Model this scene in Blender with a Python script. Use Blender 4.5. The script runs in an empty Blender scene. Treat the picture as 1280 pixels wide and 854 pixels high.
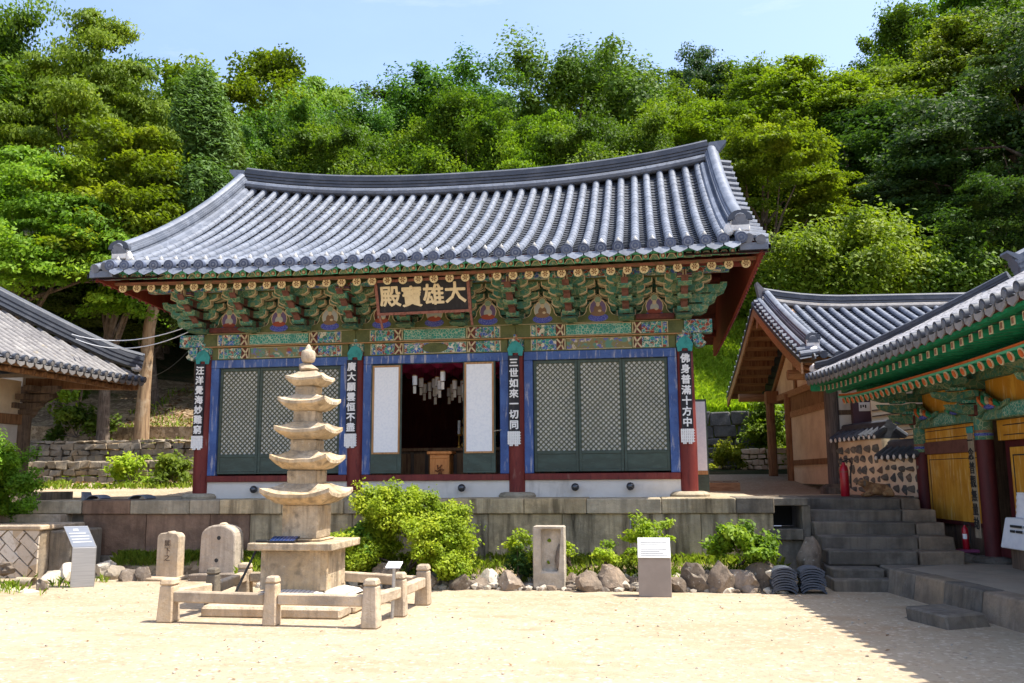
import bpy, math, random
import numpy as np
from mathutils import Vector, Matrix, noise as mnoise
R = math.radians
SC = bpy.context.scene
COL = SC.collection
# ---------------------------------------------------------------- camera
CAMP = Vector((3.988, -16.864, 1.698)); FPX = 1106.8
YAW, PIT, ROL = .14585, .15082, .00733
_f = Vector((-math.sin(YAW)*math.cos(PIT), math.cos(YAW)*math.cos(PIT), math.sin(PIT)))
_r = Vector((math.cos(YAW), math.sin(YAW), 0)); _u = _r.cross(_f)
CR = math.cos(ROL)*_r - math.sin(ROL)*_u; CU = math.sin(ROL)*_r + math.cos(ROL)*_u
cam = bpy.data.cameras.new('camera'); camo = bpy.data.objects.new('camera', cam); COL.objects.link(camo)
cam.sensor_width = 36; cam.lens = FPX/1280*36; cam.clip_end = 3000; cam.clip_start = .05
camo.matrix_world = Matrix(((CR.x, CU.x, -_f.x, CAMP.x), (CR.y, CU.y, -_f.y, CAMP.y), (CR.z, CU.z, -_f.z, CAMP.z), (0, 0, 0, 1)))
SC.camera = camo
def at(px, py, **k):
    d = _f + CR*((px-640)/FPX) - CU*((py-427)/FPX)
    (ax, v), = k.items(); i = 'xyz'.index(ax)
    return CAMP + d*((v-CAMP[i])/d[i])
# ---------------------------------------------------------------- light
SUN = Vector((1, .03, 1.98)).normalized()
EL = math.asin(SUN.z)
w = bpy.data.worlds.new('World'); SC.world = w; w.use_nodes = True
nt = w.node_tree; bg = nt.nodes['Background']
sky = nt.nodes.new('ShaderNodeTexSky'); sky.sky_type = 'NISHITA'; sky.sun_disc = False
sky.sun_elevation = EL; sky.sun_rotation = math.atan2(SUN.x, SUN.y); sky.air_density = 1.0; sky.dust_density = 2.5; sky.ozone_density = 1.2
tc = nt.nodes.new('ShaderNodeTexCoord'); mp = nt.nodes.new('ShaderNodeMapping'); mp.inputs['Scale'].default_value = (1.6, 1.6, 4)
no = nt.nodes.new('ShaderNodeTexNoise'); no.inputs['Scale'].default_value = 2.0; no.inputs['Detail'].default_value = 9; no.inputs['Roughness'].default_value = .62
cr = nt.nodes.new('ShaderNodeMapRange'); cr.inputs[1].default_value = .25; cr.inputs[2].default_value = .85; cr.inputs[3].default_value = .0; cr.inputs[4].default_value = .46
mx = nt.nodes.new('ShaderNodeMix'); mx.data_type = 'RGBA'; mx.inputs[7].default_value = (1.9, 2.65, 4.9, 1)
nt.links.new(tc.outputs['Generated'], mp.inputs[0]); nt.links.new(mp.outputs[0], no.inputs['Vector'])
nt.links.new(no.outputs['Fac'], cr.inputs[0]); nt.links.new(cr.outputs[0], mx.inputs[0])
nt.links.new(sky.outputs[0], mx.inputs[6])
mp2 = nt.nodes.new('ShaderNodeMapping'); mp2.inputs['Scale'].default_value = (1.6, 3.4, 9); mp2.inputs['Rotation'].default_value = (.2, .25, .4); mp2.inputs['Location'].default_value = (.35, .1, .2)
n2 = nt.nodes.new('ShaderNodeTexNoise'); n2.inputs['Scale'].default_value = 1.3; n2.inputs['Detail'].default_value = 10; n2.inputs['Roughness'].default_value = .6
c2 = nt.nodes.new('ShaderNodeMapRange'); c2.inputs[1].default_value = .54; c2.inputs[2].default_value = .76; c2.inputs[4].default_value = .6
m2_ = nt.nodes.new('ShaderNodeMix'); m2_.data_type = 'RGBA'; m2_.inputs[7].default_value = (3.4, 3.7, 4.4, 1)
nt.links.new(tc.outputs['Generated'], mp2.inputs[0]); nt.links.new(mp2.outputs[0], n2.inputs['Vector']); nt.links.new(n2.outputs['Fac'], c2.inputs[0]); nt.links.new(c2.outputs[0], m2_.inputs[0])
nt.links.new(mx.outputs[2], m2_.inputs[6]); nt.links.new(m2_.outputs[2], bg.inputs[0]); bg.inputs[1].default_value = .15
sl = bpy.data.lights.new('sun', 'SUN'); sl.energy = 4.2; sl.angle = R(.5); sl.color = (1, .95, .86)
so = bpy.data.objects.new('sun', sl); COL.objects.link(so); so.rotation_euler = (-SUN).to_track_quat('-Z', 'Y').to_euler(); so.location = (10, 0, 40)
SC.view_settings.view_transform = 'Standard'; SC.view_settings.look = 'None'; SC.view_settings.gamma = 1
SC.view_settings.exposure = 1.2
# ---------------------------------------------------------------- helpers
ORG = {}
def tag(o, label=None, cat=None, group=None, kind=None):
    if label: o['label'] = label
    if cat: o['category'] = cat
    if group: o['group'] = group
    if kind: o['kind'] = kind
    return o
def thing(name, label, cat, loc=(0, 0, 0), group=None, rz=0, local=False):
    o = bpy.data.objects.new(name, None); COL.objects.link(o); o.location = loc; o.rotation_euler = (0, 0, rz)
    o.empty_display_size = .2
    ORG[o.name] = Vector((0, 0, 0)) if local else Vector(loc)
    return tag(o, label, cat, group)
def link(name, me, parent=None):
    o = bpy.data.objects.new(name, me); COL.objects.link(o)
    if parent: o.parent = parent; ORG[o.name] = ORG[parent.name]
    else: ORG[o.name] = Vector((0, 0, 0))
    return o
def dup(o, loc=None, rz=None, parent=None, **t):
    c = o.copy(); COL.objects.link(c)
    ORG[c.name] = Vector((0, 0, 0))
    if parent: c.parent = parent
    if loc is not None: c.location = loc
    if rz is not None: c.rotation_euler = (0, 0, rz)
    for ch in list(o.children): dup(ch, parent=c)
    return tag(c, **t)
class MB:
    def __init__(s): s.v = []; s.f = []; s.m = []
    def add(s, V, F, m=0):
        b = len(s.v); s.v += [tuple(p) for p in V]
        for i, f in enumerate(F): s.f.append(tuple(b+j for j in f)); s.m.append(m if not isinstance(m, (list, tuple)) else m[i])
        return s
    def hexa(s, P, m=0):   # P: 4 bottom ccw, 4 top ccw
        return s.add(P, [(3, 2, 1, 0), (4, 5, 6, 7), (0, 1, 5, 4), (1, 2, 6, 5), (2, 3, 7, 6), (3, 0, 4, 7)], m)
    def box(s, x0, x1, y0, y1, z0, z1, m=0, j=0):
        P = [(x0, y0, z0), (x1, y0, z0), (x1, y1, z0), (x0, y1, z0), (x0, y0, z1), (x1, y0, z1), (x1, y1, z1), (x0, y1, z1)]
        if j: P = [tuple(c+random.uniform(-j, j) for c in p) for p in P]
        return s.hexa(P, m)
    def bar(s, a, b, w, h, m=0, up=(0, 0, 1)):   # beam a->b with width w, height h (centred)
        a = Vector(a); b = Vector(b); d = (b-a).normalized(); side = d.cross(Vector(up))
        if side.length < 1e-4: side = d.cross(Vector((0, 1, 0)))
        side.normalize(); u = side.cross(d)
        q = lambda p, i, k: p+side*(i*w/2)+u*(k*h/2)
        return s.hexa([q(a, -1, -1), q(a, 1, -1), q(b, 1, -1), q(b, -1, -1), q(a, -1, 1), q(a, 1, 1), q(b, 1, 1), q(b, -1, 1)], m)
    def prism(s, pts, plane, a, b, m=0, me=None):  # pts in plane 'xz','yz','xy' extruded a..b ; me = edge material
        n = len(pts)
        g = {'xz': lambda u, v, t: (u, t, v), 'yz': lambda u, v, t: (t, u, v), 'xy': lambda u, v, t: (u, v, t)}[plane]
        V = [g(u, v, a) for u, v in pts]+[g(u, v, b) for u, v in pts]
        F = [tuple(range(n)), tuple(range(2*n-1, n-1, -1))]+[(i, i+n, (i+1) % n+n, (i+1) % n) for i in range(n)]
        return s.add(V, F, [m, m]+[m if me is None else me]*n)
    def tube(s, pts, r, n=8, m=0, cap=True, mcap=None):
        pts = [Vector(p) for p in pts]; k = len(pts)
        rs = r if isinstance(r, (list, tuple)) else [r]*k
        V = []; ref = None
        for i, p in enumerate(pts):
            d = (pts[min(i+1, k-1)]-pts[max(i-1, 0)]).normalized()
            if ref is None:
                ref = d.orthogonal().normalized()
            ref = (ref-d*ref.dot(d)).normalized(); w2 = d.cross(ref)
            for j in range(n):
                a = 2*math.pi*j/n; V.append(p+(ref*math.cos(a)+w2*math.sin(a))*rs[i])
        F = [(i*n+j, i*n+(j+1) % n, (i+1)*n+(j+1) % n, (i+1)*n+j) for i in range(k-1) for j in range(n)]
        ms = [m]*len(F)
        if cap:
            F += [tuple(range(n-1, -1, -1)), tuple(range((k-1)*n, k*n))]; ms += [m if mcap is None else mcap]*2
        return s.add(V, F, ms)
    def lathe(s, c, prof, n=16, m=0, cap=True):
        V = [(c[0]+r*math.cos(2*math.pi*j/n), c[1]+r*math.sin(2*math.pi*j/n), c[2]+z) for r, z in prof for j in range(n)]
        k = len(prof)
        F = [(i*n+j, i*n+(j+1) % n, (i+1)*n+(j+1) % n, (i+1)*n+j) for i in range(k-1) for j in range(n)]
        if cap: F += [tuple(range(n-1, -1, -1)), tuple(range((k-1)*n, k*n))]
        return s.add(V, F, m)
    def grid(s, fn, nu, nv, m=0, flip=False):
        V = [fn(i/nu, j/nv) for i in range(nu+1) for j in range(nv+1)]
        F = [(i*(nv+1)+j, (i+1)*(nv+1)+j, (i+1)*(nv+1)+j+1, i*(nv+1)+j+1) for i in range(nu) for j in range(nv)]
        if flip: F = [f[::-1] for f in F]
        return s.add(V, F, m)
    def disc(s, c, r, y, n=12, m=0, sx=1, sz=1):
        return s.add([(c[0]+r*sx*math.cos(2*math.pi*j/n), y, c[1]+r*sz*math.sin(2*math.pi*j/n)) for j in range(n)], [tuple(range(n))], m)
    def sweep(s, path, sec, m=0, closed=True, capm=None, up=Vector((0, 0, 1))):  # sec: list of (side, up)
        path = [Vector(p) for p in path]; k = len(path); n = len(sec); V = []
        for i, p in enumerate(path):
            d = (path[min(i+1, k-1)]-path[max(i-1, 0)]).normalized(); sd = d.cross(up).normalized(); uu = sd.cross(d)
            V += [p+sd*a+uu*b for a, b in sec]
        F = [(i*n+j, i*n+(j+1) % n, (i+1)*n+(j+1) % n, (i+1)*n+j) for i in range(k-1) for j in range(n if closed else n-1)]
        ms = [m]*len(F)
        if closed:
            F += [tuple(range(n-1, -1, -1)), tuple(range((k-1)*n, k*n))]; ms += [m if capm is None else capm]*2
        return s.add(V, F, ms)
    def rock(s, c, r, seed, m=0, rough=.35, sub=2, flat=0):
        import bmesh
        bm = bmesh.new(); bmesh.ops.create_icosphere(bm, subdivisions=sub, radius=1)
        o = Vector((seed*7.13, seed*3.7, seed*1.9)); rr = random.Random(seed); V = []
        for v in bm.verts:
            p = v.co.copy(); V.append(p*(1+rough*(mnoise.noise(p*1.3+o)*.9+.5*mnoise.noise(p*3.1+o))))
        for _ in range(11 if rough > .25 else 7):
            nrm = Vector((rr.uniform(-1, 1), rr.uniform(-1, 1), rr.uniform(-.6, 1))).normalized(); h = rr.uniform(.48, .85)
            for i, p in enumerate(V):
                e = p.dot(nrm)-h
                if e > 0: V[i] = p-nrm*e*.92
        if rough > .25: V = [p*(1+.09*mnoise.noise(p*5+o)+.05*mnoise.noise(p*11+o)) for p in V]
        V = [Vector((c[0]+p.x*r[0], c[1]+p.y*r[1], c[2]+p.z*r[2])) for p in V]
        F = [tuple(v.index for v in f.verts) for f in bm.faces]; bm.free()
        return s.add(V, F, m)
    def build(s, name, mats, parent=None, smooth=0, bevel=0, bseg=1):
        me = bpy.data.meshes.new(name)
        o0 = ORG[parent.name] if parent else Vector((0, 0, 0))
        me.from_pydata([(x-o0.x, y-o0.y, z-o0.z) for x, y, z in s.v], [], s.f)
        if not isinstance(mats, (list, tuple)): mats = [mats]
        for q in mats: me.materials.append(q)
        me.polygons.foreach_set('material_index', s.m)
        if smooth:
            me.polygons.foreach_set('use_smooth', [True]*len(me.polygons))
            if smooth < 180: me.set_sharp_from_angle(angle=R(smooth))
        me.update()
        o = link(name, me, parent)
        if bevel:
            b = o.modifiers.new('bevel', 'BEVEL'); b.width = bevel; b.segments = bseg; b.limit_method = 'ANGLE'; b.angle_limit = R(40)
        return o
# ---------------------------------------------------------------- materials
def M(name, base, rough=.8, layers=(), bump=None, spec=.3, rnd=0, metal=0, coat=0):
    m = bpy.data.materials.new(name); m.use_nodes = True; t = m.node_tree; N = t.nodes; L = t.links
    b = N['Principled BSDF']; b.inputs['Roughness'].default_value = rough; b.inputs['Specular IOR Level'].default_value = spec; b.inputs['Metallic'].default_value = metal
    tc = N.new('ShaderNodeTexCoord'); oi = N.new('ShaderNodeObjectInfo')
    ad = N.new('ShaderNodeVectorMath'); ad.operation = 'ADD'
    cb = N.new('ShaderNodeMath'); cb.operation = 'MULTIPLY'; cb.inputs[1].default_value = 37.0
    L.new(oi.outputs['Random'], cb.inputs[0]); L.new(tc.outputs['Object'], ad.inputs[0]); L.new(cb.outputs[0], ad.inputs[1])
    vec = ad.outputs[0]
    def mapped(sc):
        if not isinstance(sc, (tuple, list)): sc = (sc,)*3
        mp = N.new('ShaderNodeVectorMath'); mp.operation = 'MULTIPLY'; mp.inputs[1].default_value = sc; L.new(vec, mp.inputs[0]); return mp.outputs[0]
    rgb = N.new('ShaderNodeRGB'); rgb.outputs[0].default_value = (*base, 1); col = rgb.outputs[0]
    for ly in layers:
        kind, sc, c2, lo, hi = ly[:5]; amt = ly[5] if len(ly) > 5 else 1
        if kind == 'n':
            x = N.new('ShaderNodeTexNoise'); x.inputs['Scale'].default_value = 1; x.inputs['Detail'].default_value = 6; x.inputs['Roughness'].default_value = .6; out = x.outputs['Fac']
        elif kind == 'v':
            x = N.new('ShaderNodeTexVoronoi'); x.inputs['Scale'].default_value = 1; out = x.outputs['Distance']
        elif kind == 'c':   # random per cell value
            x = N.new('ShaderNodeTexVoronoi'); x.inputs['Scale'].default_value = 1
            sp = N.new('ShaderNodeSeparateColor'); L.new(x.outputs['Color'], sp.inputs[0]); out = sp.outputs[0]
        elif kind == 'e':   # distance to edge
            x = N.new('ShaderNodeTexVoronoi'); x.feature = 'DISTANCE_TO_EDGE'; x.inputs['Scale'].default_value = 1; out = x.outputs['Distance']
        elif kind == 'w':
            x = N.new('ShaderNodeTexWave'); x.inputs['Scale'].default_value = 1; x.inputs['Distortion'].default_value = 2.5; x.inputs['Detail'].default_value = 3; out = x.outputs['Fac']
        L.new(mapped(sc), x.inputs['Vector'])
        mr = N.new('ShaderNodeMapRange'); mr.inputs[1].default_value = lo; mr.inputs[2].default_value = hi; mr.inputs[4].default_value = amt; L.new(out, mr.inputs[0])
        mixn = N.new('ShaderNodeMix'); mixn.data_type = 'RGBA'; L.new(mr.outputs[0], mixn.inputs[0]); L.new(col, mixn.inputs[6]); mixn.inputs[7].default_value = (*c2, 1)
        col = mixn.outputs[2]
    if rnd:
        hs = N.new('ShaderNodeHueSaturation'); mr = N.new('ShaderNodeMapRange'); mr.inputs[3].default_value = 1-rnd; mr.inputs[4].default_value = 1+rnd
        L.new(oi.outputs['Random'], mr.inputs[0]); L.new(mr.outputs[0], hs.inputs['Value']); L.new(col, hs.inputs['Color']); col = hs.outputs[0]
    L.new(col, b.inputs['Base Color'])
    if bump:
        prev = None
        for sc, st, ds in (bump if isinstance(bump[0], (tuple, list)) else [bump]):
            x = N.new('ShaderNodeTexNoise'); x.inputs['Scale'].default_value = 1; x.inputs['Detail'].default_value = 7; x.inputs['Roughness'].default_value = .65; L.new(mapped(sc), x.inputs['Vector'])
            bp = N.new('ShaderNodeBump'); bp.inputs['Strength'].default_value = st; bp.inputs['Distance'].default_value = ds; L.new(x.outputs['Fac'], bp.inputs['Height'])
            if prev: L.new(prev, bp.inputs['Normal'])
            prev = bp.outputs[0]
        L.new(prev, b.inputs['Normal'])
    return m
def stone(name, base, dark=.45, warm=None, streak=0, rnd=.12, bs=1.0, lich=0):
    d = tuple(c*dark for c in base)
    ly = [('n', 2.2, tuple(c*.62 for c in base), .42, .62), ('n', 9, tuple(min(1, c*1.25) for c in base), .5, .72, .7)]
    if warm: ly.append(('n', 1.6, warm, .46, .66, .8))
    if streak: ly += [('n', (4.2, 4.2, .5), d, .50, .66, streak), ('n', (13, 13, .9), tuple(c*.45 for c in base), .50, .66, streak*.7), ('n', 1.1, tuple(c*.6 for c in base), .5, .66, .6)]
    if lich: ly += [('n', 5.5, tuple(c*.28 for c in base), .54, .72, lich), ('n', 17, (.62, .60, .52), .62, .70, lich*.5)]
    ly.append(('n', 60, d, .58, .75, .6))
    return M(name, base, .9, ly, [(5*bs, .45, .06), (16*bs, .5, .03), (70*bs, .5, .008)], .2, rnd)
MAT = {}
def mats():
    m = MAT
    m['sand'] = M('packed_sand', (.355, .278, .188), .95, [('n', .35, (.40, .32, .222), .4, .65), ('n', (1.1, 2.6, 1), (.33, .23, .14), .50, .70, .9), ('n', 6, (.47, .38, .285), .52, .75, .6), ('c', 26, (.60, .50, .38), .90, .92, .5), ('c', 33, (.24, .18, .13), .93, .95, .6), ('n', 2.2, (.37, .27, .17), .56, .68, .7), ('n', 45, (.25, .18, .115), .60, .74, .55), ('v', 3.2, (.22, .16, .10), .055, .02, .8)], [(2.6, .45, .07), (9, .4, .03), (40, .7, .015), (150, .5, .005)], .1)
    m['dirt'] = M('leafy_dirt', (.20, .14, .085), .95, [('n', 1.2, (.33, .24, .14), .45, .6), ('n', .55, (.07, .10, .025), .55, .66, .8), ('n', 14, (.10, .065, .035), .5, .66, .8), ('c', 9, (.40, .30, .19), .72, .8, .7)], [(6, .6, .08), (40, .6, .02)], .1)
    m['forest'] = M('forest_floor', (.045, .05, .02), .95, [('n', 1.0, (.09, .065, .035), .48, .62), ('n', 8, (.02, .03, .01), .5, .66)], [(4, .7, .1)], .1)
    m['granite'] = stone('granite_pale', (.50, .40, .29), .5, (.55, .40, .24), .5, .10)
    m['granite_grey'] = stone('granite_grey', (.44, .37, .26), .4, (.40, .32, .22), .55)
    m['granite_dark'] = stone('granite_darkened', (.20, .172, .135), .3, (.28, .22, .15), .7)
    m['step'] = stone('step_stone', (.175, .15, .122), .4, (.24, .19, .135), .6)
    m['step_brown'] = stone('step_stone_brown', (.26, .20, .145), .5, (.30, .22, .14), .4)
    m['slab_red'] = stone('reddish_slab', (.235, .145, .095), .45, (.30, .19, .12), .55)
    m['slab_beige'] = stone('beige_slab', (.58, .44, .255), .22, (.46, .38, .25), .9)
    m['slab_grey'] = stone('grey_slab', (.50, .395, .245), .15, (.36, .32, .24), 1.0)
    m['pagoda'] = stone('pagoda_granite', (.53, .42, .285), .30, (.60, .41, .20), .8, .05, 1.2, .8)
    m['rock'] = stone('garden_rock', (.26, .21, .165), .25, (.31, .23, .16), .6, .3, 1.2, .9)
    m['rock_pale'] = stone('pale_rock', (.55, .48, .38), .5, None, .2, .15, 1.2)
    m['wallstone'] = stone('wall_stone', (.30, .25, .19), .35, (.38, .28, .17), .3, .2, 1, .4)
    m['tile'] = M('roof_tile', (.135, .150, .182), .52, [('n', 1.3, (.165, .185, .225), .42, .62), ('n', 11, (.07, .078, .098), .52, .68, .8), ('n', 4.5, (.20, .21, .225), .60, .74, .7), ('c', (3.3, 3.3, 3.3), (.085, .10, .13), .66, .68, .6), ('n', .8, (.09, .10, .12), .52, .68, .6), ('n', 6, (.10, .105, .06), .66, .74, .5)], [(20, .2, .02)], .5)
    m['tile_dark'] = M('roof_tile_dark', (.052, .06, .078), .6, [('n', 3, (.085, .092, .11), .45, .65), ('n', 14, (.05, .055, .065), .5, .66, .8)], [(20, .25, .02)], .4)
    m['tile_pan'] = M('roof_pan_tile_shaded', (.042, .048, .062), .65, [('n', 3, (.068, .074, .088), .45, .65), ('n', 14, (.026, .03, .038), .5, .66, .8), ('n', 5, (.06, .062, .035), .6, .7, .6)], [(20, .25, .02)], .3)  # pans darker than cover tiles: shade between the rows put into the colour
    m['tile_old'] = M('roof_tile_weathered', (.20, .19, .185), .65, [('n', 2, (.28, .265, .25), .45, .65), ('n', 9, (.14, .13, .125), .52, .66, .8), ('c', (4, 4, 4), (.17, .16, .16), .6, .62, .6), ('n', 5, (.36, .27, .12), .63, .70, .5)], [(20, .3, .02)], .3)
    m['plaster'] = M('white_plaster', (.66, .61, .54), .9, [('n', 1.1, (.52, .47, .40), .48, .66, .7), ('n', (4, 4, .8), (.40, .36, .31), .58, .72, .7), ('n', 9, (.70, .66, .60), .5, .7, .5)], (30, .25, .01))
    m['lime'] = M('lime_plaster', (.78, .74, .68), .9, [('n', 7, (.50, .44, .38), .52, .68, .8)], (25, .5, .02))
    m['cream_wall'] = M('cream_clay_plaster', (.85, .69, .47), .92, [('n', 1.3, (.64, .47, .29), .45, .66, .8), ('n', 14, (.66, .52, .36), .5, .7, .5)], (30, .3, .01))
    m['red'] = M('red_column_paint', (.145, .022, .018), .62, [('n', (5, 5, 1.5), (.19, .035, .026), .45, .65), ('n', (24, 24, 3), (.075, .012, .012), .54, .66, .7), ('n', (9, 9, 2.4), (.26, .14, .11), .64, .72, .6)], (20, .15, .01))
    m['red_board'] = M('red_gable_boards', (.20, .032, .018), .75, [('w', (0.01, 3.1, .01), (.11, .018, .012), .78, .95, .8), ('n', (8, 8, 1), (.26, .06, .03), .48, .66)], (15, .2, .01))
    m['blue'] = M('blue_frame_paint', (.045, .088, .245), .62, [('n', (3, 3, 3), (.065, .125, .32), .42, .6), ('n', (16, 16, 2.0), (.36, .35, .40), .55, .64, .85), ('n', (26, 26, 26), (.02, .05, .2), .55, .7, .7)], (30, .2, .006))
    m['door_green'] = M('dark_green_door_paint', (.048, .066, .052), .6, [('n', (3, 3, 9), (.06, .088, .072), .45, .62), ('n', (9, 9, 30), (.10, .12, .10), .6, .7, .6)], (30, .2, .006))
    m['paper'] = M('door_paper', (.74, .74, .69), .9, [('n', 12, (.58, .585, .56), .45, .62, .7), ('n', 2, (.60, .60, .56), .45, .6)])
    m['paper_white'] = M('white_door_paper', (.78, .79, .80), .9, [('n', 22, (.70, .72, .75), .45, .6, .8)])
    m['tan'] = M('tan_wood_trim', (.42, .23, .10), .7, [('n', (20, 20, 3), (.30, .15, .06), .45, .65)])
    m['wood'] = M('brown_timber', (.30, .155, .07), .75, [('n', (22, 22, 1.6), (.15, .068, .03), .45, .62), ('n', 2, (.34, .18, .085), .5, .68, .7)], [(30, .2, .01)])
    m['wood_y'] = M('yellow_brown_timber', (.45, .25, .12), .75, [('n', (3, 22, 22), (.25, .125, .055), .45, .64), ('n', 2, (.44, .26, .13), .5, .68, .7)], [(30, .2, .01)])
    m['wood_old'] = M('weathered_timber', (.155, .105, .07), .85, [('n', (24, 24, 1.4), (.08, .055, .04), .44, .62), ('n', 2.4, (.25, .175, .115), .5, .68, .7)], [((40, 40, 3), .4, .01)])
    m['wood_grey'] = M('grey_timber', (.15, .125, .11), .85, [('n', (26, 26, 1.2), (.075, .062, .055), .44, .62), ('n', (5, 5, 1.5), (.24, .20, .17), .56, .7, .7)], [((40, 40, 3), .4, .01)])
    m['black'] = M('black_board', (.012, .012, .016), .6, [('n', (12, 12, 2), (.035, .033, .035), .5, .68)])
    m['ink'] = M('ink', (.03, .03, .03), .8)
    m['white'] = M('white_paint', (.75, .75, .74), .7, [('n', 20, (.58, .58, .58), .5, .68, .6)])
    m['gold'] = M('cream_gold_lettering', (.72, .60, .38), .7, [('n', 12, (.55, .42, .24), .5, .68, .7)])
    m['gilt'] = M('gilt', (.55, .33, .07), .35, metal=.8)
    m['pinkwood'] = M('faded_red_frame', (.27, .115, .085), .8, [('n', (20, 20, 20), (.16, .06, .045), .45, .66)])
    m['dgreen'] = M('painted_green', (.095, .205, .115), .75, [('n', 7, (.055, .14, .075), .45, .6), ('e', 11, (.36, .36, .22), .055, .02, .75), ('c', 16, (.045, .19, .155), .72, .74, .8), ('c', 21, (.22, .25, .12), .86, .88, .8)])
    m['dgreen2'] = M('painted_olive', (.105, .115, .04), .75, [('n', 5, (.07, .085, .03), .45, .62), ('n', 30, (.16, .15, .07), .56, .7, .6)])
    m['teal'] = M('painted_teal', (.035, .245, .19), .7, [('e', 19, (.45, .50, .36), .10, .045, .8), ('n', 6, (.03, .19, .14), .5, .66)])
    m['teal_flat'] = M('teal_paint', (.04, .27, .25), .7, [('n', 8, (.025, .18, .17), .48, .66)])
    m['pattern'] = M('flower_pattern_paint', (.055, .15, .11), .75, [('c', 15, (.05, .11, .33), .62, .63), ('c', (17, 17, 17), (.55, .50, .36), .78, .79), ('c', 13, (.25, .05, .03), .80, .81), ('c', 19, (.04, .26, .22), .70, .71), ('e', 14, (.50, .46, .33), .05, .03, .8), ('n', 30, (.03, .05, .04), .58, .68, .6)])
    m['pattern_blue'] = M('blue_flower_pattern', (.05, .11, .34), .75, [('c', 14, (.05, .23, .19), .6, .61), ('c', 18, (.60, .58, .48), .76, .77), ('c', 12, (.26, .07, .04), .84, .85), ('e', 15, (.55, .5, .38), .05, .03, .8)])
    m['scene_paint'] = M('landscape_painting', (.20, .17, .075), .75, [('n', 5, (.10, .22, .16), .5, .56), ('n', 7, (.12, .13, .36), .56, .60), ('n', 9, (.46, .40, .30), .58, .62), ('n', 6, (.26, .08, .05), .60, .64)])
    m['dred'] = M('dull_red_paint', (.125, .035, .025), .75, [('n', 8, (.075, .02, .016), .45, .62)])
    m['dbrown'] = M('brown_red_tongue', (.155, .068, .05), .75, [('n', 10, (.10, .04, .03), .45, .62)])
    m['cream'] = M('cream_line_paint', (.55, .46, .29), .75, [('n', 14, (.40, .30, .17), .48, .66)])
    m['yellow'] = M('rafter_flower_yellow', (.78, .66, .40), .75, [('n', 18, (.62, .48, .24), .48, .66)])
    m['brown'] = M('brown_petal', (.17, .06, .02), .8)
    m['pinkline'] = M('faded_pink_batten', (.27, .115, .075), .8, [('n', (9, 30, 30), (.16, .10, .055), .46, .62), ('n', 4, (.10, .16, .08), .56, .66, .7)])
    m['orange'] = M('orange_paint', (.55, .13, .03), .7, [('n', 12, (.42, .08, .02), .48, .66)])
    m['vgreen'] = M('bright_green_paint', (.010, .215, .095), .6, [('n', 7, (.008, .15, .07), .48, .64), ('c', 15, (.02, .30, .15), .75, .76, .6)])
    m['vgreen_line'] = M('pale_green_paint', (.09, .42, .25), .6)
    m['mauve'] = M('mauve_paint', (.14, .10, .20), .75)
    m['navy'] = M('blue_lotus_paint', (.04, .055, .30), .75, [('e', 30, (.20, .22, .45), .1, .03, .7)])
    m['robe'] = M('robe_paint', (.27, .06, .035), .75)
    m['robe_brown'] = M('brown_robe_paint', (.20, .12, .07), .75)
    m['flesh'] = M('pale_face_paint', (.52, .42, .28), .75)
    m['halo'] = M('halo_green_paint', (.22, .33, .24), .75)
    m['pale'] = M('pale_body_paint', (.36, .38, .36), .75)
    m['ochre'] = M('ochre_panel', (.56, .25, .022), .7, [('n', (7, 7, 1), (.68, .36, .05), .46, .64), ('n', (16, 16, 2.2), (.72, .52, .22), .55, .66, .75), ('n', 3, (.42, .17, .015), .5, .68, .7)], (30, .15, .006))
    m['maroon'] = M('maroon_paint', (.085, .014, .016), .6, [('n', (10, 10, 2), (.055, .010, .012), .45, .62)])
    m['steel'] = M('brushed_steel', (.42, .42, .42), .42, [('n', (2, 2, 60), (.36, .36, .36), .45, .62)], metal=.85, spec=.5)
    m['chrome'] = M('dark_glass', (.03, .033, .04), .12, spec=.8)
    m['ext'] = M('red_enamel', (.40, .008, .022), .3, [('n', 30, (.30, .006, .015), .5, .7)], spec=.5)
    m['rubber'] = M('black_rubber', (.02, .02, .02), .6)
    m['dogfur'] = M('tan_dog_fur', (.40, .225, .10), .9, [('n', 9, (.19, .085, .038), .45, .62), ('n', (30, 60, 60), (.40, .25, .13), .52, .66, .7)], [((50, 90, 90), .8, .02)])
    m['dogpale'] = M('pale_dog_fur', (.42, .30, .18), .9, [('n', 12, (.30, .19, .1), .45, .62)], [((60, 60, 60), .7, .02)])
    m['cloth'] = M('white_cloth', (.72, .72, .74), .9, [('n', 6, (.64, .64, .68), .45, .65)])
    m['solar'] = M('solar_cells', (.012, .03, .11), .2, spec=.6)
    m['lantern'] = M('paper_lantern', (.70, .70, .72), .8)
    m['pink'] = M('magenta_cloth', (.45, .03, .15), .8)
    m['bark'] = M('bark', (.13, .095, .07), .95, [('n', (22, 22, 3), (.06, .042, .03), .45, .62), ('n', 3, (.20, .16, .12), .52, .68)], [((30, 30, 4), .8, .03)])
    m['bark_pale'] = M('pale_shredding_bark', (.34, .225, .125), .95, [('n', (26, 26, 1.6), (.17, .105, .06), .44, .62), ('n', 3, (.40, .31, .21), .5, .68), ('n', 2, (.25, .24, .12), .58, .7, .6)], [((40, 40, 3), .9, .03)])
mats()
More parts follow.
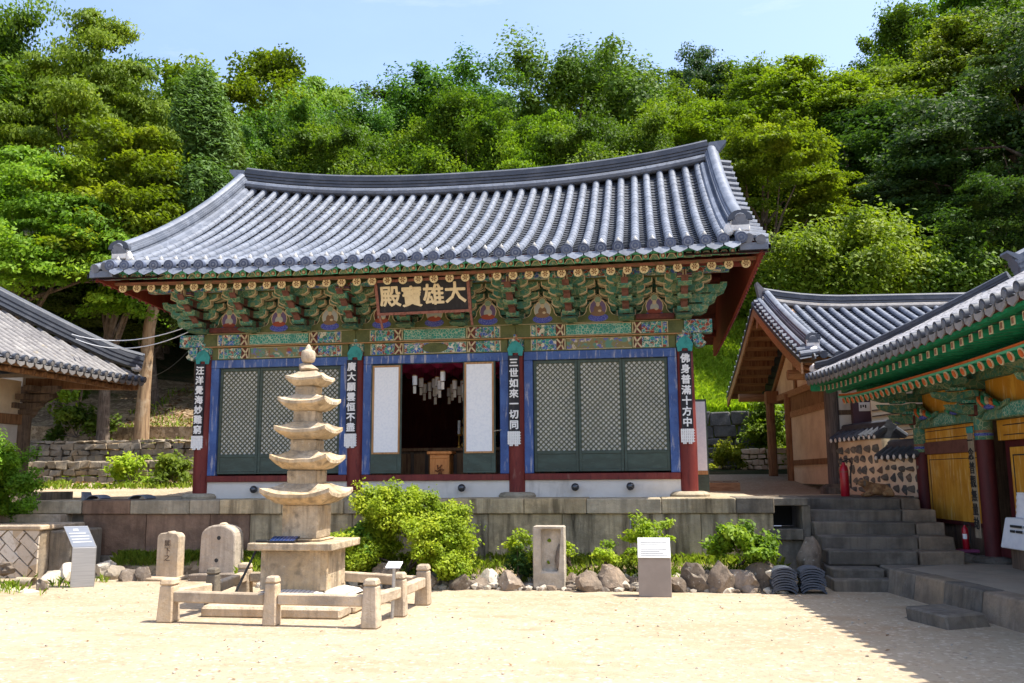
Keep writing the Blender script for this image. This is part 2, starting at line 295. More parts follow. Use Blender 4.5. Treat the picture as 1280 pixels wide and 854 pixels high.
def leafmat(name, c1, c2, c3, trans=.42, hue=.026, rough=.6):
    m = bpy.data.materials.new(name); m.use_nodes = True; t = m.node_tree; N = t.nodes; L = t.links
    b = N['Principled BSDF']; b.inputs['Roughness'].default_value = rough; b.inputs['Specular IOR Level'].default_value = .22
    a = N.new('ShaderNodeAttribute'); a.attribute_name = 'tint'
    cr = N.new('ShaderNodeValToRGB'); e = cr.color_ramp.elements; e[0].color = (*c1, 1); e[0].position = .05; e[1].color = (*c3, 1); e[1].position = .98
    n = e.new(.5); n.color = (*c2, 1); L.new(a.outputs['Fac'], cr.inputs[0])
    oi = N.new('ShaderNodeObjectInfo'); mr = N.new('ShaderNodeMapRange'); mr.inputs[3].default_value = .5-hue; mr.inputs[4].default_value = .5+hue*.6; L.new(oi.outputs['Random'], mr.inputs[0])
    hs = N.new('ShaderNodeHueSaturation'); L.new(mr.outputs[0], hs.inputs['Hue']); L.new(cr.outputs[0], hs.inputs['Color'])
    mv = N.new('ShaderNodeMath'); mv.operation = 'MULTIPLY_ADD'; L.new(oi.outputs['Random'], mv.inputs[0]); mv.inputs[1].default_value = .35; mv.inputs[2].default_value = .82; L.new(mv.outputs[0], hs.inputs['Value'])
    L.new(hs.outputs[0], b.inputs['Base Color'])
    tr = N.new('ShaderNodeBsdfTranslucent'); g = N.new('ShaderNodeMix'); g.data_type = 'RGBA'; g.blend_type = 'MULTIPLY'; g.inputs[0].default_value = 1; g.inputs[7].default_value = (1.25, 1.3, .55, 1); L.new(hs.outputs[0], g.inputs[6]); L.new(g.outputs[2], tr.inputs[0])
    mx = N.new('ShaderNodeMixShader'); mx.inputs[0].default_value = trans; L.new(b.outputs[0], mx.inputs[1]); L.new(tr.outputs[0], mx.inputs[2]); L.new(mx.outputs[0], N['Material Output'].inputs[0])
    return m
LEAF = {
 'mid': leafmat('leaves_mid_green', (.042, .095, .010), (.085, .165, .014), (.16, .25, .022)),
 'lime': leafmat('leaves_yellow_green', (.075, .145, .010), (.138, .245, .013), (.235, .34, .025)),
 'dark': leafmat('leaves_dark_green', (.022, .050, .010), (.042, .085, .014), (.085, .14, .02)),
 'juniper': leafmat('juniper_foliage', (.045, .105, .018), (.08, .17, .03), (.14, .24, .05), .3),
 'bush': leafmat('bush_leaves', (.15, .225, .010), (.25, .34, .016), (.38, .44, .03), .42),
 'grass': leafmat('grass_blades', (.13, .20, .02), (.22, .31, .03), (.38, .42, .07), .35),
 'hill': leafmat('hill_grass_blades', (.22, .37, .02), (.33, .50, .03), (.46, .60, .06), .4),
 'dry': leafmat('dry_leaves', (.16, .09, .04), (.24, .15, .07), (.36, .26, .13), .2),
}
MAT['hillgrass'] = M('grassy_slope', (.26, .36, .04), .95, [('n', 1.5, (.32, .42, .045), .45, .62), ('n', 12, (.12, .22, .025), .52, .68)], (20, .5, .05))
MAT['signface'] = M('pale_sign_face', (.50, .50, .49), .5, [('n', (2, 60, 2), (.40, .40, .40), .5, .66), ('n', 3, (.44, .43, .41), .48, .66)])
MAT['eavepaint'] = M('painted_eave_boards', (.012, .20, .085), .65, [('c', (7, 11, 7), (.01, .13, .06), .6, .62), ('c', (9, 14, 9), (.20, .045, .03), .84, .85), ('c', (8, 12, 8), (.03, .06, .22), .88, .89), ('e', (7, 11, 7), (.16, .40, .24), .05, .02, .8)])
MAT['lattice'] = M('olive_lattice_bars', (.115, .118, .07), .7, [('n', (9, 9, 9), (.07, .08, .055), .46, .64)])
def txt(body, size, mat, parent=None, name='lettering', depth=.006, bold=0, mtx=None, align='CENTER'):
    cu = bpy.data.curves.new('t', 'FONT'); cu.body = body; cu.size = size; cu.align_x = align; cu.align_y = 'CENTER'; cu.extrude = depth/2; cu.resolution_u = 2
    o = bpy.data.objects.new('t', cu); COL.objects.link(o)
    dg = bpy.context.evaluated_depsgraph_get(); me = bpy.data.meshes.new_from_object(o.evaluated_get(dg)); bpy.data.objects.remove(o)
    if mtx is not None: me.transform(mtx)
    if bold:   # brush weight: the glyph repeated a hair apart, each on its own plane
        V = [v.co.copy() for v in me.vertices]; F = [tuple(p.vertices) for p in me.polygons]; V2 = []; F2 = []
        mi = (mtx or Matrix()).to_3x3()
        for k in range(9):
            a = k*2*math.pi/8; d = mi @ Vector((bold*math.cos(a), bold*math.sin(a), .0006*k)) if k < 8 else mi @ Vector((0, 0, .0006*8))
            F2 += [tuple(len(V2)+i for i in f) for f in F]; V2 += [v+d for v in V]
        me = bpy.data.meshes.new('lettering'); me.from_pydata(V2, [], F2)
    if parent:
        me.transform(Matrix.Translation(-ORG[parent.name]))
    me.materials.clear(); me.materials.append(mat)
    return link(name, me, parent)
FRONT = Matrix.Rotation(R(90), 4, 'X')   # text facing -Y
def join_meshes(objs):
    V = []; F = []
    for o in objs:
        b = len(V); V += [tuple(v.co) for v in o.data.vertices]; F += [tuple(b+i for i in p.vertices) for p in o.data.polygons]
    me = bpy.data.meshes.new(objs[0].data.name); me.from_pydata(V, [], F); me.materials.append(objs[0].data.materials[0])
    k = objs[0]; k.data = me
    for o in objs[1:]: bpy.data.objects.remove(o)
    return k
# tiled roof surfaces ---------------------------------------------------
def tiles(mb, fn, us, nt, r=.075, m=0, mb_base=1, nar=6, nU=4, sag=.045, step=.022, t0=0, t1=1):
    e = 1e-3
    def fr(u, t):
        p = Vector(fn(u, t)); du = (Vector(fn(u+e, t))-p).normalized(); dt = (Vector(fn(u, t+e))-p).normalized(); n = du.cross(dt)
        if n.z < 0: n = -n
        n.normalize(); w_ = mnoise.noise(Vector((u*1.7, t*3.1, 5)))*.014+mnoise.noise(Vector((u*3.3, t*14, 9)))*.005
        return p+n*w_+du*mnoise.noise(Vector((u*3.4, t*2.2, 1)))*.011, du, n
    for u in us:
        V = []; k = 0
        for i in range(nt):
            for q, (tt, rr) in enumerate(((i/nt, 1.0), ((i+1)/nt, .94))):
                p, du, n = fr(u, t0+(t1-t0)*tt)
                for j in range(nar+1):
                    a = math.pi*j/nar; V.append(p+du*(math.cos(a)*r*rr)+n*(math.sin(a)*r*rr*1.05+.02))
                k += 1
        F = [(i*(nar+1)+j, (i+1)*(nar+1)+j, (i+1)*(nar+1)+j+1, i*(nar+1)+j+1) for i in range(k-1) for j in range(nar)]
        mb.add(V, F, m)
    nb = int(nt*1.6)
    for a, b in zip(us[:-1], us[1:]):
        V = []; k = 0
        for i in range(nb):
            for tt, up in ((i/nb, step), ((i+1)/nb, 0)):
                for j in range(nU+1):
                    s = j/nU; p, du, n = fr(a+(b-a)*s, t0+(t1-t0)*tt)
                    V.append(p+n*(up-sag*4*s*(1-s)+.005))
                k += 1
        F = [(i*(nU+1)+j, (i+1)*(nU+1)+j, (i+1)*(nU+1)+j+1, i*(nU+1)+j+1) for i in range(k-1) for j in range(nU)]
        mb.add(V, F, mb_base)
def ridge_sec(w, h, nl=5):
    s = [(-w, 0)]; L = []; Rr = []
    for i in range(nl):
        z0 = h*i/nl; z1 = h*(i+.62)/nl; z2 = h*(i+1)/nl
        L += [(-w, z0), (-w, z1), (-w*.82, z1), (-w*.82, z2)]
    Rr = [(-a, b) for a, b in L[::-1]]
    top = [(-w*.6, h), (-w*.62, h+w*.35), (-w*.35, h+w*.62), (0, h+w*.7), (w*.35, h+w*.62), (w*.62, h+w*.35), (w*.6, h)]
    return (L+top+Rr)[::-1]
# ================================================================ GROUND AND TERRAIN
def H(x, y):   # hillside height
    n = mnoise.noise(Vector((x*.09, y*.09, 3.1)))*1.0+mnoise.noise(Vector((x*.3, y*.3, 7.7)))*.25
    base = 1.25
    if x > 6.63 and y < 1.51: return -.4
    if x < 2:   # left terraces
        t = (y-6.0); z = base+max(0, min(t, 5.2))*.10
        if y > 11.2: z += .75+min(.5, (y-11.2)*.3)
        if y > 13.6: z += .55
        if y > 14: z += (y-14)*.40
        k = min(1, max(0, (y-12)/6))
    else:
        z = base+max(0, min(y-5, 8.2))*.09
        if y > 13.2: z += 1.75
        if y > 13.6: z += (y-13.6)*.42
        k = min(1, max(0, (y-14)/6))
    if y > 60: z -= (y-60)*.15
    if x > 25: z += min(18, (x-25)*.45)*k
    if x < -18: z += min(12, (-18-x)*.35)*k
    return z+n*k*1.2
g = MB()
g.box(-400, 400, -400, -.9, -.5, 0)
g.build('ground', MAT['sand'])['kind'] = 'structure'
hb = MB()
ys = [-.95, 0, 1.5, 1.52, 2, 4, 5, 6, 7, 8, 9, 10, 11.19, 11.21, 12, 12.8, 13.19, 13.21, 13.59, 13.61, 14]+[14+i*1.6 for i in range(1, 30)]+[65, 75, 90, 120, 200, 400]
xs = sorted([-300, -150, -90]+[-60+i*1.5 for i in range(81)]+[90, 150, 300, 6.62, 6.64])
V = [(x, y, H(x, y)) for x in xs for y in ys]; ny = len(ys)
F = []; ms = []
for i in range(len(xs)-1):
    for j in range(ny-1):
        F.append((i*ny+j, (i+1)*ny+j, (i+1)*ny+j+1, i*ny+j+1))
        x, y = xs[i], ys[j]
        ms.append(0 if (y < 9.5 and y >= -1) else (1 if (x < 2 and y < 19) else (3 if (2 <= x < 15 and 13 < y < 24) else 2)))
hb.add(V, F, ms)
hb.build('hillside', [MAT['sand'], MAT['dirt'], MAT['forest'], MAT['hillgrass']], smooth=60)['kind'] = 'structure'

# ================================================================ PLATFORM
plat = thing('stone_platform', 'long stone terrace platform of big weathered slabs carrying the main hall', 'platform', (0, -1.1, 0))
random.seed(4)
XL = -6.62
cx_px = [103, 163, 237, 275, 352, 430, 500, 560, 655, 733, 827, 920, 968]
cm = ['slab_red', 'granite_grey', 'granite_grey', 'slab_beige', 'slab_beige', 'granite_grey', 'slab_beige', 'slab_beige', 'slab_beige', 'granite_grey', 'slab_grey', 'granite_dark']
cxs = [at(p, 630, y=-1.12).x for p in cx_px]
for i in range(len(cm)):
    MB().box(cxs[i]+.004, cxs[i+1]-.004, -1.13-random.uniform(0, .012), .1, 1.04, 1.30+random.uniform(-.006, .006)).build('coping_stone', MAT[cm[i]], plat, bevel=.014)
sx_px = [103, 182, 262, 312, 440, 520, 610, 703, 788, 877, 968]
sm = ['slab_red', 'slab_red', 'slab_red', 'slab_beige', 'slab_beige', 'slab_grey', 'slab_beige', 'slab_grey', 'slab_grey', 'slab_grey']
sxs = [at(p, 670, y=-1.08).x for p in sx_px]
for i in range(len(sm)):
    MB().box(sxs[i]+.004, sxs[i+1]-.004, -1.08-random.uniform(0, .015), -.9, .28, 1.037).build('facing_slab', MAT[sm[i]], plat, bevel=.01)
MB().box(sxs[0], sxs[-1], -1.14, -.9, -.1, .277).build('base_course', MAT['granite_dark'], plat, bevel=.015)
MB().box(XL, 6.02, .103, 6.9, .9, 1.296).build('platform_floor', MAT['granite_grey'], plat)

# ================================================================ MAIN HALL
hall = thing('temple_hall', 'large painted temple hall with grey tiled gable roof, red columns and blue framed doors', 'temple hall', (0, 0, 1.3))
BX = [-4.8, -1.6, 1.6, 4.8]; DY = 6.6
ZT = 4.07; ZS = 1.745
m = MAT
# --- columns
cmb = MB(); cmb.tube([(0, 0, z) for z in (0, .8, 1.6, 2.2, 2.76)], [.165, .172, .168, .16, .155], 20)
c0 = None
bs = MB(); bs.lathe((0, 0, 0), [(.36, -.02), (.37, .04), (.33, .085), (.26, .10)], 14)
for k, (x, y) in enumerate([(x, 0) for x in BX]+[(-4.8, 3.3), (4.8, 3.3), (-4.8, DY), (4.8, DY)]):
    if k == 0:
        c0 = cmb.build('column', m['red'], hall, smooth=40); s0 = bs.build('base_stone', m['granite_grey'], hall, smooth=40)
        ca, cb2 = c0, s0
        # painted collar of the column top
        kb = MB(); kb.tube([(0, 0, 2.70), (0, 0, 3.02)], .165, 20); col_o = kb.build('column_collar', m['pattern'], c0, smooth=40)
        lb = MB()
        lb.prism([(-.155, 2.74), (-.13, 2.60), (-.06, 2.60), (-.05, 2.66), (.05, 2.66), (.06, 2.60), (.13, 2.60), (.155, 2.74), (.1, 2.84), (0, 2.9), (-.1, 2.84)], 'xz', -.185, -.15)
        lb.build('hood_ornament', m['teal_flat'], c0)
    else:
        ca = dup(c0, parent=hall); cb2 = dup(s0, parent=hall)
    ca.location = (x, y, 1.38); cb2.location = (x, y, 1.3)
# --- plinth wall, sills
for i in range(3):
    a, b = BX[i]+.15, BX[i+1]-.15
    MB().box(a, b, -.06, .06, 1.29, 1.62).build('plinth_wall', m['plaster'], hall)
    MB().box(a, b, -.11, .08, 1.622, 1.742).build('sill_beam', m['red'], hall, bevel=.008)
    fb = MB()   # blue frame: jambs + head
    fb.box(a, a+.17, -.09, .06, ZS, 3.90); fb.box(b-.17, b, -.09, .06, ZS, 3.90); fb.box(a, b, -.095, .06, 3.902, ZT-.004)
    fb.build('door_frame', m['blue'], hall, bevel=.008)
# --- lattice doors
def lattice_door(x0, x1, z0, z1, y, parent):
    d = MB(); st = .055
    zl = z0+.36
    d.box(x0, x0+st, y-.025, y+.025, z0, z1); d.box(x1-st, x1, y-.025, y+.025, z0, z1)
    d.box(x0+st, x1-st, y-.024, y+.024, z1-.06, z1); d.box(x0+st, x1-st, y-.024, y+.024, zl-.03, zl+.03); d.box(x0+st, x1-st, y-.024, y+.024, z0, z0+.05)
    o = d.build('lattice_door', m['door_green'], parent, bevel=.005)
    MB().box(x0+st, x1-st, y-.012, y+.012, z0+.052, zl-.032).build('door_panel', m['door_green'], o)
    MB().box(x0+st, x1-st, y+.012, y+.02, zl+.032, z1-.062).build('paper_backing', m['paper'], o)
    L = MB(); X0, X1, Z0, Z1 = x0+st, x1-st, zl+.03, z1-.06; p = .098; W = X1-X0; Hh = Z1-Z0
    n = int((W+Hh)/p)+1
    for s, yy in ((1, y-.013), (-1, y-.005)):
        for k in range(1, n):
            c = k*p  # line u + v = c  (u along x, v along z)
            u0 = max(0, c-Hh); u1 = min(W, c)
            if u1-u0 < .02: continue
            P = [(u0, c-u0), (u1, c-u1)]
            if s < 0: P = [(W-u, v) for u, v in P]
            a, b = [Vector((X0+u, yy, Z0+v)) for u, v in P]
            L.bar(a, b, .012, .0225, up=(0, 1, 0)) if False else L.bar(a, b, 0.0215, .010, up=(0, 1, 0))
    L.build('lattice', m['lattice'], o)
    return o
for i in (0, 2):
    a, b = BX[i]+.325, BX[i+1]-.325; w3 = (b-a)/3
    for k in range(3): lattice_door(a+k*w3+.003, a+(k+1)*w3-.003, ZS+.03, 3.895, -.01, hall)
    for k in range(7): MB().box(a+.25+k*.33, a+.31+k*.33, -.05, -.02, 3.885, 3.915).build('hinge', m['door_green'], hall)
# --- open doors of the middle bay
def open_door(x0, x1, z0, z1, y, parent, axis='x', th=.04):
    def bx(mb, u0, u1, d0, d1, za, zb, mm=0):
        return mb.box(u0, u1, y+d0, y+d1, za, zb, mm) if axis == 'x' else mb.box(y+d0, y+d1, u0, u1, za, zb, mm)
    d = MB(); bx(d, x0-.03, x1+.03, 0, th, z0, z1)
    o = d.build('open_door', m['door_green'], parent, bevel=.005)
    zl = z0+.37
    p = MB(); bx(p, x0+.035, x1-.035, -.012, -.001, zl+.035, z1-.055); p.build('white_paper', m['paper_white'], o)
    t = MB(); bx(t, x0, x0+.033, -.02, -.001, zl, z1-.02); bx(t, x1-.033, x1, -.02, -.001, zl, z1-.02); bx(t, x0+.034, x1-.034, -.02, -.001, z1-.053, z1-.02); bx(t, x0+.034, x1-.034, -.02, -.001, zl, zl+.033)
    t.build('trim', m['tan'], o)
    h = MB(); bx(h, x0+.05, x1-.05, -.010, -.001, z0+.05, zl-.04); h.build('lower_panel', m['door_green'], o)
    return o
open_door(-1.235, -.68, ZS+.02, 3.88, -.14, hall); open_door(.60, 1.17, ZS+.02, 3.90, -.14, hall)
pl = MB(); pl.bar((1.27, -.1, 2.55), (1.27, -.16, 2.56), .015, .015); pl.tube([(1.17, -.17, 2.545), (1.32, -.17, 2.57)], .008, 6); pl.build('door_hook', m['steel'], hall)
# --- shell of the hall
sh = MB()
for x in (-4.8, 4.8): MB().box(x-.05, x+.05, .16, DY-.1, 1.29, 5.6).build('side_wall', m['red'], hall)
sh.box(-4.9, 4.9, DY-.05, DY+.05, 1.29, 5.6); sh.build('rear_wall', m['red'], hall)
MB().box(-4.7, 4.7, .12, DY-.06, 4.6, 4.66).build('ceiling', m['dred'], hall)
MB().box(-4.74, 4.74, .07, DY-.06, 1.30, 1.42).build('wooden_floor', m['wood_old'], hall)
bw = MB(); bw.box(-4.74, 4.74, .02, .08, 4.6, 5.55); bw.build('bracket_wall', m['dgreen'], hall)
# --- beams of painted wood
for i in range(3):
    a, b = BX[i]+.165, BX[i+1]-.165; L3 = b-a
    for (z0, z1, y0, cmat, nm) in ((ZT, 4.318, -.10, ('scene_paint', 'pattern_blue', 'scene_paint')[i], 'lintel_beam'), (4.335, 4.585, -.16, 'teal', 'plate_beam')):
        A, Bx = (a, b) if z0 < 4.2 else (BX[i]-(.0 if i else .0)+.004, BX[i+1]-.004)
        q = MB(); q.box(A, Bx, y0, .12, z0, z1, 0)
        e = .62; y = y0-.004
        for s in (0, 1):
            X = lambda u: a+u if s == 0 else b-u
            def pan(u0, u1, mm, d=.003, zi=.018):
                x0, x1 = sorted((X(u0), X(u1))); q.box(x0, x1, y0-d, y0+.001, z0+zi, z1-zi, mm)
            pan(.13, .145, 4); pan(.15, .23, 1, .004); pan(.235, .25, 4)
            pan(.255, e, 1); pan(e+.16, e+.175, 4)
            # chevron: cream lines over dark red
            pan(e, e+.15, 5, .0025)
            zc = (z0+z1)/2
            for zz in (z0+.02, z1-.02):
                q.bar((X(e+.01), y0-.005, zz), (X(e+.10), y0-.005, zc), .006, .028, 4, up=(0, 1, 0)) if False else q.bar((X(e+.01), y0-.006, zz), (X(e+.10), y0-.006, zc), .03, .008, 4, up=(0, 1, 0))
                q.bar((X(e+.10), y0-.006, zc), (X(e+.14), y0-.006, zz), .03, .008, 4, up=(0, 1, 0))
        q.box(a+e+.20, b-e-.20, y0-.004, y0+.001, z0+.03, z1-.03, 2)
        for zz in (z0+.016, z1-.026): q.box(a+e+.19, b-e-.19, y0-.006, y0+.001, zz, zz+.010, 4)
        if i == 1 and z0 < 4.2: q.prism([(.26*math.cos(t*math.pi/8), 4.195+.10*math.sin(t*math.pi/8)) for t in range(16)], 'xz', y0-.012, y0-.002, 0)
        q.build(nm, [m['dgreen2'], m['pattern'], m[cmat], m['dgreen'], m['cream'], m['dred']], hall)
    MB().box(BX[i], BX[i+1]-.002, -.185, -.10, 4.319, 4.334).build('orange_moulding', m['tan'], hall)
# beam ends past the corner columns
for s in (-1, 1):
    q = MB(); x0 = 4.806*s; x1 = 5.32*s
    q.box(min(x0, x1), max(x0, x1), -.165, .11, 4.337, 4.583, 1)
    q.box(min(x0, x1)+.01, max(x0, x1)-.01, -.169, -.166, 4.36, 4.56, 1)
    q.prism([(4.96*s, 4.33), (5.10*s, 4.33), (5.17*s, 4.27), (5.15*s, 4.20), (5.21*s, 4.15), (5.16*s, 4.09), (5.06*s, 4.06), (5.0*s, 4.10), (4.96*s, 4.16)], 'xz', -.11, .09, 1)
    q.build('beam_end', [m['dgreen2'], m['pattern'], m['cream']], hall)
# side beams
for x in (-4.8, 4.8):
    MB().box(x-.12, x+.12, .17, DY+.3, 4.336, 4.583).build('side_beam', m['dgreen2'], hall); MB().box(x-.1, x+.1, .17, DY, 4.07, 4.317).build('side_beam', m['dgreen2'], hall)
# --- bracket sets
def bracket_proto():
    A = MB()
    zt = [4.60, 4.80, 4.985, 5.16]
    # arms across (x) at successive planes; boat shaped
    def arm(w, y, z, h=.135, t=.10):
        z -= .015
        pts = [(-w, z+h), (-w, z+h*.45), (-w*.82, z+h*.12), (-w*.6, z), (w*.6, z), (w*.82, z+h*.12), (w, z+h*.45), (w, z+h)]
        A.prism(pts, 'xz', y-t/2, y+t/2, 0, 0)
        o = [(-w-.004, z+h+.003), (-w-.004, z+h*.42), (-w*.83, z+h*.08), (-w*.6, z-.008), (-w*.6, z+.008), (-w*.8, z+h*.2), (-w+.014, z+h*.5), (-w+.014, z+h+.003)]
        A.prism(o, 'xz', y-t/2-.005, y+t/2, 1); A.prism([(-u, v) for u, v in o[::-1]], 'xz', y-t/2-.005, y+t/2, 1)
    for w, y, z in ((.18, -.02, 4.70), (.38, -.02, 4.885), (.50, -.02, 5.06), (.33, -.30, 4.885), (.49, -.30, 5.06), (.36, -.58, 5.06), (.50, -.58, 5.20), (.34, -.84, 5.20), (.50, -.30, 5.22)): arm(w, y, z)
    # outward tongues (y)
    for k, (yo, z) in enumerate(((-.50, 4.68), (-.80, 4.865), (-1.08, 5.045))):
        pts = [(.1, z+.14), (.1, z), (yo+.30, z), (yo+.22, z-.03), (yo+.08, z+.0), (yo-.06, z+.10), (yo-.13, z+.17), (yo-.02, z+.145), (yo+.14, z+.14)]
        A.prism(pts, 'yz', -.062, .062, 2, 2)
        A.prism([(yo+.28, z+.015), (yo+.09, z+.02), (yo-.05, z+.115), (yo-.02, z+.135), (yo+.14, z+.13), (yo+.28, z+.13)], 'yz', -.066, .066, 0)
        A.prism([(yo+.02, z+.01), (yo-.03, z+.05), (yo-.03, z+.10), (yo+.06, z+.12), (yo+.06, z+.01)], 'yz', -.125, .125, 0)   # leaf collar
    A.prism([(-.5, 4.66), (-.62, 4.60), (-.48, 4.58), (-.1, 4.60), (-.1, 4.66)], 'yz', -.14, .14, 0)
    A.box(-.035, .035, -1.10, -1.02, 5.10, 5.34, 1); A.box(-.012, .012, -1.106, -1.1, 5.10, 5.34, 2)
    o = A.build('bracket_set', [m['dgreen'], m['cream'], m['dbrown'], m['dred']], hall)
    B0 = []
    def blk(x, y, z, s=.082):
        bl = MB()
        bl.hexa([(x-s*.7, y-s*.7, z), (x+s*.7, y-s*.7, z), (x+s*.7, y+s*.7, z), (x-s*.7, y+s*.7, z), (x-s, y-s, z+.06), (x+s, y-s, z+.06), (x+s, y+s, z+.06), (x-s, y+s, z+.06)], 0)
        bl.v += [(x-s, y-s, z+.11), (x+s, y-s, z+.11), (x+s, y+s, z+.11), (x-s, y+s, z+.11)]
        bl.f += [(4, 5, 9, 8), (5, 6, 10, 9), (6, 7, 11, 10), (7, 4, 8, 11), (8, 9, 10, 11)]; bl.f.remove((4, 5, 6, 7)); bl.m = [0]*len(bl.f)
        bl.build('bearing_block', m['dgreen'], o)
    for y, z, w in ((-.30, 4.99, .26), (-.58, 5.165, .26), (-.02, 4.805, .26), (-.84, 5.305, .26)):
        for x in (-w, w): blk(x, y, z)
    blk(0, -.02, 4.60, .15)
    return o
bp = bracket_proto(); NB = 10
for i in range(NB):
    b = bp if i == 0 else dup(bp, parent=hall)
    b.location.x = -4.8+i*3.2/3
# continuous purlin beams over the brackets
pb = MB(); pb.box(-5.3, 5.3, -.66, -.50, 5.315, 5.42, 0); pb.box(-5.6, 5.6, -.95, -.80, 5.315, 5.43, 1)
pb.box(-5.5, 5.5, -.955, -.945, 5.34, 5.40, 1)
pb.build('purlin_support', [m['dgreen2'], m['pattern']], hall)
pp = MB(); pp.tube([(-6.05, -.88, 5.50), (6.05, -.88, 5.50)], .085, 12); pp.build('purlin', m['dgreen2'], hall, smooth=60)
# side corner brackets (project along x)
for s in (-1, 1):
    q = MB()
    for k, (xo, z) in enumerate(((.46, 4.68), (.62, 4.865), (.80, 5.045))):
        for yy in (-.02, -.34):
            X0 = 4.9*s; X1 = (4.8+xo)*s
            q.prism([(X0, z), ((4.8+xo-.14)*s, z), ((4.8+xo-.03)*s, z+.05), (X1, z+.12), (X1, z+.15), (X0, z+.15)], 'xz', yy-.06, yy+.06, 0)
            q.box(min(X1, X1-.12*s), max(X1, X1-.12*s), yy-.08, yy+.08, z+.152, z+.185, 0)
    q.build('corner_bracket', [m['dgreen'], m['cream']], hall)
# beam noses above the columns: striped painted blocks
nz = MB(); nz.box(-.13, .13, -1.02, -.6, 5.155, 5.30, 0)
for k, mm in enumerate((1, 2, 3)): nz.box(-.132, .132, -1.026, -.6, 5.175+k*.042, 5.195+k*.042, mm)
nzo = nz.build('striped_beam_nose', [m['dbrown'], m['vgreen_line'], m['cream'], m['mauve']], hall)
for i in range(4):
    o = nzo if i == 0 else dup(nzo, parent=hall); o.location.x = BX[i]
# --- Buddha panels between the brackets
def buddha_panel(x, kind, parent):
    q = MB(); z0 = 4.588; y = -.165
    out = [(-.40, 0), (-.40, .055), (-.34, .10), (-.24, .135), (-.20, .19), (-.19, .26), (-.14, .34), (-.075, .385), (-.065, .44), (-.04, .475)]
    out = [(a*1.18, b*1.1) for a, b in out]; prof = out+[(0, .54)]+[(-a, b) for a, b in out[::-1]]
    sc = lambda k, dz=0: [(x+a*k, z0+dz+b*k) for a, b in prof]
    q.prism(sc(1.0), 'xz', y, y+.06, 0); q.prism([(x+a*.94, z0+.006+b*.95) for a, b in prof], 'xz', y-.004, y+.05, 1)
    E = lambda cx, cz, a, b, d, mm: q.prism([(x+cx*1.1+a*1.1*math.cos(t*math.pi/7), z0+cz*1.08+b*1.08*math.sin(t*math.pi/7)) for t in range(14)], 'xz', y-d, y, mm)
    E(0, .26, .155, .17, .006, 2); E(0, .25, .14, .155, .008, 3)      # mandorla
    E(0, .40, .062, .066, .010, 2); E(0, .40, .052, .056, .012, 4)   # halo
    E(0, .085, .175, .075, .012, 5)                                 # lotus seat
    E(0, .155, .125, .05, .016, 6); E(0, .225, .075, .085, .014, 6 if kind % 2 else 8)
    E(0, .32, .034, .042, .018, 7); E(.03, .20, .03, .022, .018, 7)
    E(0, .352, .022, .016, .016, 9)
    mats_ = [m['cream'], m['dgreen2'], m['cream'], (m['mauve'], m['pale'], m['dred'])[kind % 3], m['halo'], m['navy'], (m['robe'], m['robe_brown'])[kind % 2], m['flesh'], m['pale'], m['ink']]
    return q.build('painted_panel', mats_, parent)
for i in range(9): buddha_panel(-4.8+(i+.5)*3.2/3, (0, 0, 1, 2, 4, 0, 1, 3, 0)[i], hall)
for x in (-4.27, 4.27): MB().box(x-.36, x+.36, -.30, -.12, 4.60, 4.70).build('dark_plank', m['dred'], hall, bevel=.01)
# --- rafters
rf = MB(); rf.tube([(0, .1, 5.83), (0, -1.40, 5.285)], .068, 10); ra = rf.build('rafter', m['dgreen2'], hall, smooth=60)
fl = MB(); y = -1.402
def ydisc(mb, r, y, z, mm, n=14, x=0):
    mb.add([(x+r*math.cos(2*math.pi*j/n), y-.0, z+r*math.sin(2*math.pi*j/n)) for j in range(n)], [tuple(range(n))], mm)
fl.tube([(0, -1.395, 5.279), (0, -1.416, 5.279)], .080, 14, 0)
for j in range(6):
    a = j*math.pi/3; c = Vector((math.cos(a), 0, math.sin(a))); s = Vector((-math.sin(a), 0, math.cos(a))); o = Vector((0, -1.4185, 5.279))
    fl.add([o+c*.004, o+c*.036+s*.012, o+c*.058, o+c*.036-s*.012], [(0, 1, 2, 3)], 1)
fl.build('rafter_flower', [m['yellow'], m['brown']], ra)
NR = 41; RX = [-5.86+i*.2925 for i in range(NR)]
upl = lambda x: .10*(abs(x)/6.1)**2.6
bu = MB(); bu.bar((0, -.9, 5.60), (0, -1.86, 5.385), .10, .095, 0); bu.bar((0, -1.865, 5.384), (0, -1.875, 5.381), .106, .10, 1)
by = bu.build('flying_rafter', [m['dgreen2'], m['vgreen_line']], hall)
bd = MB(); bd.tube([(0, -1.875, 5.38), (0, -1.88, 5.379)], .040, 12, 0); bd.tube([(0, -1.88, 5.379), (0, -1.884, 5.378)], .022, 10, 1); bd.build('painted_end', [m['pinkline'], m['cream']], by)
arc = MB()
arc.prism([(.055, 5.335), (.245, 5.335), (.19, 5.425), (.11, 5.425)], 'xz', -1.83, -1.80, 0)
for (p, q2) in (((.065, 5.34), (.115, 5.42)), ((.115, 5.42), (.185, 5.42)), ((.185, 5.42), (.235, 5.34))): arc.bar((p[0], -1.834, p[1]), (q2[0], -1.834, q2[1]), .014, .008, 1, up=(0, 1, 0))
arc.build('filler_board', [m['dgreen'], m['cream']], by)
for i, x in enumerate(RX):
    a = ra if i == 0 else dup(ra, parent=hall); a.location.x = x; a.location.z = upl(x)*.55
    b = by if i == 0 else dup(by, parent=hall); b.location.x = x+.03; b.location.z = upl(x)*.8
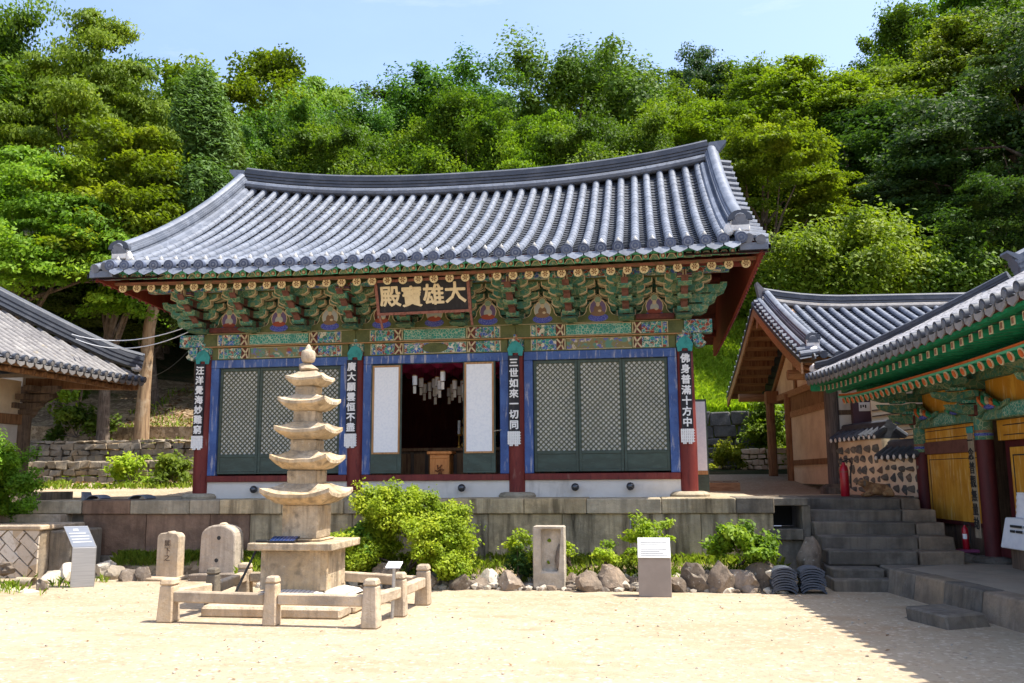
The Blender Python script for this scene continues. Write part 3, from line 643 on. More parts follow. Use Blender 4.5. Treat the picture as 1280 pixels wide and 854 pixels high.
def eave_strip(name, y0, y1, z0, z1, mat, k):
    q = MB(); n = 40
    for i in range(n):
        a = -6.1+12.2*i/n; b = -6.1+12.2*(i+1)/n; za = upl(a)*k; zb = upl(b)*k
        q.add([(a, y0, z0+za), (b, y0, z0+zb), (b, y1, z0+zb), (a, y1, z0+za), (a, y0, z1+za), (b, y0, z1+zb), (b, y1, z1+zb), (a, y1, z1+za)], [(3, 2, 1, 0), (4, 5, 6, 7), (0, 1, 5, 4), (2, 3, 7, 6)], 0)
    return q.build(name, mat, hall)
eave_strip('eave_batten', -1.45, -1.36, 5.335, 5.385, m['pinkline'], .55)
eave_strip('eave_batten', -1.90, -1.80, 5.435, 5.468, m['vgreen_line'], .8)
eave_strip('tile_board', -1.97, -1.85, 5.47, 5.51, m['dred'], .9)
# soffit boards
so_ = MB()
so_.grid(lambda u, v: (-6.1+12.2*u, -1.88+2.0*v, 5.47+upl(-6.1+12.2*u)*(1-v)*.8+(.0 if v < .3 else (v-.3)*.62)), 24, 8)
so_.build('soffit', m['dred'], hall)
# --- roof
RY = 3.3
def rz(x, t):
    k = (abs(x)/5.95)
    return 5.50+(.11*k**2.6)*(1-t)+.50*k**2.4*t+2.93*(.66*t+.34*t*t)
def front(u, t): return (u, -2.06+5.36*t, rz(u, t))
def back(u, t): return (u, 2*RY+2.06-5.36*t, rz(u, t))
US = [-5.70+i*.2923 for i in range(40)]
roof = MB()
tiles(roof, front, US, 20, .082, 0, 1, sag=.06)
tiles(roof, back, US, 9, .078, 0, 1, nar=4, nU=2)
# verges: short tiles across the gable rakes
for s in (-1, 1):
    for fn in (front, back):
        n = 17
        for k in range(n):
            t = .03+.95*k/(n-1)
            p0 = Vector(fn(s*5.70, t)); p1 = Vector(fn(s*6.16, t)); p1.z = p0.z-.10+.02
            roof.tube([p0+Vector((0, 0, .05)), p1+Vector((0, 0, .05))], .07, 8, 0)
        roof.grid(lambda u, v: tuple(Vector(fn(s*5.75, v))*(1-u)+Vector((s*6.18, fn(s*6, v)[1], fn(s*5.75, v)[2]-.12))*u), 3, 16, 1)
        roof.grid(lambda u, v: tuple(Vector((s*6.18, fn(s*6, v)[1], fn(s*5.75, v)[2]-.12-.10*u))), 1, 16, 1)
    e = MB(); q0 = Vector(front(s*5.68, 0))-Vector((0, 0, .05))
    for dx, dz, r in ((.14, .05, .085), (.34, .02, .085)): e.tube([q0+Vector((s*dx, .4, dz+.14)), q0+Vector((s*dx, -.03, dz))], r, 10)
    e.tube([q0+Vector((s*.1, .2, -.02)), q0+Vector((s*.48, .1, -.02))], .08, 8)
    e.box(min(q0.x, q0.x+s*.46), max(q0.x, q0.x+s*.46), q0.y, q0.y+.3, q0.z-.14, q0.z-.02)
    e.build('corner_tile', m['tile'], hall, smooth=40)
roof.build('tiled_roof', [m['tile'], m['tile_pan']], hall, smooth=40)
# eave end tiles (disc, knob) and drip tiles
m['knob'] = M('grey_white_glaze', (.42, .40, .37), .6, [('n', 9, (.28, .27, .25), .45, .65)], rnd=.25)
et = MB()
et.tube([(0, -2.02, -.012), (0, -2.125, -.02)], .100, 16, 0); et.tube([(0, -2.12, -.02), (0, -2.13, -.02)], .070, 14, 1); et.tube([(0, -2.129, -.02), (0, -2.138, -.02)], .050, 12, 0); et.tube([(0, -2.137, -.02), (0, -2.144, -.02)], .022, 10, 1)
m['disc'] = M('blue_grey_end_tile', (.055, .07, .115), .6, [('n', 9, (.085, .10, .145), .45, .65)], rnd=.2)
eo = et.build('eave_end_tile', [m['disc'], m['tile']], hall, smooth=40)
kn = MB(); kn.lathe((0, -1.87, .145), [(.035, -.03), (.042, .0), (.034, .03), (.012, .055), (0.003, .075)], 8); kn.build('porcelain_knob', m['knob'], eo, smooth=60)
dt = MB()
nn = 8
P = []
for j in range(nn+1):
    a = -1+2*j/nn; P.append((a*.135, .05*a*a))
low = [(.135*a, -.09-.075*(1-abs(a))**.8) for a in np.linspace(1, -1, 9)]
dt.prism([(a, b-.03) for a, b in P]+[(u, v) for u, v in low], 'xz', -2.10, -2.078, 0)
dt.v = [(a, b+.55*c-.0, c) for a, b, c in dt.v]
m['drip'] = M('drip_tile_clay', (.175, .195, .235), .55, [('n', 9, (.11, .125, .155), .46, .64), ('n', 30, (.25, .26, .28), .58, .7, .6)], rnd=.2)
do = dt.build('drip_tile', m['drip'], hall)
do.location.y += 0
for i, u in enumerate(US):
    o = eo if i == 0 else dup(eo, parent=hall); o.location = (u, 0, rz(u, 0)+.03)
    if i < len(US)-1:
        v = u+.146; o = do if i == 0 else dup(do, parent=hall); o.location = (v, 0, rz(v, 0)-.015)
# main ridge
path = [(x, RY, rz(x, 1)-.05) for x in np.linspace(-5.74, 5.74, 25)]
rd = MB(); rd.sweep(path, ridge_sec(.17, .46, 6), 0); rd.sweep([(a, b-.2, c+.10) for a, b, c in path], [(.09*math.cos(t*math.pi/4), .09*math.sin(t*math.pi/4)) for t in range(8)][::-1], 1)
for s in (-1, 1):
    x = 5.78*s; z = rz(5.78, 1)-.06
    rd.prism([(x-.2*s, z+.02), (x+.02*s, z-.15), (x+.09*s, z-.1), (x+.10*s, z+.22), (x+.30*s, z+.46), (x+.28*s, z+.5), (x-.1*s, z+.46)], 'xz', RY-.15, RY+.15, 1)
rdo = rd.build('main_ridge', [m['tile_dark'], m['tile']], hall, smooth=40)
# descending ridges
for s in (-1, 1):
    for fn in (front, back):
        dp = [Vector(fn(s*5.70, t))+Vector((s*.03, 0, .02)) for t in np.linspace(1, .06, 15)]
        d = MB(); d.sweep(dp, ridge_sec(.15, .26, 3), 0)
        d.sweep([p+Vector((-s*.21, 0, .05)) for p in dp[1:]], [(.085*math.cos(t*math.pi/4), .085*math.sin(t*math.pi/4)) for t in range(8)][::-1], 0)
        o = d.build('descending_ridge', m['tile'], hall, smooth=40)
        p = dp[-1]; sg = -1 if fn is front else 1
        e = MB(); n = 9
        e.prism([(p.x+.21*math.cos(math.pi*j/n), p.z+.24+.17*math.sin(math.pi*j/n)) for j in range(n+1)], 'xz', p.y+sg*.10, p.y+sg*.0, 0)
        e.build('ridge_end_tile', m['tile_dark'], o)
        l = MB(); l.box(p.x-.16, p.x+.16, min(p.y, p.y+sg*.07), max(p.y, p.y+sg*.07), p.z+.05, p.z+.235); l.rock((p.x+s*-.19, p.y+sg*.02, p.z+.10), (.10, .09, .13), 3+s, rough=.15)
        l.build('ridge_plaster', m['lime'], o, bevel=.02)
# gable wind boards
for s in (-1, 1):
    x = 6.04*s
    pts = [(y, z-.20) for _, y, z in [front(s*5.8, t) for t in np.linspace(0, 1, 12)]]+[(y, z-.20) for _, y, z in [back(s*5.8, t) for t in np.linspace(1, 0, 12)]]
    pts[0] = (-1.97, pts[0][1]); pts[-1] = (2*RY+1.97, pts[-1][1])
    low = [(y, 5.37-.35*(y+1.97)/(2*RY+3.94)-.07*math.sin(math.pi*(y+1.97)/(2*RY+3.94))) for y in np.linspace(2*RY+1.97, -1.97, 12)]
    q = MB(); q.prism(pts+low, 'yz', x-.025, x+.025, 0)
    o = q.build('gable_board', m['red_board'], hall)
    for y in np.linspace(-1.9, 2*RY+1.9, 44):
        zt = rz(5.8, 1-abs(y-RY)/5.36)-.25; zb = 5.37-.35*(y+1.97)/(2*RY+3.94)-.07*math.sin(math.pi*(y+1.97)/(2*RY+3.94))-.02
        if zt > zb: MB().box(x+.026*s if s > 0 else x-.055, x+.055 if s > 0 else x+.026*s, y-.03, y+.03, zb, zt).build('batten', m['red'], o)
    for y, z in ((-.88, 5.5), (1.2, 6.6), (3.3, 7.7), (5.4, 6.6), (7.48, 5.5)):
        pu = MB(); pu.tube([(4.7*s, y, z), (6.0*s, y, z)], .11, 10); pu.build('purlin_end', m['red'], hall, smooth=60)
# roof lining of the gable overhang
for s in (-1, 1):
    ln = MB(); ln.grid(lambda u, v: (s*(4.75+1.4*u), front(0, v*2)[1], (front if v <= .5 else back)(s*5, v*2 if v <= .5 else 2-2*v)[2]-.22), 2, 24)
    ln.build('roof_lining', m['dred'], hall)
# ================================================================ PAGODA
PX, PY = -.55, -5.2
pg = thing('stone_pagoda', 'five storey weathered granite pagoda with flared roof stones and round finial', 'pagoda', (PX, PY, 0))
def blockb(cx, cy, hx, hy, z0, z1, name, mat, parent, bev=.015, j=.006, taper=0):
    q = MB(); P = [(cx-hx, cy-hy, z0), (cx+hx, cy-hy, z0), (cx+hx, cy+hy, z0), (cx-hx, cy+hy, z0)]
    P += [(cx+(x-cx)*(1-taper), cy+(y-cy)*(1-taper), z1) for x, y, _ in P]
    q.hexa([tuple(c+random.uniform(-j, j) for c in p) for p in P]); return q.build(name, mat, parent, bevel=bev)
random.seed(8)
def wavy_mat():
    m_ = M('carved_lotus_stone', (.60, .55, .49), .9, [('w', (5.5, .01, .01), (.15, .13, .12), .70, .95, .8), ('n', 8, (.42, .36, .30), .5, .68, .8)], (30, .3, .01)); return m_
fs = MB(); fs.box(PX-.95, PX+.86, PY-1.02, PY-.62, .0, .14, 0, .012); fs.build('foundation_stone', MAT['granite'], pg, bevel=.03)
MB().box(PX-.9, PX+.9, PY-.6, PY+1.0, .0, .11).build('foundation_stone', MAT['granite'], pg, bevel=.03)
lt = MB(); lt.grid(lambda u, v: (PX-.62+1.24*u, PY-.78+1.5*v, .14+.15*(math.sin(math.pi*min(1, max(0, u)))**.45)*(math.sin(math.pi*v)**.4)), 24, 16)
lt.build('lotus_base', wavy_mat(), pg, smooth=60)
blockb(PX, PY, .405, .405, .22, .765, 'pedestal', MAT['pagoda'], pg)
for sx in (-1, 1):
    pil = MB(); pil.box(PX+sx*.405-.05, PX+sx*.405+.05, PY-.412, PY-.36, .26, .76); pil.build('corner_pilaster', MAT['pagoda'], pg, bevel=.01)
    if sx < 0: continue
    pil = MB(); pil.box(PX+.36, PX+.413, PY+sx*.36-.05, PY+sx*.36+.05, .26, .755)
    pil.build('corner_pilaster', MAT['pagoda'], pg, bevel=.01)
blockb(PX, PY, .575, .575, .768, .868, 'top_slab', MAT['pagoda'], pg, .012)
blockb(PX+.01, PY, .29, .29, .869, .90, 'body_seat', MAT['pagoda'], pg, .01)
def roofstone(z0, z1, hw, hb, parent, seed, tip=.06):
    # z0 underside at body, eave rises at corners, top meets next body
    q = MB(); n = 12; Z = z1-z0; rr = random.Random(seed)
    def P(u, v, lay):
        # u,v in -1..1
        rad = max(abs(u), abs(v)); cor = min(abs(u), abs(v))/max(rad, 1e-6)*rad
        x, y = u*hw*(1+.04*cor), v*hw*(1+.04*cor)
        if lay == 'b':
            f = max(0, (rad*hw-hb)/(hw-hb)); z = z0+Z*.36*f**1.15+tip*cor**3*f*.9
            if f == 0: z = z0
        else:
            f = max(0, (1-rad)); z = z0+Z*.52+tip*cor**3+Z*.50*min(1, f/(1-hb*.8/hw))**1.35
        w = .012*mnoise.noise(Vector((x*5+seed, y*5, z*4)))
        return (PX+x, PY+y, z+w)
    def patch(lay):
        V = [P(-1+2*i/n, -1+2*j/n, lay) for i in range(n+1) for j in range(n+1)]
        F = [(i*(n+1)+j, (i+1)*(n+1)+j, (i+1)*(n+1)+j+1, i*(n+1)+j+1) for i in range(n) for j in range(n)]
        return V, F
    Vb, Fb = patch('b'); Vt, Ft = patch('t')
    N1 = (n+1)**2; rim = [i*(n+1) for i in range(n)]+[n*(n+1)+j for j in range(n)]+[i*(n+1)+n for i in range(n, 0, -1)]+[j for j in range(n, 0, -1)]
    S = [(rim[k], rim[(k+1) % len(rim)], rim[(k+1) % len(rim)]+N1, rim[k]+N1) for k in range(len(rim))]
    q.add(Vb+Vt, [f[::-1] for f in Fb]+[tuple(i+N1 for i in f) for f in Ft]+S)
    return q.build('roof_stone', MAT['pagoda'], parent, smooth=24)
st = [(.90, 1.335, .335, 0, 0), ]
blockb(PX, PY, .25, .25, .90, 1.335, 'body_stone', MAT['pagoda'], pg, .012)
roofstone(1.335, 1.62, .462, .265, pg, 1, .085)
blockb(PX-.01, PY, .205, .205, 1.585, 1.80, 'body_stone', MAT['pagoda'], pg, .012)
roofstone(1.80, 2.06, .378, .215, pg, 2, .075)
blockb(PX-.02, PY, .177, .177, 2.02, 2.21, 'body_stone', MAT['pagoda'], pg, .012)
roofstone(2.21, 2.46, .345, .19, pg, 3, .05)
blockb(PX-.02, PY, .157, .157, 2.42, 2.60, 'body_stone', MAT['pagoda'], pg, .012)
roofstone(2.60, 2.83, .318, .17, pg, 4, .065)
blockb(PX-.02, PY, .143, .143, 2.80, 2.94, 'body_stone', MAT['pagoda'], pg, .014)
roofstone(2.94, 3.14, .25, .155, pg, 5, .03)
fb = MB(); fb.rock((PX-.03, PY, 3.205), (.145, .145, .085), 5, rough=.12, sub=3); fb.build('finial_base', MAT['granite'], pg, smooth=50)
fn_ = MB(); fn_.lathe((PX-.04, PY, 3.29), [(.05, -.02), (.085, 0), (.098, .05), (.097, .12), (.085, .15), (.05, .165), (.045, .18), (.038, .20), (.018, .235), (.004, .245)], 16)
fn_.build('finial', MAT['granite'], pg, smooth=50)
# solar panel lamp lying on the slab
sp = thing('solar_panel', 'small blue solar panel resting on the slab of the pagoda', 'solar panel', (PX-.1, PY-.47, .87))
q = MB(); q.hexa([(PX-.30, PY-.56, .875), (PX+.06, PY-.56, .875), (PX+.06, PY-.37, .925), (PX-.30, PY-.37, .925), (PX-.30, PY-.56, .89), (PX+.06, PY-.56, .89), (PX+.06, PY-.37, .94), (PX-.30, PY-.37, .94)]); fo = q.build('panel_frame', MAT['rubber'], sp)
q = MB(); q.add([(PX-.285, PY-.55, .8935), (PX+.045, PY-.55, .8935), (PX+.045, PY-.38, .9415), (PX-.285, PY-.38, .9415)], [(0, 1, 2, 3)]); q.build('cells', MAT['solar'], sp)
q = MB()
for k in range(1, 7): q.add([(PX-.285+k*.047, PY-.551, .8945), (PX-.282+k*.047, PY-.551, .8945), (PX-.282+k*.047, PY-.38, .943), (PX-.285+k*.047, PY-.38, .943)], [(0, 1, 2, 3)])
q.build('cell_lines', MAT['steel'], sp)
q = MB(); q.box(PX-.50, PX-.33, PY-.5, PY-.40, .87, .90); q.build('cable_block', MAT['rubber'], sp, bevel=.01)
sl_ = thing('spotlight_stake', 'thin black rod leaning against the left side of the pagoda slab', 'lamp stake', (PX-.62, PY-.35, 0))
q = MB(); q.tube([(PX-.70, PY-.62, .22), (PX-.5, PY-.46, .765)], .016, 8); q.build('rod', MAT['rubber'], sl_)
q = MB(); q.box(PX-.80, PX-.60, PY-.70, PY-.55, .15, .215); q.build('foot_plate', MAT['rubber'], sl_, bevel=.01)
# ---------------- stone railing
fe = thing('stone_railing', 'low square granite post and rail fence around the pagoda', 'stone railing', (-.5, -5.4, 0))
random.seed(3)
posts = [(-1.72, -6.58, .105, .48, 'granite'), (-.36, -6.70, .088, .53, 'granite'), (.86, -6.76, .10, .52, 'granite'), (.95, -5.9, .09, .50, 'granite'), (1.0, -4.9, .10, .50, 'granite'), (-1.58, -5.75, .085, .52, 'granite_dark'), (-1.75, -4.45, .10, .46, 'granite'), (-.4, -4.3, .09, .46, 'granite')]
for x, y, w_, h, mm in posts:
    w_ *= .9
    q = MB(); q.hexa([(x-w_*1.12, y-w_*1.1, 0), (x+w_*1.12, y-w_*1.1, 0), (x+w_*1.12, y+w_*1.1, 0), (x-w_*1.12, y+w_*1.1, 0), (x-w_*.9, y-w_*.9, h-.05), (x+w_*.9, y-w_*.9, h-.05), (x+w_*.9, y+w_*.9, h-.05), (x-w_*.9, y+w_*.9, h-.05)])
    q.hexa([(x-w_, y-w_, h-.048), (x+w_, y-w_, h-.048), (x+w_, y+w_, h-.048), (x-w_, y+w_, h-.048), (x-w_*.8, y-w_*.8, h+.03), (x+w_*.8, y-w_*.8, h+.03), (x+w_*.8, y+w_*.8, h+.03), (x-w_*.8, y+w_*.8, h+.03)])
    q.build('post', MAT[mm], fe, bevel=.018)
def rail(a, b, z=.30): MB().bar((a[0], a[1], z), (b[0], b[1], z+random.uniform(-.01, .01)), .12, .13).build('rail', MAT['granite'], fe, bevel=.015)
P_ = posts
for i, j in ((0, 1), (1, 2), (2, 3), (3, 4), (4, 7), (7, 6), (6, 5), (5, 0)):
    a, b = Vector(P_[i][:2]), Vector(P_[j][:2]); d = (b-a).normalized(); rail(a+d*.085, b-d*.085)
# small plaque on a rod beside the railing
q_ = thing('small_sign', 'little blank white plate on a thin grey rod beside the pagoda railing', 'sign', (.92, -6.08, 0))
MB().tube([(.91, -6.08, 0), (.93, -6.08, .60)], .022, 8).build('rod', MAT['steel'], q_)
MB().hexa([(.84, -6.16, .60), (1.02, -6.16, .60), (1.02, -6.02, .655), (.84, -6.02, .655), (.84, -6.16, .615), (1.02, -6.16, .615), (1.02, -6.02, .67), (.84, -6.02, .67)]).build('plate', MAT['white'], q_)

# ================================================================ STONES AND SIGNS IN THE COURTYARD
s1 = thing('inscribed_stone', 'slim pale granite marker stone with carved characters left of the pagoda', 'marker stone', (-4.25, -2.35, 0))
q = MB(); q.prism([(-4.45, .02), (-4.05, .02), (-4.05, .72), (-4.10, .775), (-4.22, .79), (-4.25, .815), (-4.28, .79), (-4.40, .775), (-4.45, .72)], 'xz', -2.46, -2.24); q.build('body', MAT['granite'], s1, bevel=.015)
txt('閣\n下\n之', .12, MAT['wood_old'], s1, 'lettering', .008, mtx=Matrix.Translation((-4.25, -2.464, .48)) @ FRONT)
MB().box(-4.62, -3.98, -2.65, -2.15, -.02, .05, 0, .02).build('foot_slab', MAT['granite'], s1, bevel=.02)
MAT['stele'] = stone('stele_granite', (.42, .35, .275), .4, (.44, .34, .25), .5)
s2 = thing('stele_stone', 'thick round topped granite stone with two drilled holes on a block base', 'stele', (-3.35, -2.3, 0))
q = MB(); top = [(.31*math.cos(math.pi*t/10), .73+.19*math.sin(math.pi*t/10)) for t in range(11)]
q.prism([(-3.35+u, v) for u, v in [(-.33, .10), (.33, .10)]+top], 'xz', -2.46, -2.12); bo = q.build('body', MAT['stele'], s2, bevel=.03, bseg=2)
for x, z in ((-3.33, .70), (-3.36, .33)):
    q = MB(); q.disc((x, z), .035, -2.4615, 12); q.build('hole_disc', MAT['ink'], s2)  # flat black disc on the face, painting the dark inside of a hole
q = MB(); q.rock((-3.33, -2.29, .925), (.09, .09, .03), 3, rough=.2); q.build('top_knob', MAT['granite'], s2)
MB().box(-3.78, -2.95, -2.62, -2.02, -.02, .12, 0, .02).build('base_block', MAT['rock'], s2, bevel=.02)
for t_ in (s1, s2): t_.location.x += .17
s3 = thing('stone_trough', 'upright hollowed stone trough block with moss filled holes standing among garden rocks', 'stone trough', (2.52, -3.1, 0))
q = MB(); x0, x1, z1 = 2.28, 2.76, .94
fr = [(x0, 0), (x1, 0), (x1, z1), (x0, z1)]; inn = [(x0+.13, .27), (x0+.38, .27), (x1-.05, .90), (x0+.13, .90)]
yf, yb, yi = -3.24, -2.92, -3.12
V = [(u, yf, v) for u, v in fr]+[(u, yf, v) for u, v in inn]+[(u, yi, v) for u, v in inn]+[(u, yb, v) for u, v in fr]
F = [(0, 1, 5, 4), (1, 2, 6, 5), (2, 3, 7, 6), (3, 0, 4, 7), (4, 5, 9, 8), (5, 6, 10, 9), (6, 7, 11, 10), (7, 4, 8, 11), (8, 9, 10, 11), (0, 12, 13, 1), (1, 13, 14, 2), (2, 14, 15, 3), (3, 15, 12, 0), (15, 14, 13, 12)]
q.add(V, F); q.build('body', MAT['rock_pale'], s3, bevel=.02)
for k, (x, z) in enumerate(((2.52, .73), (2.50, .40))):
    q = MB(); q.rock((x, yi-.005, z), (.035, .02, .035), k, rough=.3); q.build('moss_plug', LEAF['bush'], s3)
q = MB(); q.rock((2.67, -3.17, .50), (.07, .07, .22), 6, rough=.4, sub=3); q.build('worn_edge', MAT['rock'], s3)
def sign(name, label, pts, wv, parent_loc, lines):
    t = thing(name, label, 'sign', parent_loc)
    # pts profile (y,z) polyline of sheet, x extent
    return t
# steel info sign left (bent sheet, seen from the side)
sg = thing('info_sign', 'bent brushed steel sign with a slanted reading face, left of the marker stone', 'information sign', (-4.92, -3.6, 0))
A, Bq = Vector((-5.06, -3.61, 0)), Vector((-4.76, -3.43, 0)); ax = (Bq-A); nrm = Vector((ax.y, -ax.x, 0)).normalized()
def sheet(lo, hi, out0, out1, th=.03):
    p = [A+nrm*out0+Vector((0, 0, lo)), Bq+nrm*out0+Vector((0, 0, lo)), Bq+nrm*(out0)-nrm*th+Vector((0, 0, lo)), A+nrm*out0-nrm*th+Vector((0, 0, lo))]
    p2 = [v+nrm*(out1-out0)+Vector((0, 0, hi-lo)) for v in p]; return MB().hexa(p+p2)
sheet(0, .62, 0, 0, .12).build('upright', MAT['steel'], sg, bevel=.006)
MB().hexa([A-nrm*.002+Vector((-.22*(z/.4)*1, 0, .62+z))+d for z in (0.002, .33) for d in (Vector((0, 0, 0)), ax, ax-nrm*.10, -nrm*.10)]).build('reading_face', MAT['steel'], sg, bevel=.006)
for k in range(5):
    z0 = .70+k*.045; f = lambda u, z: A+ax*u+Vector((-.22*((z-.62)/.4), 0, z))+nrm*.003
    ww = (.9, .85, .9, .8, .55)[k]; u0 = .12 if k < 4 else .35
    MB().add([f(u0, z0), f(ww, z0), f(ww, z0+.012 if k < 4 else z0+.03), f(u0, z0+.012 if k < 4 else z0+.03)], [(0, 1, 2, 3)]).build('text_line', MAT['white'], sg)
sg2 = thing('info_sign', 'brown grey metal box sign with a pale slanted top, right of the stone trough', 'information sign', (4.1, -3.75, 0))
q = MB(); q.prism([(-3.86, 0), (-3.60, 0), (-3.60, .72), (-3.62, .78), (-3.86, .53)], 'yz', 3.86, 4.32); q.build('body', M('taupe_metal', (.27, .225, .19), .45, [('n', 4, (.31, .26, .22), .45, .65)], None, .4), sg2, bevel=.006)
q = MB(); q.hexa([(3.86, -3.875, .535), (4.32, -3.875, .535), (4.32, -3.62, .795), (3.86, -3.62, .795), (3.86, -3.885, .545), (4.32, -3.885, .545), (4.32, -3.63, .805), (3.86, -3.63, .805)]); q.build('reading_face', MAT['signface'], sg2)
for k in range(7):
    z0 = .565+k*.028; f = lambda x, z: (x, -3.8865+(z-.545)*.98, z+.0015)
    q = MB(); q.add([f(3.90, z0), f(4.27-(k % 3)*.05, z0), f(4.27-(k % 3)*.05, z0+.006), f(3.90, z0+.006)], [(0, 1, 2, 3)]); q.build('text_line', MAT['ink'], sg2)
# ---------------- left side: low mosaic wall, side steps
mw = thing('low_stone_wall', 'sunlit low wall end of diagonal rough stones with a flat cap, at the left edge', 'stone wall', (-7.1, -2.0, 0))
zig = M('diagonal_masonry', (.50, .42, .33), .95, [('c', (2.6, 2.6, 2.6), (.40, .30, .19), .5, .52, .8), ('c', (2.6, 2.6, 2.6), (.58, .53, .46), .75, .76, .9), ('n', 12, (.34, .27, .19), .52, .7, .7)], [(16, .5, .03)])
def clip(poly, f):
    out = []
    for a, b in zip(poly, poly[1:]+poly[:1]):
        fa, fb_ = f(a), f(b)
        if fa >= 0: out.append(a)
        if (fa >= 0) != (fb_ >= 0): t = fa/(fa-fb_); out.append((a[0]+(b[0]-a[0])*t, a[1]+(b[1]-a[1])*t))
    return out
rr = random.Random(2); q = MB(); ca, sa = math.cos(R(-40)), math.sin(R(-40))
for i in range(-12, 14):
    o_ = rr.uniform(0, .3)
    for k in range(-12, 14):
        u0, v0 = k*.36+o_, i*.19; g_ = .014
        P = [(u0+g_, v0+g_), (u0+.36-g_, v0+g_), (u0+.36-g_, v0+.19-g_), (u0+g_, v0+.19-g_)]
        P = [(-7.8+(u*ca-v*sa)+rr.uniform(-.015, .015), .4+(u*sa+v*ca)+rr.uniform(-.015, .015)) for u, v in P]
        for f in (lambda p: p[0]+9.2, lambda p: -6.52-p[0], lambda p: p[1]-.0, lambda p: .815-p[1]):
            if P: P = clip(P, f)
        if len(P) > 2: q.prism(P, 'xz', -2.425-rr.uniform(0, .02), -2.38)
q.build('diagonal_stones', zig, mw, bevel=.012)
MB().box(-9.2, -6.50, -2.40, -1.2, -.05, .82, 0).build('core', MAT['wallstone'], mw, bevel=.02)
MB().box(-9.25, -6.46, -2.47, -1.22, .825, .90, 0, .012).build('cap_slab', MAT['granite'], mw, bevel=.02)
MB().box(-6.495, -6.10, -2.2, -1.2, -.05, .80, 0, .015).build('shaded_side', MAT['granite_dark'], mw, bevel=.03)  # added block, its dark colour paints the shaded right face of the wall
ss = thing('side_wall_steps', 'stepped stone blocks at the left end of the terrace beside the bush', 'stone steps', (-7.4, -1.1, 0))
for (x0, x1, y0, y1, z0, z1, mm) in ((-7.98, -6.63, -1.13, -.5, 1.05, 1.296, 'granite_grey'), (-8.3, -6.93, -1.30, -.6, .86, 1.046, 'granite'), (-8.2, -6.95, -1.2, -.6, 0, .856, 'granite_dark'), (-6.94, -6.635, -.95, -.5, 0, 1.046, 'step'), (-7.0, -6.64, -1.25, -.96, .0, .62, 'granite_dark'), (-6.95, -6.64, -1.30, -.97, .622, .76, 'granite_grey')):
    MB().box(x0, x1, y0, y1, z0, z1, 0, .008).build('block', MAT[mm], ss, bevel=.015)
rw = thing('retaining_wall', 'rough stone retaining wall hidden behind the bush and the low wall on the left', 'stone wall', (-12, -.8, 0))
def rubble(name, parent, x0, x1, yf, z0, z1, size, seed, mat, wob=.05, yfun=None, asp=1.5, lean=0):
    rr = random.Random(seed); q = MB(); z = z0
    while z < z1-.02:
        h = min(size*rr.uniform(.8, 1.15), z1-z); x = x0
        if z1-z-h < size*.35: h = z1-z
        while x < x1:
            w_ = size*asp*rr.uniform(.6, 1.4); yy = (yfun(x) if yfun else yf)+rr.uniform(-wob, wob)*.6+lean*(z-z0); g_ = .012
            P = [(x+g_, yy, z+g_), (x+w_-g_, yy, z+g_), (x+w_-g_, yy+.35, z+g_), (x+g_, yy+.35, z+g_), (x+g_, yy, z+h-g_), (x+w_-g_, yy, z+h-g_), (x+w_-g_, yy+.35, z+h-g_), (x+g_, yy+.35, z+h-g_)]
            q.hexa([tuple(c+rr.uniform(-.042, .042)*size/.25 for c in p) for p in P]); x += w_
        z += h
    return q.build(name, mat, parent, bevel=size*.12, bseg=2)
rubble('masonry', rw, -13, -8.2, -.95, -.05, 1.22, .24, 5, MAT['wallstone'])
# ---------------- drain chamber and stairs
dc = thing('drain_chamber', 'dark square drain opening with stone lintel and sill between terrace and stairs', 'drain opening', (6.35, -1.0, 0))
for (x0, x1, y0, y1, z0, z1, mm) in ((6.025, 6.70, -1.12, .3, 1.17, 1.296, 'granite_dark'), (6.60, 6.74, -1.1, .3, .0, 1.168, 'granite_dark'), (6.025, 6.598, -1.16, -.2, .60, .78, 'granite_dark'), (6.025, 6.598, -1.06, -.2, -.05, .597, 'granite_dark'), (6.025, 6.598, .0, .1, .78, 1.168, 'ink')):
    MB().box(x0, x1, y0, y1, z0, z1).build('chamber_block', MAT[mm], dc, bevel=.012)  # the ink black back panel paints the shade inside the opening
stz = thing('stone_stairs', 'broad worn stone stairs in shade climbing to the terrace on the right', 'stairs', (7.7, -1.4, 0))
random.seed(21)
levels = [(-.35, 1.27), (-.85, 1.08), (-1.35, .90), (-1.85, .71), (-2.30, .52)]
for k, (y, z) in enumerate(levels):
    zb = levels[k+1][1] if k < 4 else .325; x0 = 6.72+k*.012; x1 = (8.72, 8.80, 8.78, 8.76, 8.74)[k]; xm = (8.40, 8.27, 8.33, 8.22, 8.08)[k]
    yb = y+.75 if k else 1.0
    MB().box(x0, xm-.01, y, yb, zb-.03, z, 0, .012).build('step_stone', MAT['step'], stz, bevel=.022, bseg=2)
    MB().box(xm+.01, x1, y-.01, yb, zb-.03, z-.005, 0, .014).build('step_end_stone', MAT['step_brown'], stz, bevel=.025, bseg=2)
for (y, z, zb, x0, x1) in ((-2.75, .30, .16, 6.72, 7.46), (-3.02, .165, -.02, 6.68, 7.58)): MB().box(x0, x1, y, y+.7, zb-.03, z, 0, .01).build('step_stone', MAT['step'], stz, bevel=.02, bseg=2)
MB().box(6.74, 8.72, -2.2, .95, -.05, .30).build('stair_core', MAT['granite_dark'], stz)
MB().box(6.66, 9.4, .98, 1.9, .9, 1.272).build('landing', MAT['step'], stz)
tu = thing('upright_edge_stone', 'rough brown upright stone at the foot of the stairs beside the stacked tiles', 'edge stone', (6.55, -2.1, 0))
q = MB(); q.rock((6.48, -2.1, .32), (.22, .2, .42), 14, rough=.25, sub=3); q.build('body', MAT['rock'], tu, smooth=40)
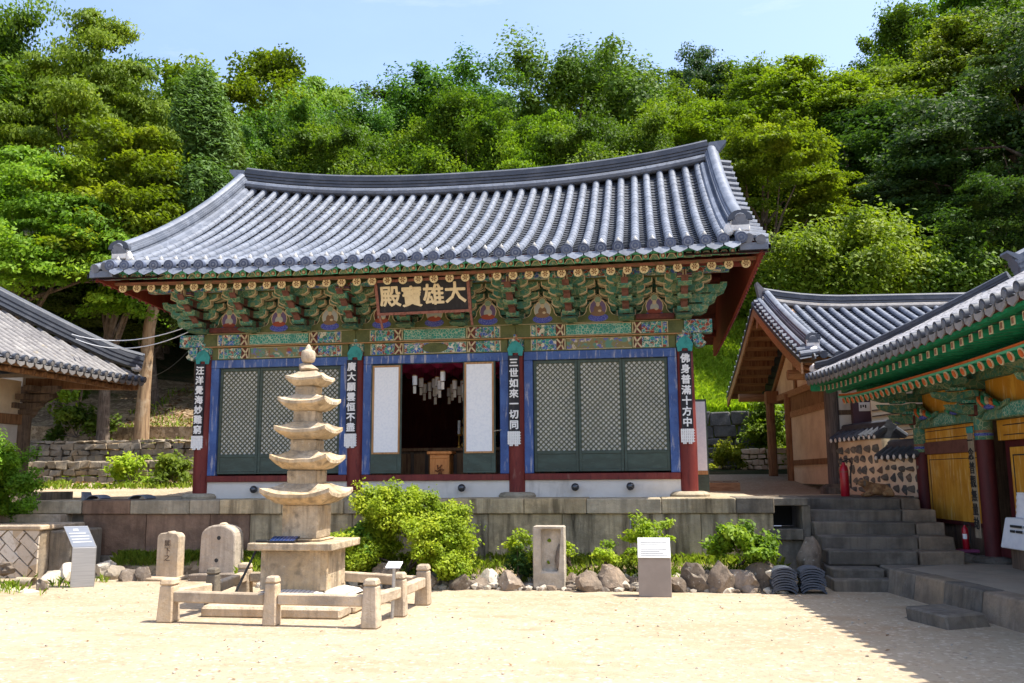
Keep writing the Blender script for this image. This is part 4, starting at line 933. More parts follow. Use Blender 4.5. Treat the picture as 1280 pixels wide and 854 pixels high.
# stacked roof tiles
for k, (x, y) in enumerate(((5.93, -3.25), (6.33, -3.18))):
    t = thing('tile_stack', ('stack of curved roof tiles with sunlit top, left of the pair by the stairs', 'stack of curved roof tiles with dark top, right of the pair by the stairs')[k], 'roof tile stack', (x, y, 0), 'spare roof tiles stacked by the stairs')
    for i in range(9):
        q = MB(); z = .01+i*.036; n = 8; off = random.uniform(-.015, .015)
        o = [(x+off+.19*math.cos(math.pi*(.12+.76*j/n)), z-.03+.11*math.sin(math.pi*(.12+.76*j/n))) for j in range(n+1)]
        i_ = [(x+off+.175*math.cos(math.pi*(.12+.76*j/n)), z-.052+.108*math.sin(math.pi*(.12+.76*j/n))) for j in range(n, -1, -1)]
        q.prism(o+i_, 'xz', y-.17, y+.17); q.build('curved_tile', MAT['tile_dark'], t)
# step block in front of the right plinth
sb_ = thing('stepping_stone', 'lone rectangular stone block on the sand in front of the right hand plinth', 'stone block', (7.2, -5.8, 0))
q = MB(); q.hexa([(6.98, -5.55, -.02), (7.22, -6.25, -.02), (7.78, -5.95, -.02), (7.52, -5.25, -.02), (6.97, -5.52, .15), (7.20, -6.24, .15), (7.72, -5.92, .14), (7.50, -5.25, .15)]); q.build('body', MAT['step'], sb_, bevel=.02)
# two loose tiles on the terrace at left
for k, (px, lab) in enumerate(((120, 'curved roof tile lying tipped up on the left end of the terrace'), (175, 'flat grey roof tile lying on the terrace coping left of the hall'))):
    p = at(px, 624, y=-.95); t = thing('loose_roof_tile', lab, 'roof tile', (p.x, -.9, 1.3)); q = MB(); n = 6
    q.prism([(p.x+.17*math.cos(math.pi*(.1+.8*j/n))*(1 if k == 0 else 1.2), 1.30+.10*math.sin(math.pi*(.1+.8*j/n))) for j in range(n+1)]+[(p.x+.15*math.cos(math.pi*(.1+.8*j/n))*(1 if k == 0 else 1.2), 1.285+.10*math.sin(math.pi*(.1+.8*j/n))) for j in range(n, -1, -1)], 'xz', -1.05, -.7)
    q.build('tile', MAT['tile'], t, smooth=40)
    if k == 0:
        q = MB(); q.hexa([(p.x-.26, -1.02, 1.3), (p.x-.18, -1.02, 1.3), (p.x-.18, -.75, 1.3), (p.x-.26, -.75, 1.3), (p.x-.27, -1.02, 1.46), (p.x-.245, -1.02, 1.46), (p.x-.245, -.75, 1.45), (p.x-.27, -.75, 1.45)]); q.build('upturned_edge', MAT['tile'], t)

# ================================================================ BOARDS ON THE HALL
def plaque(x, text, label, zt=3.985, zb=2.24, w_=.105):
    t = thing('couplet_board', label, 'couplet board', (x, -.20, zb), 'vertical inscribed boards hung on the red columns')
    MB().box(x-w_, x+w_, -.205, -.175, zb+.30, zt).build('board', MAT['black'], t, bevel=.004)
    q = MB()
    for k in range(7): q.box(x-w_-.02+k*.034, x-w_+.008+k*.034, -.206, -.172, zb+.02+(.0 if k in (1, 2, 4, 5) else .03), zb+.298)
    for k in range(5): q.box(x-w_-.022, x+w_+.022, -.209, -.205, zb+.06+k*.05, zb+.075+k*.05)
    q.build('tassel_pattern', MAT['white'], t)
    n = len(text); Hh = (zt-zb-.36)/n; os = []
    for i, ch in enumerate(text):
        os.append(txt(ch, Hh*.90, MAT['white'], t, 'lettering', .006, bold=.006, mtx=Matrix.Translation((x, -.2095, zt-.05-(i+.5)*Hh)) @ FRONT))
plaque(BX[0]-.03, '汪洋覺海妙難窮', 'black couplet board with white brush characters on the far left red column')
plaque(BX[1]-.05, '廣大願雲恒不盡', 'black couplet board with white characters on the column between pagoda and open doors')
plaque(BX[2]-.03, '三世如來一切同', 'black couplet board with white characters on the column right of the open doors')
plaque(BX[3]+.0, '佛身普滿十方中', 'black couplet board with white characters on the sunlit far right column')
nb = thing('name_board', 'black signboard with four large cream characters hung under the eave of the main hall', 'signboard', (0, -1.2, 4.75))
# tilted board: local plane from (x,-1.02,4.74) to (x,-1.22,5.30)
tilt = math.atan2(.22, .57)
BM = Matrix.Translation((.02, -1.16, 5.02)) @ Matrix.Rotation(R(-.6), 4, 'Y') @ Matrix.Rotation(R(90)+tilt*1.0, 4, 'X')
def placed(mb): mb.v = [tuple(BM @ Vector(p)) for p in mb.v]; return mb
placed(MB().box(-.85, .85, -.29, .29, -.02, .02)).build('board', MAT['black'], nb)
q = MB(); q.box(-.90, .90, -.335, -.285, -.03, .045); q.box(-.90, .90, .285, .335, -.03, .045); q.box(-.90, -.845, -.284, .284, -.03, .045); q.box(.845, .90, -.284, .284, -.03, .045)
q.bar((-.87, -.33, 0), (-.84, -.62, -.02), .04, .03); q.bar((.87, -.33, 0), (.88, -.6, -.02), .04, .03)
placed(q).build('frame', MAT['pinkwood'], nb)
for k, ch in enumerate('殿寶雄大'):
    txt(ch, .41, MAT['gold'], nb, 'lettering', .008, bold=.011, mtx=BM @ Matrix.Translation((-.62+k*.413, -.01 + (.0, -.02, .0, .02)[k], .0245)))
# ball lamps along the plinth wall
for k, (px, py, lab) in enumerate(((317, 612, 'dark glass ball lamp on the plinth wall partly behind the pagoda'), (577, 610, 'dark glass ball lamp on the plinth wall below the open doors'), (719, 609, 'dark glass ball lamp below the left half of the right hand lattice doors'), (788, 608, 'dark glass ball lamp nearest the far right column'))):
    p = at(px, py, y=-.17); t = thing('ball_lamp', lab, 'lamp', (p.x, -.1, 1.4), 'ball lamps along the plinth wall')
    z = p.z+.0; q = MB(); q.lathe((p.x, -.17, z), [(.004, -.075), (.045, -.062), (.07, -.03), (.076, 0), (.07, .03), (.045, .062), (.004, .075)], 16); q.build('glass_ball', MAT['chrome'], t, smooth=180)
    MB().box(p.x-.04, p.x+.04, -.10, -.062, z-.04, z+.04).build('bracket', MAT['steel'], t)
    q = MB(); q.tube([(p.x, -.10, z), (p.x, -.17, z)], .03, 10); q.build('neck', MAT['rubber'], t)
# side door of the hall standing open
sd = thing('side_door_leaf', 'sunlit white paper door leaf swung open beyond the far right column', 'door leaf', (5.2, 1.5, 1.3))
MB().box(4.97, 5.30, 1.9, 1.94, 1.36, 3.25).build('stile_board', MAT['door_green'], sd)
MB().box(5.0, 5.27, 1.885, 1.899, 1.78, 3.2).build('white_paper', MAT['paper_white'], sd)
MB().box(4.99, 5.28, 1.88, 1.898, 1.70, 1.775).build('trim', MAT['tan'], sd)

# ================================================================ INSIDE THE HALL
MAT['statue'] = M('gilded_plaster', (.80, .50, .12), .4, metal=.25, spec=.6)
al = thing('altar_table', 'dark wooden altar table with carved front inside the hall', 'altar', (-.1, 2.6, 1.42))
MB().box(-2.4, 2.2, 2.3, 3.6, 1.42, 2.25).build('cabinet', MAT['wood_old'], al); MB().box(-2.5, 2.3, 2.2, 2.7, 2.255, 2.32).build('table_top', MAT['wood'], al)
q = MB()
for k in range(14): q.box(-2.3+k*.32, -2.06+k*.32, 2.27, 2.298, 1.5, 2.2)
q.build('carved_panel', MAT['wood'], al)
bu_ = thing('buddha_statue', 'gilt seated statue with folded hands on the altar in the dark hall', 'statue', (.35, 2.7, 2.32))
q = MB(); q.lathe((.35, 2.7, 2.32), [(.42, 0), (.46, .08), (.34, .16), (.36, .24), (.42, .30)], 16); q.build('lotus_seat', MAT['statue'], bu_, smooth=50)
q = MB(); q.lathe((.35, 2.7, 2.62), [(.42, 0), (.44, .10), (.30, .20), (.24, .30), (.27, .46), (.25, .58), (.12, .66), (.075, .70), (.11, .76), (.135, .86), (.12, .97), (.07, 1.02), (.06, 1.06), (.02, 1.10)], 20)
q.rock((.12, 2.52, 2.72), (.22, .2, .1), 2, rough=.1); q.rock((.58, 2.52, 2.72), (.22, .2, .1), 3, rough=.1); q.tube([(.12, 2.66, 3.12), (.05, 2.55, 2.9), (.3, 2.42, 2.85)], [.08, .07, .05], 8); q.tube([(.58, 2.66, 3.12), (.66, 2.55, 2.9), (.4, 2.42, 2.85)], [.08, .07, .05], 8)
q.build('body', MAT['statue'], bu_, smooth=60)
for k, (x, z, l) in enumerate(((-.02, 2.95, 'left candle'), (.42, 3.0, 'right candle'))):
    t = thing('candlestick', ('tall white candle in a brass holder at the altar, the left one', 'tall white candle in a brass holder in front of the gilt statue')[k], 'candle', (x, 2.3, 2.32))
    q = MB(); q.lathe((x, 2.3, 2.32), [(.07, 0), (.07, .02), (.02, .05), (.02, .25), (.05, .28), (.05, .30)], 10); q.build('holder', MAT['gilt'], t, smooth=50)
    MB().tube([(x, 2.3, 2.62), (x, 2.3, 2.92)], .03, 10).build('candle', MAT['white'], t)
MAT['boxwood'] = M('orange_box_wood', (.50, .20, .055), .55, [('n', (20, 20, 3), (.38, .13, .03), .45, .65)])
dn = thing('donation_box', 'orange brown carved wooden offering box in the open doorway', 'offering box', (-.02, .35, 1.42))
X0, X1 = -.20, .26
MB().box(X0+.03, X1-.03, .22, .58, 1.42, 2.13).build('body', MAT['boxwood'], dn, bevel=.01)
MB().box(X0-.02, X1+.02, .18, .62, 2.132, 2.19).build('top_board', MAT['boxwood'], dn, bevel=.01)
q = MB(); q.box(X0+.04, X1-.04, .205, .219, 1.47, 1.51); q.box(X0+.04, X1-.04, .205, .219, 2.05, 2.10); q.box(X0+.04, X0+.08, .205, .219, 1.511, 2.049); q.box(X1-.08, X1-.04, .205, .219, 1.511, 2.049); q.build('front_frame', MAT['boxwood'], dn, bevel=.006)
q = MB()
for j in range(6): q.tube([(.03+.085*math.cos(j*1.05), .212, 1.82+.12*math.sin(j*1.05)), (.03+.03*math.cos(j*1.05+.6), .205, 1.82+.04*math.sin(j*1.05+.6))], .016, 6)
q.lathe((.03, .21, 1.82), [(.001, -.03), (.03, 0), (.001, .03)], 8); q.build('carved_flower', MAT['brown'], dn)
random.seed(12)
rowl = [(-.62+k*.125+random.uniform(-.04,.04), .35+random.uniform(0, 1.4), 3.65+random.uniform(-.10, .08)) for k in range(11)]+[(-.7+k*.15, 1.6+random.uniform(0, .9), 3.60+random.uniform(-.14, .10)) for k in range(10)]
lp = None
lm = MB(); lm.tube([(0, 0, -.10), (0, 0, .08)], .052, 10, cap=False)
lab = ['white paper lantern with a wish tag hanging in the dark doorway of the hall']
for k, (x, y, z) in enumerate(rowl):
    if lp is None:
        lp = thing('paper_lantern', lab[0], 'lantern', (x, y, z), 'white paper lanterns hanging inside the hall'); ORG[lp.name] = Vector((0, 0, 0))
        lm.build('shade', MAT['lantern'], lp, smooth=60)
        MB().box(-.03, .03, -.001, .001, -.27, -.12).build('wish_tag', MAT['plaster'], lp); MB().tube([(0, 0, .10), (0, 0, .9)], .003, 4).build('cord', MAT['ink'], lp)
        MB().tube([(0, 0, .081), (0, 0, .10)], .05, 10).build('lantern_cap', MAT['tan'], lp)
    else: dup(lp, (x, y, z))
cl = thing('magenta_canopy', 'strip of magenta hanging cloth above the lanterns inside the hall', 'hanging cloth', (0, 2, 4.2))
q = MB(); q.grid(lambda u, v: (-1.5+3*u, .5+3.2*v, 4.02+.05*math.sin(u*40)+.04*math.sin(v*25)), 60, 12); q.build('canopy_cloth', MAT['pink'], cl)

# ================================================================ HIP ROOFED BUILDINGS
def hip_roof(root, ex, xr, yc, yend, zfun, slope, s, spacing, r, mt, mb_, board=None, hip_from=None):
    """local frame, facade faces -x; eave at x=ex, ridge at x=xr; hip corner at y=yc (rows run away from it towards yend)"""
    Lf = lambda u: min(xr-ex, max(.12, (yc-u)*s))
    def fn(u, t):
        d = Lf(u)*t; k = d/(xr-ex)
        return (ex+d, u, zfun(u)*(1-k)+zfun(yend*.5)*k+slope*d*(.86+.14*k))
    n = int(abs(yend-yc)/spacing); us = [yc-s*(.16+i*spacing) for i in range(n)]
    q = MB()
    for a, b in zip(us[:-1], us[1:]):
        nt = max(2, int(Lf(b)/.27)); tiles(q, fn, [a, b][:2] if b == us[-1] else [a], nt, r, 0, 1, nar=5, nU=2)
        # pan strip between a and b
        tiles_pan(q, fn, a, b, nt)
    rf = q.build('tiled_roof', [mt, mb_], root, smooth=40)
    # hip end face
    zc = zfun(yc)
    def fe(u, t):  # u: x coordinate from ex outwards, rows run toward -s*y
        d = min(u-ex, 4.0, xr-ex)*t; k = d/(xr-ex)
        return (u, yc-s*d, zc+(zfun(yend*.5)-zc)*k+slope*d*(.86+.14*k))
    q = MB(); ues = [ex+.3+i*spacing for i in range(int((xr-ex)*2/spacing))]
    fe2 = lambda u, t: fe(u if u <= xr else 2*xr-u, t) if u <= xr else (u, )+fe(2*xr-u, t)[1:]
    for a, b in zip(ues[:-1], ues[1:]):
        tiles(q, fe2, [a], 8, r, 0, 1, nar=4, nU=2); tiles_pan(q, fe2, a, b, 8)
    q.build('tiled_roof', [mt, mb_], root, smooth=40)
    return fn, us
def tiles_pan(mb, fn, a, b, nt):
    t2 = MB(); tiles(t2, fn, [a, b], nt, .01, 0, 1, nar=1, nU=2)
    # keep only pan faces
    off = 2*(nt*2*2)
    F = [f for f, mm in zip(t2.f, t2.m) if mm == 1]; lo = min(min(f) for f in F)
    mb.add(t2.v[lo:], [tuple(i-lo for i in f) for f in F], 1)
def disc_row(root, us, zf, ex, r, mat, mat2, drip=True, skip=0, dm=None):
    e = MB(); e.tube([(ex+.03, 0, 0), (ex-.04, 0, -.012)], r*1.12, 12); e.tube([(ex-.039, 0, -.012), (ex-.05, 0, -.014)], r*.7, 10, 1)
    o = e.build('eave_end_tile', [mat, mat2], root, smooth=40)
    dr = MB(); dr.prism([(-.12, -.02), (-.06, -.045), (.06, -.045), (.12, -.02), (.10, -.10), (0, -.15), (-.10, -.10)], 'yz', ex-.035, ex-.015); d0 = dr.build('drip_tile', dm or mat, root)
    for i, u in enumerate(us):
        a = o if i == 0 else dup(o, parent=root); a.location = (0, u, zf(u)+.03)
        if i < len(us)-1: b = d0 if i == 0 else dup(d0, parent=root); b.location = (0, (u+us[i+1])/2, zf((u+us[i+1])/2)+.0)
# ---------------- right building
MAT['tile_pale'] = M('roof_tile_sun_bleached', (.27, .265, .275), .55, [('n', 2, (.34, .335, .34), .45, .65), ('n', 9, (.17, .165, .175), .54, .68, .8), ('c', (4, 4, 4), (.20, .195, .21), .7, .72, .5)], [(20, .25, .02)], .4)  # paler, weathered tile colour for the side building
A45 = R(4.5)
rb = thing('side_hall', 'side building with bright green eaves, maroon columns and ochre panels on the right', 'temple building', (9.3, -1.9, .33), None, A45, True)
zf = lambda u: 3.20+.0055*min(0, u+1)**2+.004*max(0, u-1)**3
YC = 3.85
fnR, usR = hip_roof(rb, -1.7, 2.3, YC, -9.0, zf, .50, 1, .27, .072, MAT['tile_pale'], MAT['tile_dark'])
disc_row(rb, usR, zf, -1.7, .072, MAT['tile_dark'], MAT['tile'], dm=MAT['tile_old'])
# hip ridge with end tile, main ridge
hp = [Vector((-1.62+d, YC-.08-d, fnR(YC-d-.16, 1)[2]+.03)) for d in np.linspace(0.1, 2.75, 14)]
hp[0].z += .05
q = MB(); q.sweep(hp, ridge_sec(.09, .09, 2), 0); q.build('hip_ridge', MAT['tile_dark'], rb, smooth=40)
q = MB(); p = hp[0]; q.prism([(p.y+.12*math.cos(math.pi*j/8), p.z+.2+.13*math.sin(math.pi*j/8)) for j in range(9)], 'yz', p.x-.06, p.x-.03); q.build('ridge_end_tile', MAT['tile_dark'], rb)
q = MB(); q.rock((hp[0].x-.05, hp[0].y+.03, hp[0].z+.02), (.10, .10, .10), 4, rough=.2); q.build('ridge_plaster', MAT['lime'], rb)
pr = [Vector((hp[-1].x+.05+d, hp[-1].y-.2, hp[-1].z+.02+d*.5)) for d in np.linspace(0, 1.6, 7)]
q = MB(); q.sweep(pr, ridge_sec(.15, .26, 3), 0); e = pr[0]
q.prism([(e.x-.02, e.z-.02), (e.x+.06, e.z-.02), (e.x+.06, e.z+.30), (e.x-.22, e.z+.40), (e.x-.24, e.z+.36), (e.x-.06, e.z+.24)], 'xz', e.y-.13, e.y+.13)
q.build('descending_ridge', MAT['tile'], rb, smooth=40)
q = MB(); q.sweep([(2.3, y, 5.0) for y in np.linspace(.7, -9, 8)], ridge_sec(.17, .35, 4), 0); q.build('main_ridge', MAT['tile_dark'], rb, smooth=40)
# eave woodwork in bright green
def strip_y(name, x0, x1, dz0, dz1, mat, y0=-9.0, y1=YC-.1, n=26, xf=None):
    q = MB()
    for i in range(n):
        a = y0+(y1-y0)*i/n; b = y0+(y1-y0)*(i+1)/n; sa, sb2 = (xf(a), xf(b)) if xf else (0, 0)
        q.hexa([(x0+sa, a, zf(a)+dz0), (x1+sa, a, zf(a)+dz0), (x1+sb2, b, zf(b)+dz0), (x0+sb2, b, zf(b)+dz0), (x0+sa, a, zf(a)+dz1), (x1+sa, a, zf(a)+dz1), (x1+sb2, b, zf(b)+dz1), (x0+sb2, b, zf(b)+dz1)])
    return q.build(name, mat, rb)
strip_y('tile_board', -1.62, -1.45, -.075, -.03, MAT['dred']); strip_y('eave_batten', -1.60, -1.48, -.125, -.078, MAT['vgreen'])
strip_y('eave_batten', -1.10, -1.02, -.365, -.325, MAT['orange']); strip_y('eave_batten', -1.12, -1.01, -.40, -.368, MAT['vgreen_line'])
q = MB(); q.grid(lambda u, v: (-1.5+1.7*u, -9+(YC+8.9)*v, zf(-9+(YC+8.9)*v)-.115-.05*math.sin(u*3)+u*.35), 6, 26); q.build('soffit', MAT['eavepaint'], rb)
fy = MB(); fy.bar((-.6, 0, -.12), (-1.50, 0, -.205), .095, .10, 0); fy.box(-1.512, -1.501, -.044, .044, -.255, -.155, 1); fy.box(-1.516, -1.512, -.026, .026, -.24, -.17, 2)
f0 = fy.build('flying_rafter', [MAT['vgreen'], MAT['cream'], MAT['pinkline']], rb)
ry = MB(); ry.tube([(.2, 0, .02), (-1.10, 0, -.46)], .062, 10, 0); r0 = ry.build('rafter', [MAT['vgreen']], rb, smooth=60)
ry = MB(); ry.tube([(-1.098, 0, -.459), (-1.112, 0, -.464)], .070, 12, 0); ry.tube([(-1.112, 0, -.464), (-1.12, 0, -.467)], .050, 10, 1); ry.build('painted_end', [MAT['cream'], MAT['orange']], r0)
for i in range(44):
    u = YC-.35-i*.27
    a = f0 if i == 0 else dup(f0, parent=rb); a.location = (0, u, zf(u))
    b = r0 if i == 0 else dup(r0, parent=rb); b.location = (0, u-.12, zf(u-.12)-(.0))
# corner rafter
q = MB(); q.bar((-.3, 2.55, 3.05), (-1.62, YC-.1, 3.10), .16, .17, 0); q.build('corner_rafter', MAT['vgreen'], rb, bevel=.02)
# end eave
q = MB()
for i in range(10):
    x = -1.3+i*.3; q.bar((x, 2.4, 3.05), (x, YC-.12, 3.02), .09, .09, 0)
q.build('end_rafters', MAT['vgreen'], rb)
q = MB(); q.box(-1.6, 4, 2.4, YC-.05, 3.10, 3.14); q.build('end_soffit', MAT['vgreen'], rb)
# walls and columns
def colR(y, rr_=.13, ztop=2.15, coll=1.88):
    q = MB(); q.tube([(0, y, .08), (0, y, coll)], rr_, 18); o = q.build('column', MAT['maroon'], rb, smooth=40)
    q = MB(); q.tube([(0, y, coll), (0, y, ztop+.1)], rr_+.008, 18); q.build('column_collar', MAT['dgreen'], o, smooth=40)
    q = MB(); q.tube([(0, y, coll+.06), (0, y, coll+.10)], rr_+.012, 18, 0); q.tube([(0, y, coll+.11), (0, y, coll+.15)], rr_+.012, 18, 1); q.build('collar_band', [MAT['navy'], MAT['pinkline']], o, smooth=40)
    q = MB(); q.lathe((0, y, -.02), [(.36, 0), (.37, .05), (.30, .10), (.2, .11)], 12); q.build('base_stone', MAT['step'], rb, smooth=40)
colR(0); colR(2.55, .12, 2.1, 1.75); colR(-2.75); colR(-5.5)
# bay between the two visible columns
MB().box(.06, .12, .13, 2.43, .02, .50).build('skirting_wall', MAT['wood_old'], rb)
MB().box(.0, .10, .13, 2.43, .502, .56).build('sill_beam', MAT['maroon'], rb)
MB().box(.04, .10, .13, 2.43, .565, 1.70).build('ochre_panel', MAT['ochre'], rb)
q = MB(); q.box(.033, .039, .22, 2.33, 1.60, 1.612); q.box(.033, .039, .22, .232, .62, 1.6); q.box(.033, .039, 2.318, 2.33, .62, 1.6); q.build('black_line', MAT['ink'], rb)
MB().box(.0, .11, .13, 2.43, 1.705, 1.92).build('cross_beam', M('plum_brown', (.16, .065, .05), .75, [('n', 6, (.11, .045, .035), .45, .65)]), rb)
MB().box(.03, .10, .13, 2.43, 1.925, 2.17).build('ochre_band', MAT['ochre'], rb)
q = MB(); q.box(.023, .029, .13, 2.43, 1.97, 1.982); q.box(.023, .029, .13, 2.43, 2.11, 2.122); q.build('black_line', MAT['ink'], rb)
for (ya, yb) in ((.13, 2.43), (-2.62, -.13), (-5.37, -2.88)):
    q = MB(); q.box(-.07, .13, ya, yb, 2.175, 2.40, 0); q.box(-.074, -.069, ya+.7, yb-.7, 2.20, 2.38, 1); q.build('lintel_beam', [MAT['dgreen'], MAT['teal']], rb)
    MB().box(.03, .09, ya, yb, 2.405, 2.95).build('ochre_band', MAT['ochre'], rb)
    q = MB(); q.box(-.10, .14, ya-.1, yb+.1, 2.80, 2.95, 0); q.build('purlin_support', [MAT['dgreen']], rb)
# recessed doors of the near bays
for ya, yb in ((-2.62, -.13), (-5.37, -2.88)):
    MB().box(.25, .30, ya, yb, .1, 2.17).build('maroon_wall', MAT['maroon'], rb)
    MB().box(.05, .24, ya, yb, .10, .30).build('sill_beam', MAT['maroon'], rb)
    MB().box(.15, .24, ya, yb, 1.86, 2.17).build('ochre_band', MAT['ochre'], rb)
    q = MB(); q.box(.143, .149, ya+.25, yb-.2, 1.93, 1.945); q.box(.143, .149, ya+.25, yb-.2, 2.08, 2.095); q.build('black_line', MAT['ink'], rb)
    for k in range(2):
        y0 = ya+.35+k*1.0; MB().box(.2, .249, y0, y0+.9, .45, 1.75).build('door_panel', MAT['ochre'], rb)
        q = MB(); q.box(.193, .199, y0+.08, y0+.82, 1.62, 1.64); q.box(.193, .199, y0+.08, y0+.1, .55, 1.62); q.box(.193, .199, y0+.8, y0+.82, .55, 1.62); q.build('black_line', MAT['ink'], rb)
MB().box(.1, 5, 2.43, 2.55, .0, 3.0).build('end_wall', MAT['wood_old'], rb)
MB().box(.32, 5, -9, 2.4, 2.9, 2.95).build('ceiling', MAT['maroon'], rb)
MB().box(4.9, 5, -9, 2.4, 0, 5).build('rear_wall', MAT['maroon'], rb)
# carved brackets: winged carvings beside each column top
def wing(y, s):
    q = MB()
    pts = [(0, 2.62), (s*.25, 2.60), (s*.5, 2.48), (s*.8, 2.40), (s*1.0, 2.44), (s*.95, 2.36), (s*.65, 2.30), (s*.35, 2.34), (s*.15, 2.30), (0, 2.20)]
    q.prism([(y+a, b) for a, b in pts], 'yz', -.13, -.08, 0)
    for k in range(5): q.tube([(-.14, y+s*(.12+.13*k), 2.56-.03*k), (-.17, y+s*(.2+.13*k), 2.47-.02*k), (-.14, y+s*(.26+.13*k), 2.36)], [.03, .04, .015], 6, k % 3+1)
    q.rock((-.16, y+s*.5, 2.36), (.06, .16, .045), 4, 4, .2)
    q.build('carved_wing', [MAT['dgreen'], MAT['orange'], MAT['vgreen'], MAT['cream'], MAT['navy']], rb)
wing(.12, 1); wing(2.45, -1); wing(-.12, -1); wing(2.65, 1); wing(-2.65, 1); wing(-2.9, -1)
for y in (0, 2.55, -2.75):
    q = MB()
    for k in range(3):
        q.prism([(.2, 2.28+k*.2), (-.30-.18*k, 2.28+k*.2), (-.52-.2*k, 2.36+k*.2), (-.56-.2*k, 2.44+k*.2), (-.3-.18*k, 2.43+k*.2), (.2, 2.45+k*.2)], 'xz', y-.07, y+.07, 0)
        q.prism([(-.1+(-.18*k), 2.455+k*.2), (-.3-.18*k, 2.455+k*.2), (-.32-.18*k, 2.50+k*.2), (-.08-.18*k, 2.50+k*.2)], 'xz', y-.13, y+.13, 1)
        q.box(-.12-.16*k, -.02-.16*k, y-.35, y+.35, 2.34+k*.2, 2.44+k*.2, 0)
    q.build('bracket_set', [MAT['dgreen'], MAT['teal']], rb)
    MB().box(-.15, .12, y-.15, y+.15, 2.26, 2.42).build('bearing_block', MAT['dred'], rb)
# couplet board on the column (rotated with the building)
cb_ = thing('couplet_board', 'pale worn couplet board with dark characters on the maroon column at right', 'couplet board', (9.3, -1.9, .33), None, A45, True)
MB().box(-.175, -.155, .02, .19, .36, 2.0).build('board', MAT['granite_grey'], cb_); MB().box(-.185, -.150, .0, .21, 1.98, 2.10).build('hood_ornament', MAT['teal_flat'], cb_, bevel=.02)
for k, ch in enumerate('一念普觀無量劫'):
    txt(ch, .20, MAT['ink'], cb_, 'lettering', .004, .003, Matrix.Translation((-.178, .105, 1.86-k*.215)) @ Matrix.Rotation(R(-90), 4, 'Z') @ FRONT)
# plinth of the right building
pk = thing('side_hall_plinth', 'low plinth with rough granite kerb in front of the side building', 'stone plinth', (9, -5, 0))
kp = [(7.44, -3.02), (7.72, -4.6), (7.98, -6.4), (8.35, -9.0), (9.2, -14)]
random.seed(6)
for i in range(len(kp)-1):
    a, b = Vector((*kp[i], 0)), Vector((*kp[i+1], 0)); n = max(1, int((b-a).length/.62))
    for k in range(n):
        p0 = a+(b-a)*(k/n+.004); p1 = a+(b-a)*((k+1)/n-.004); nn_ = Vector((b.y-a.y, a.x-b.x, 0)).normalized()*-1; jj = random.uniform(-.02, .02)
        if nn_.x < 0: nn_ = -nn_
        lo = [p0-nn_*.06+nn_*jj, p1-nn_*.06+nn_*jj, p1+nn_*.3, p0+nn_*.3]; hi = [p0+nn_*jj, p1+nn_*jj, p1+nn_*.3, p0+nn_*.3]
        MB().hexa([v+Vector((0, 0, -.05)) for v in lo]+[v+Vector((0, 0, .335+random.uniform(-.008, .008))) for v in hi]).build('kerb_stone', MAT['step_brown' if k % 3 else 'step'], pk, bevel=.025, bseg=2)
q = MB(); q.prism([(p[0]+.26, p[1]) for p in kp]+[(16, -14), (16, .6), (8.9, .6), (8.75, -2.1), (7.6, -2.95)], 'xy', -.05, .328); q.build('earth_floor', M('swept_earth', (.33, .27, .20), .95, [('n', 2, (.27, .22, .165), .45, .62), ('n', 30, (.20, .16, .12), .58, .72, .6)], (30, .3, .01)), pk)
MB().box(7.5, 8.8, -2.97, -2.28, -.05, .32).build('kerb_stone', MAT['step'], pk, bevel=.02)
# small extinguisher, covered box with bottles
def extinguisher(name, label, p, s, tagc=False):
    t = thing(name, label, 'fire extinguisher', p); x, y, z = p
    q = MB(); q.lathe(p, [(.055*s, 0), (.06*s, .01*s), (.06*s, .36*s), (.05*s, .41*s), (.022*s, .445*s), (.02*s, .47*s)], 18); q.build('cylinder', MAT['ext'], t, smooth=50)
    q = MB(); q.tube([(x, y, z+.47*s), (x, y, z+.50*s)], .018*s, 8); q.bar((x-.05*s, y, z+.505*s), (x+.06*s, y, z+.53*s), .02*s, .012*s); q.bar((x-.02*s, y, z+.49*s), (x+.07*s, y, z+.485*s), .02*s, .012*s); q.build('valve_handle', MAT['rubber'], t)
    q = MB(); q.tube([(x+.02*s, y, z+.49*s), (x+.075*s, y-.02*s, z+.52*s), (x+.10*s, y-.03*s, z+.46*s), (x+.08*s, y-.03*s, z+.30*s), (x+.075*s, y-.03*s, z+.12*s)], .011*s, 8); q.build('hose', MAT['rubber'], t)
    if tagc:
        q = MB(); n = 6; q.add([(x+.0605*s*math.cos(R(200+80*j/n)), y+.0605*s*math.sin(R(200+80*j/n)), z+h*s) for h in (.20, .30) for j in range(n+1)], [(j, j+1, j+n+2, j+n+1) for j in range(n)]); q.build('paper_label', MAT['white'], t)
    else:
        q = MB(); q.lathe(p, [(.0608*s, .335*s), (.0608*s, .345*s)], 18, cap=False); q.build('pale_band', MAT['pinkline'], t)
    return t
extinguisher('fire_extinguisher', 'tall red fire extinguisher standing by the stone wall at the top of the stairs', (7.72, .80, 1.272), 1.35)
pe = at(1226, 692, x=9.0)
st_ = thing('extinguisher_block', 'rough flat stone under the small fire extinguisher by the maroon column', 'stone block', (8.95, -1.75, .33))
q = MB(); q.rock((9.0, -1.75, .36), (.36, .25, .10), 5, rough=.2, sub=3); q.build('body', MAT['step'], st_, smooth=40)
MB().box(8.86, 9.16, -1.72, -1.46, .452, .50).build('purple_tray', M('purple_plastic', (.22, .05, .12), .5), st_, bevel=.01)
extinguisher('fire_extinguisher', 'small red fire extinguisher with white label on a stone beside the maroon column', (9.0, -1.6, .50), .80, True)
cbx = thing('covered_table', 'low table wrapped in white cloth printed with two lines at the right edge', 'covered table', (9.25, -3.1, .33))
SH = .22
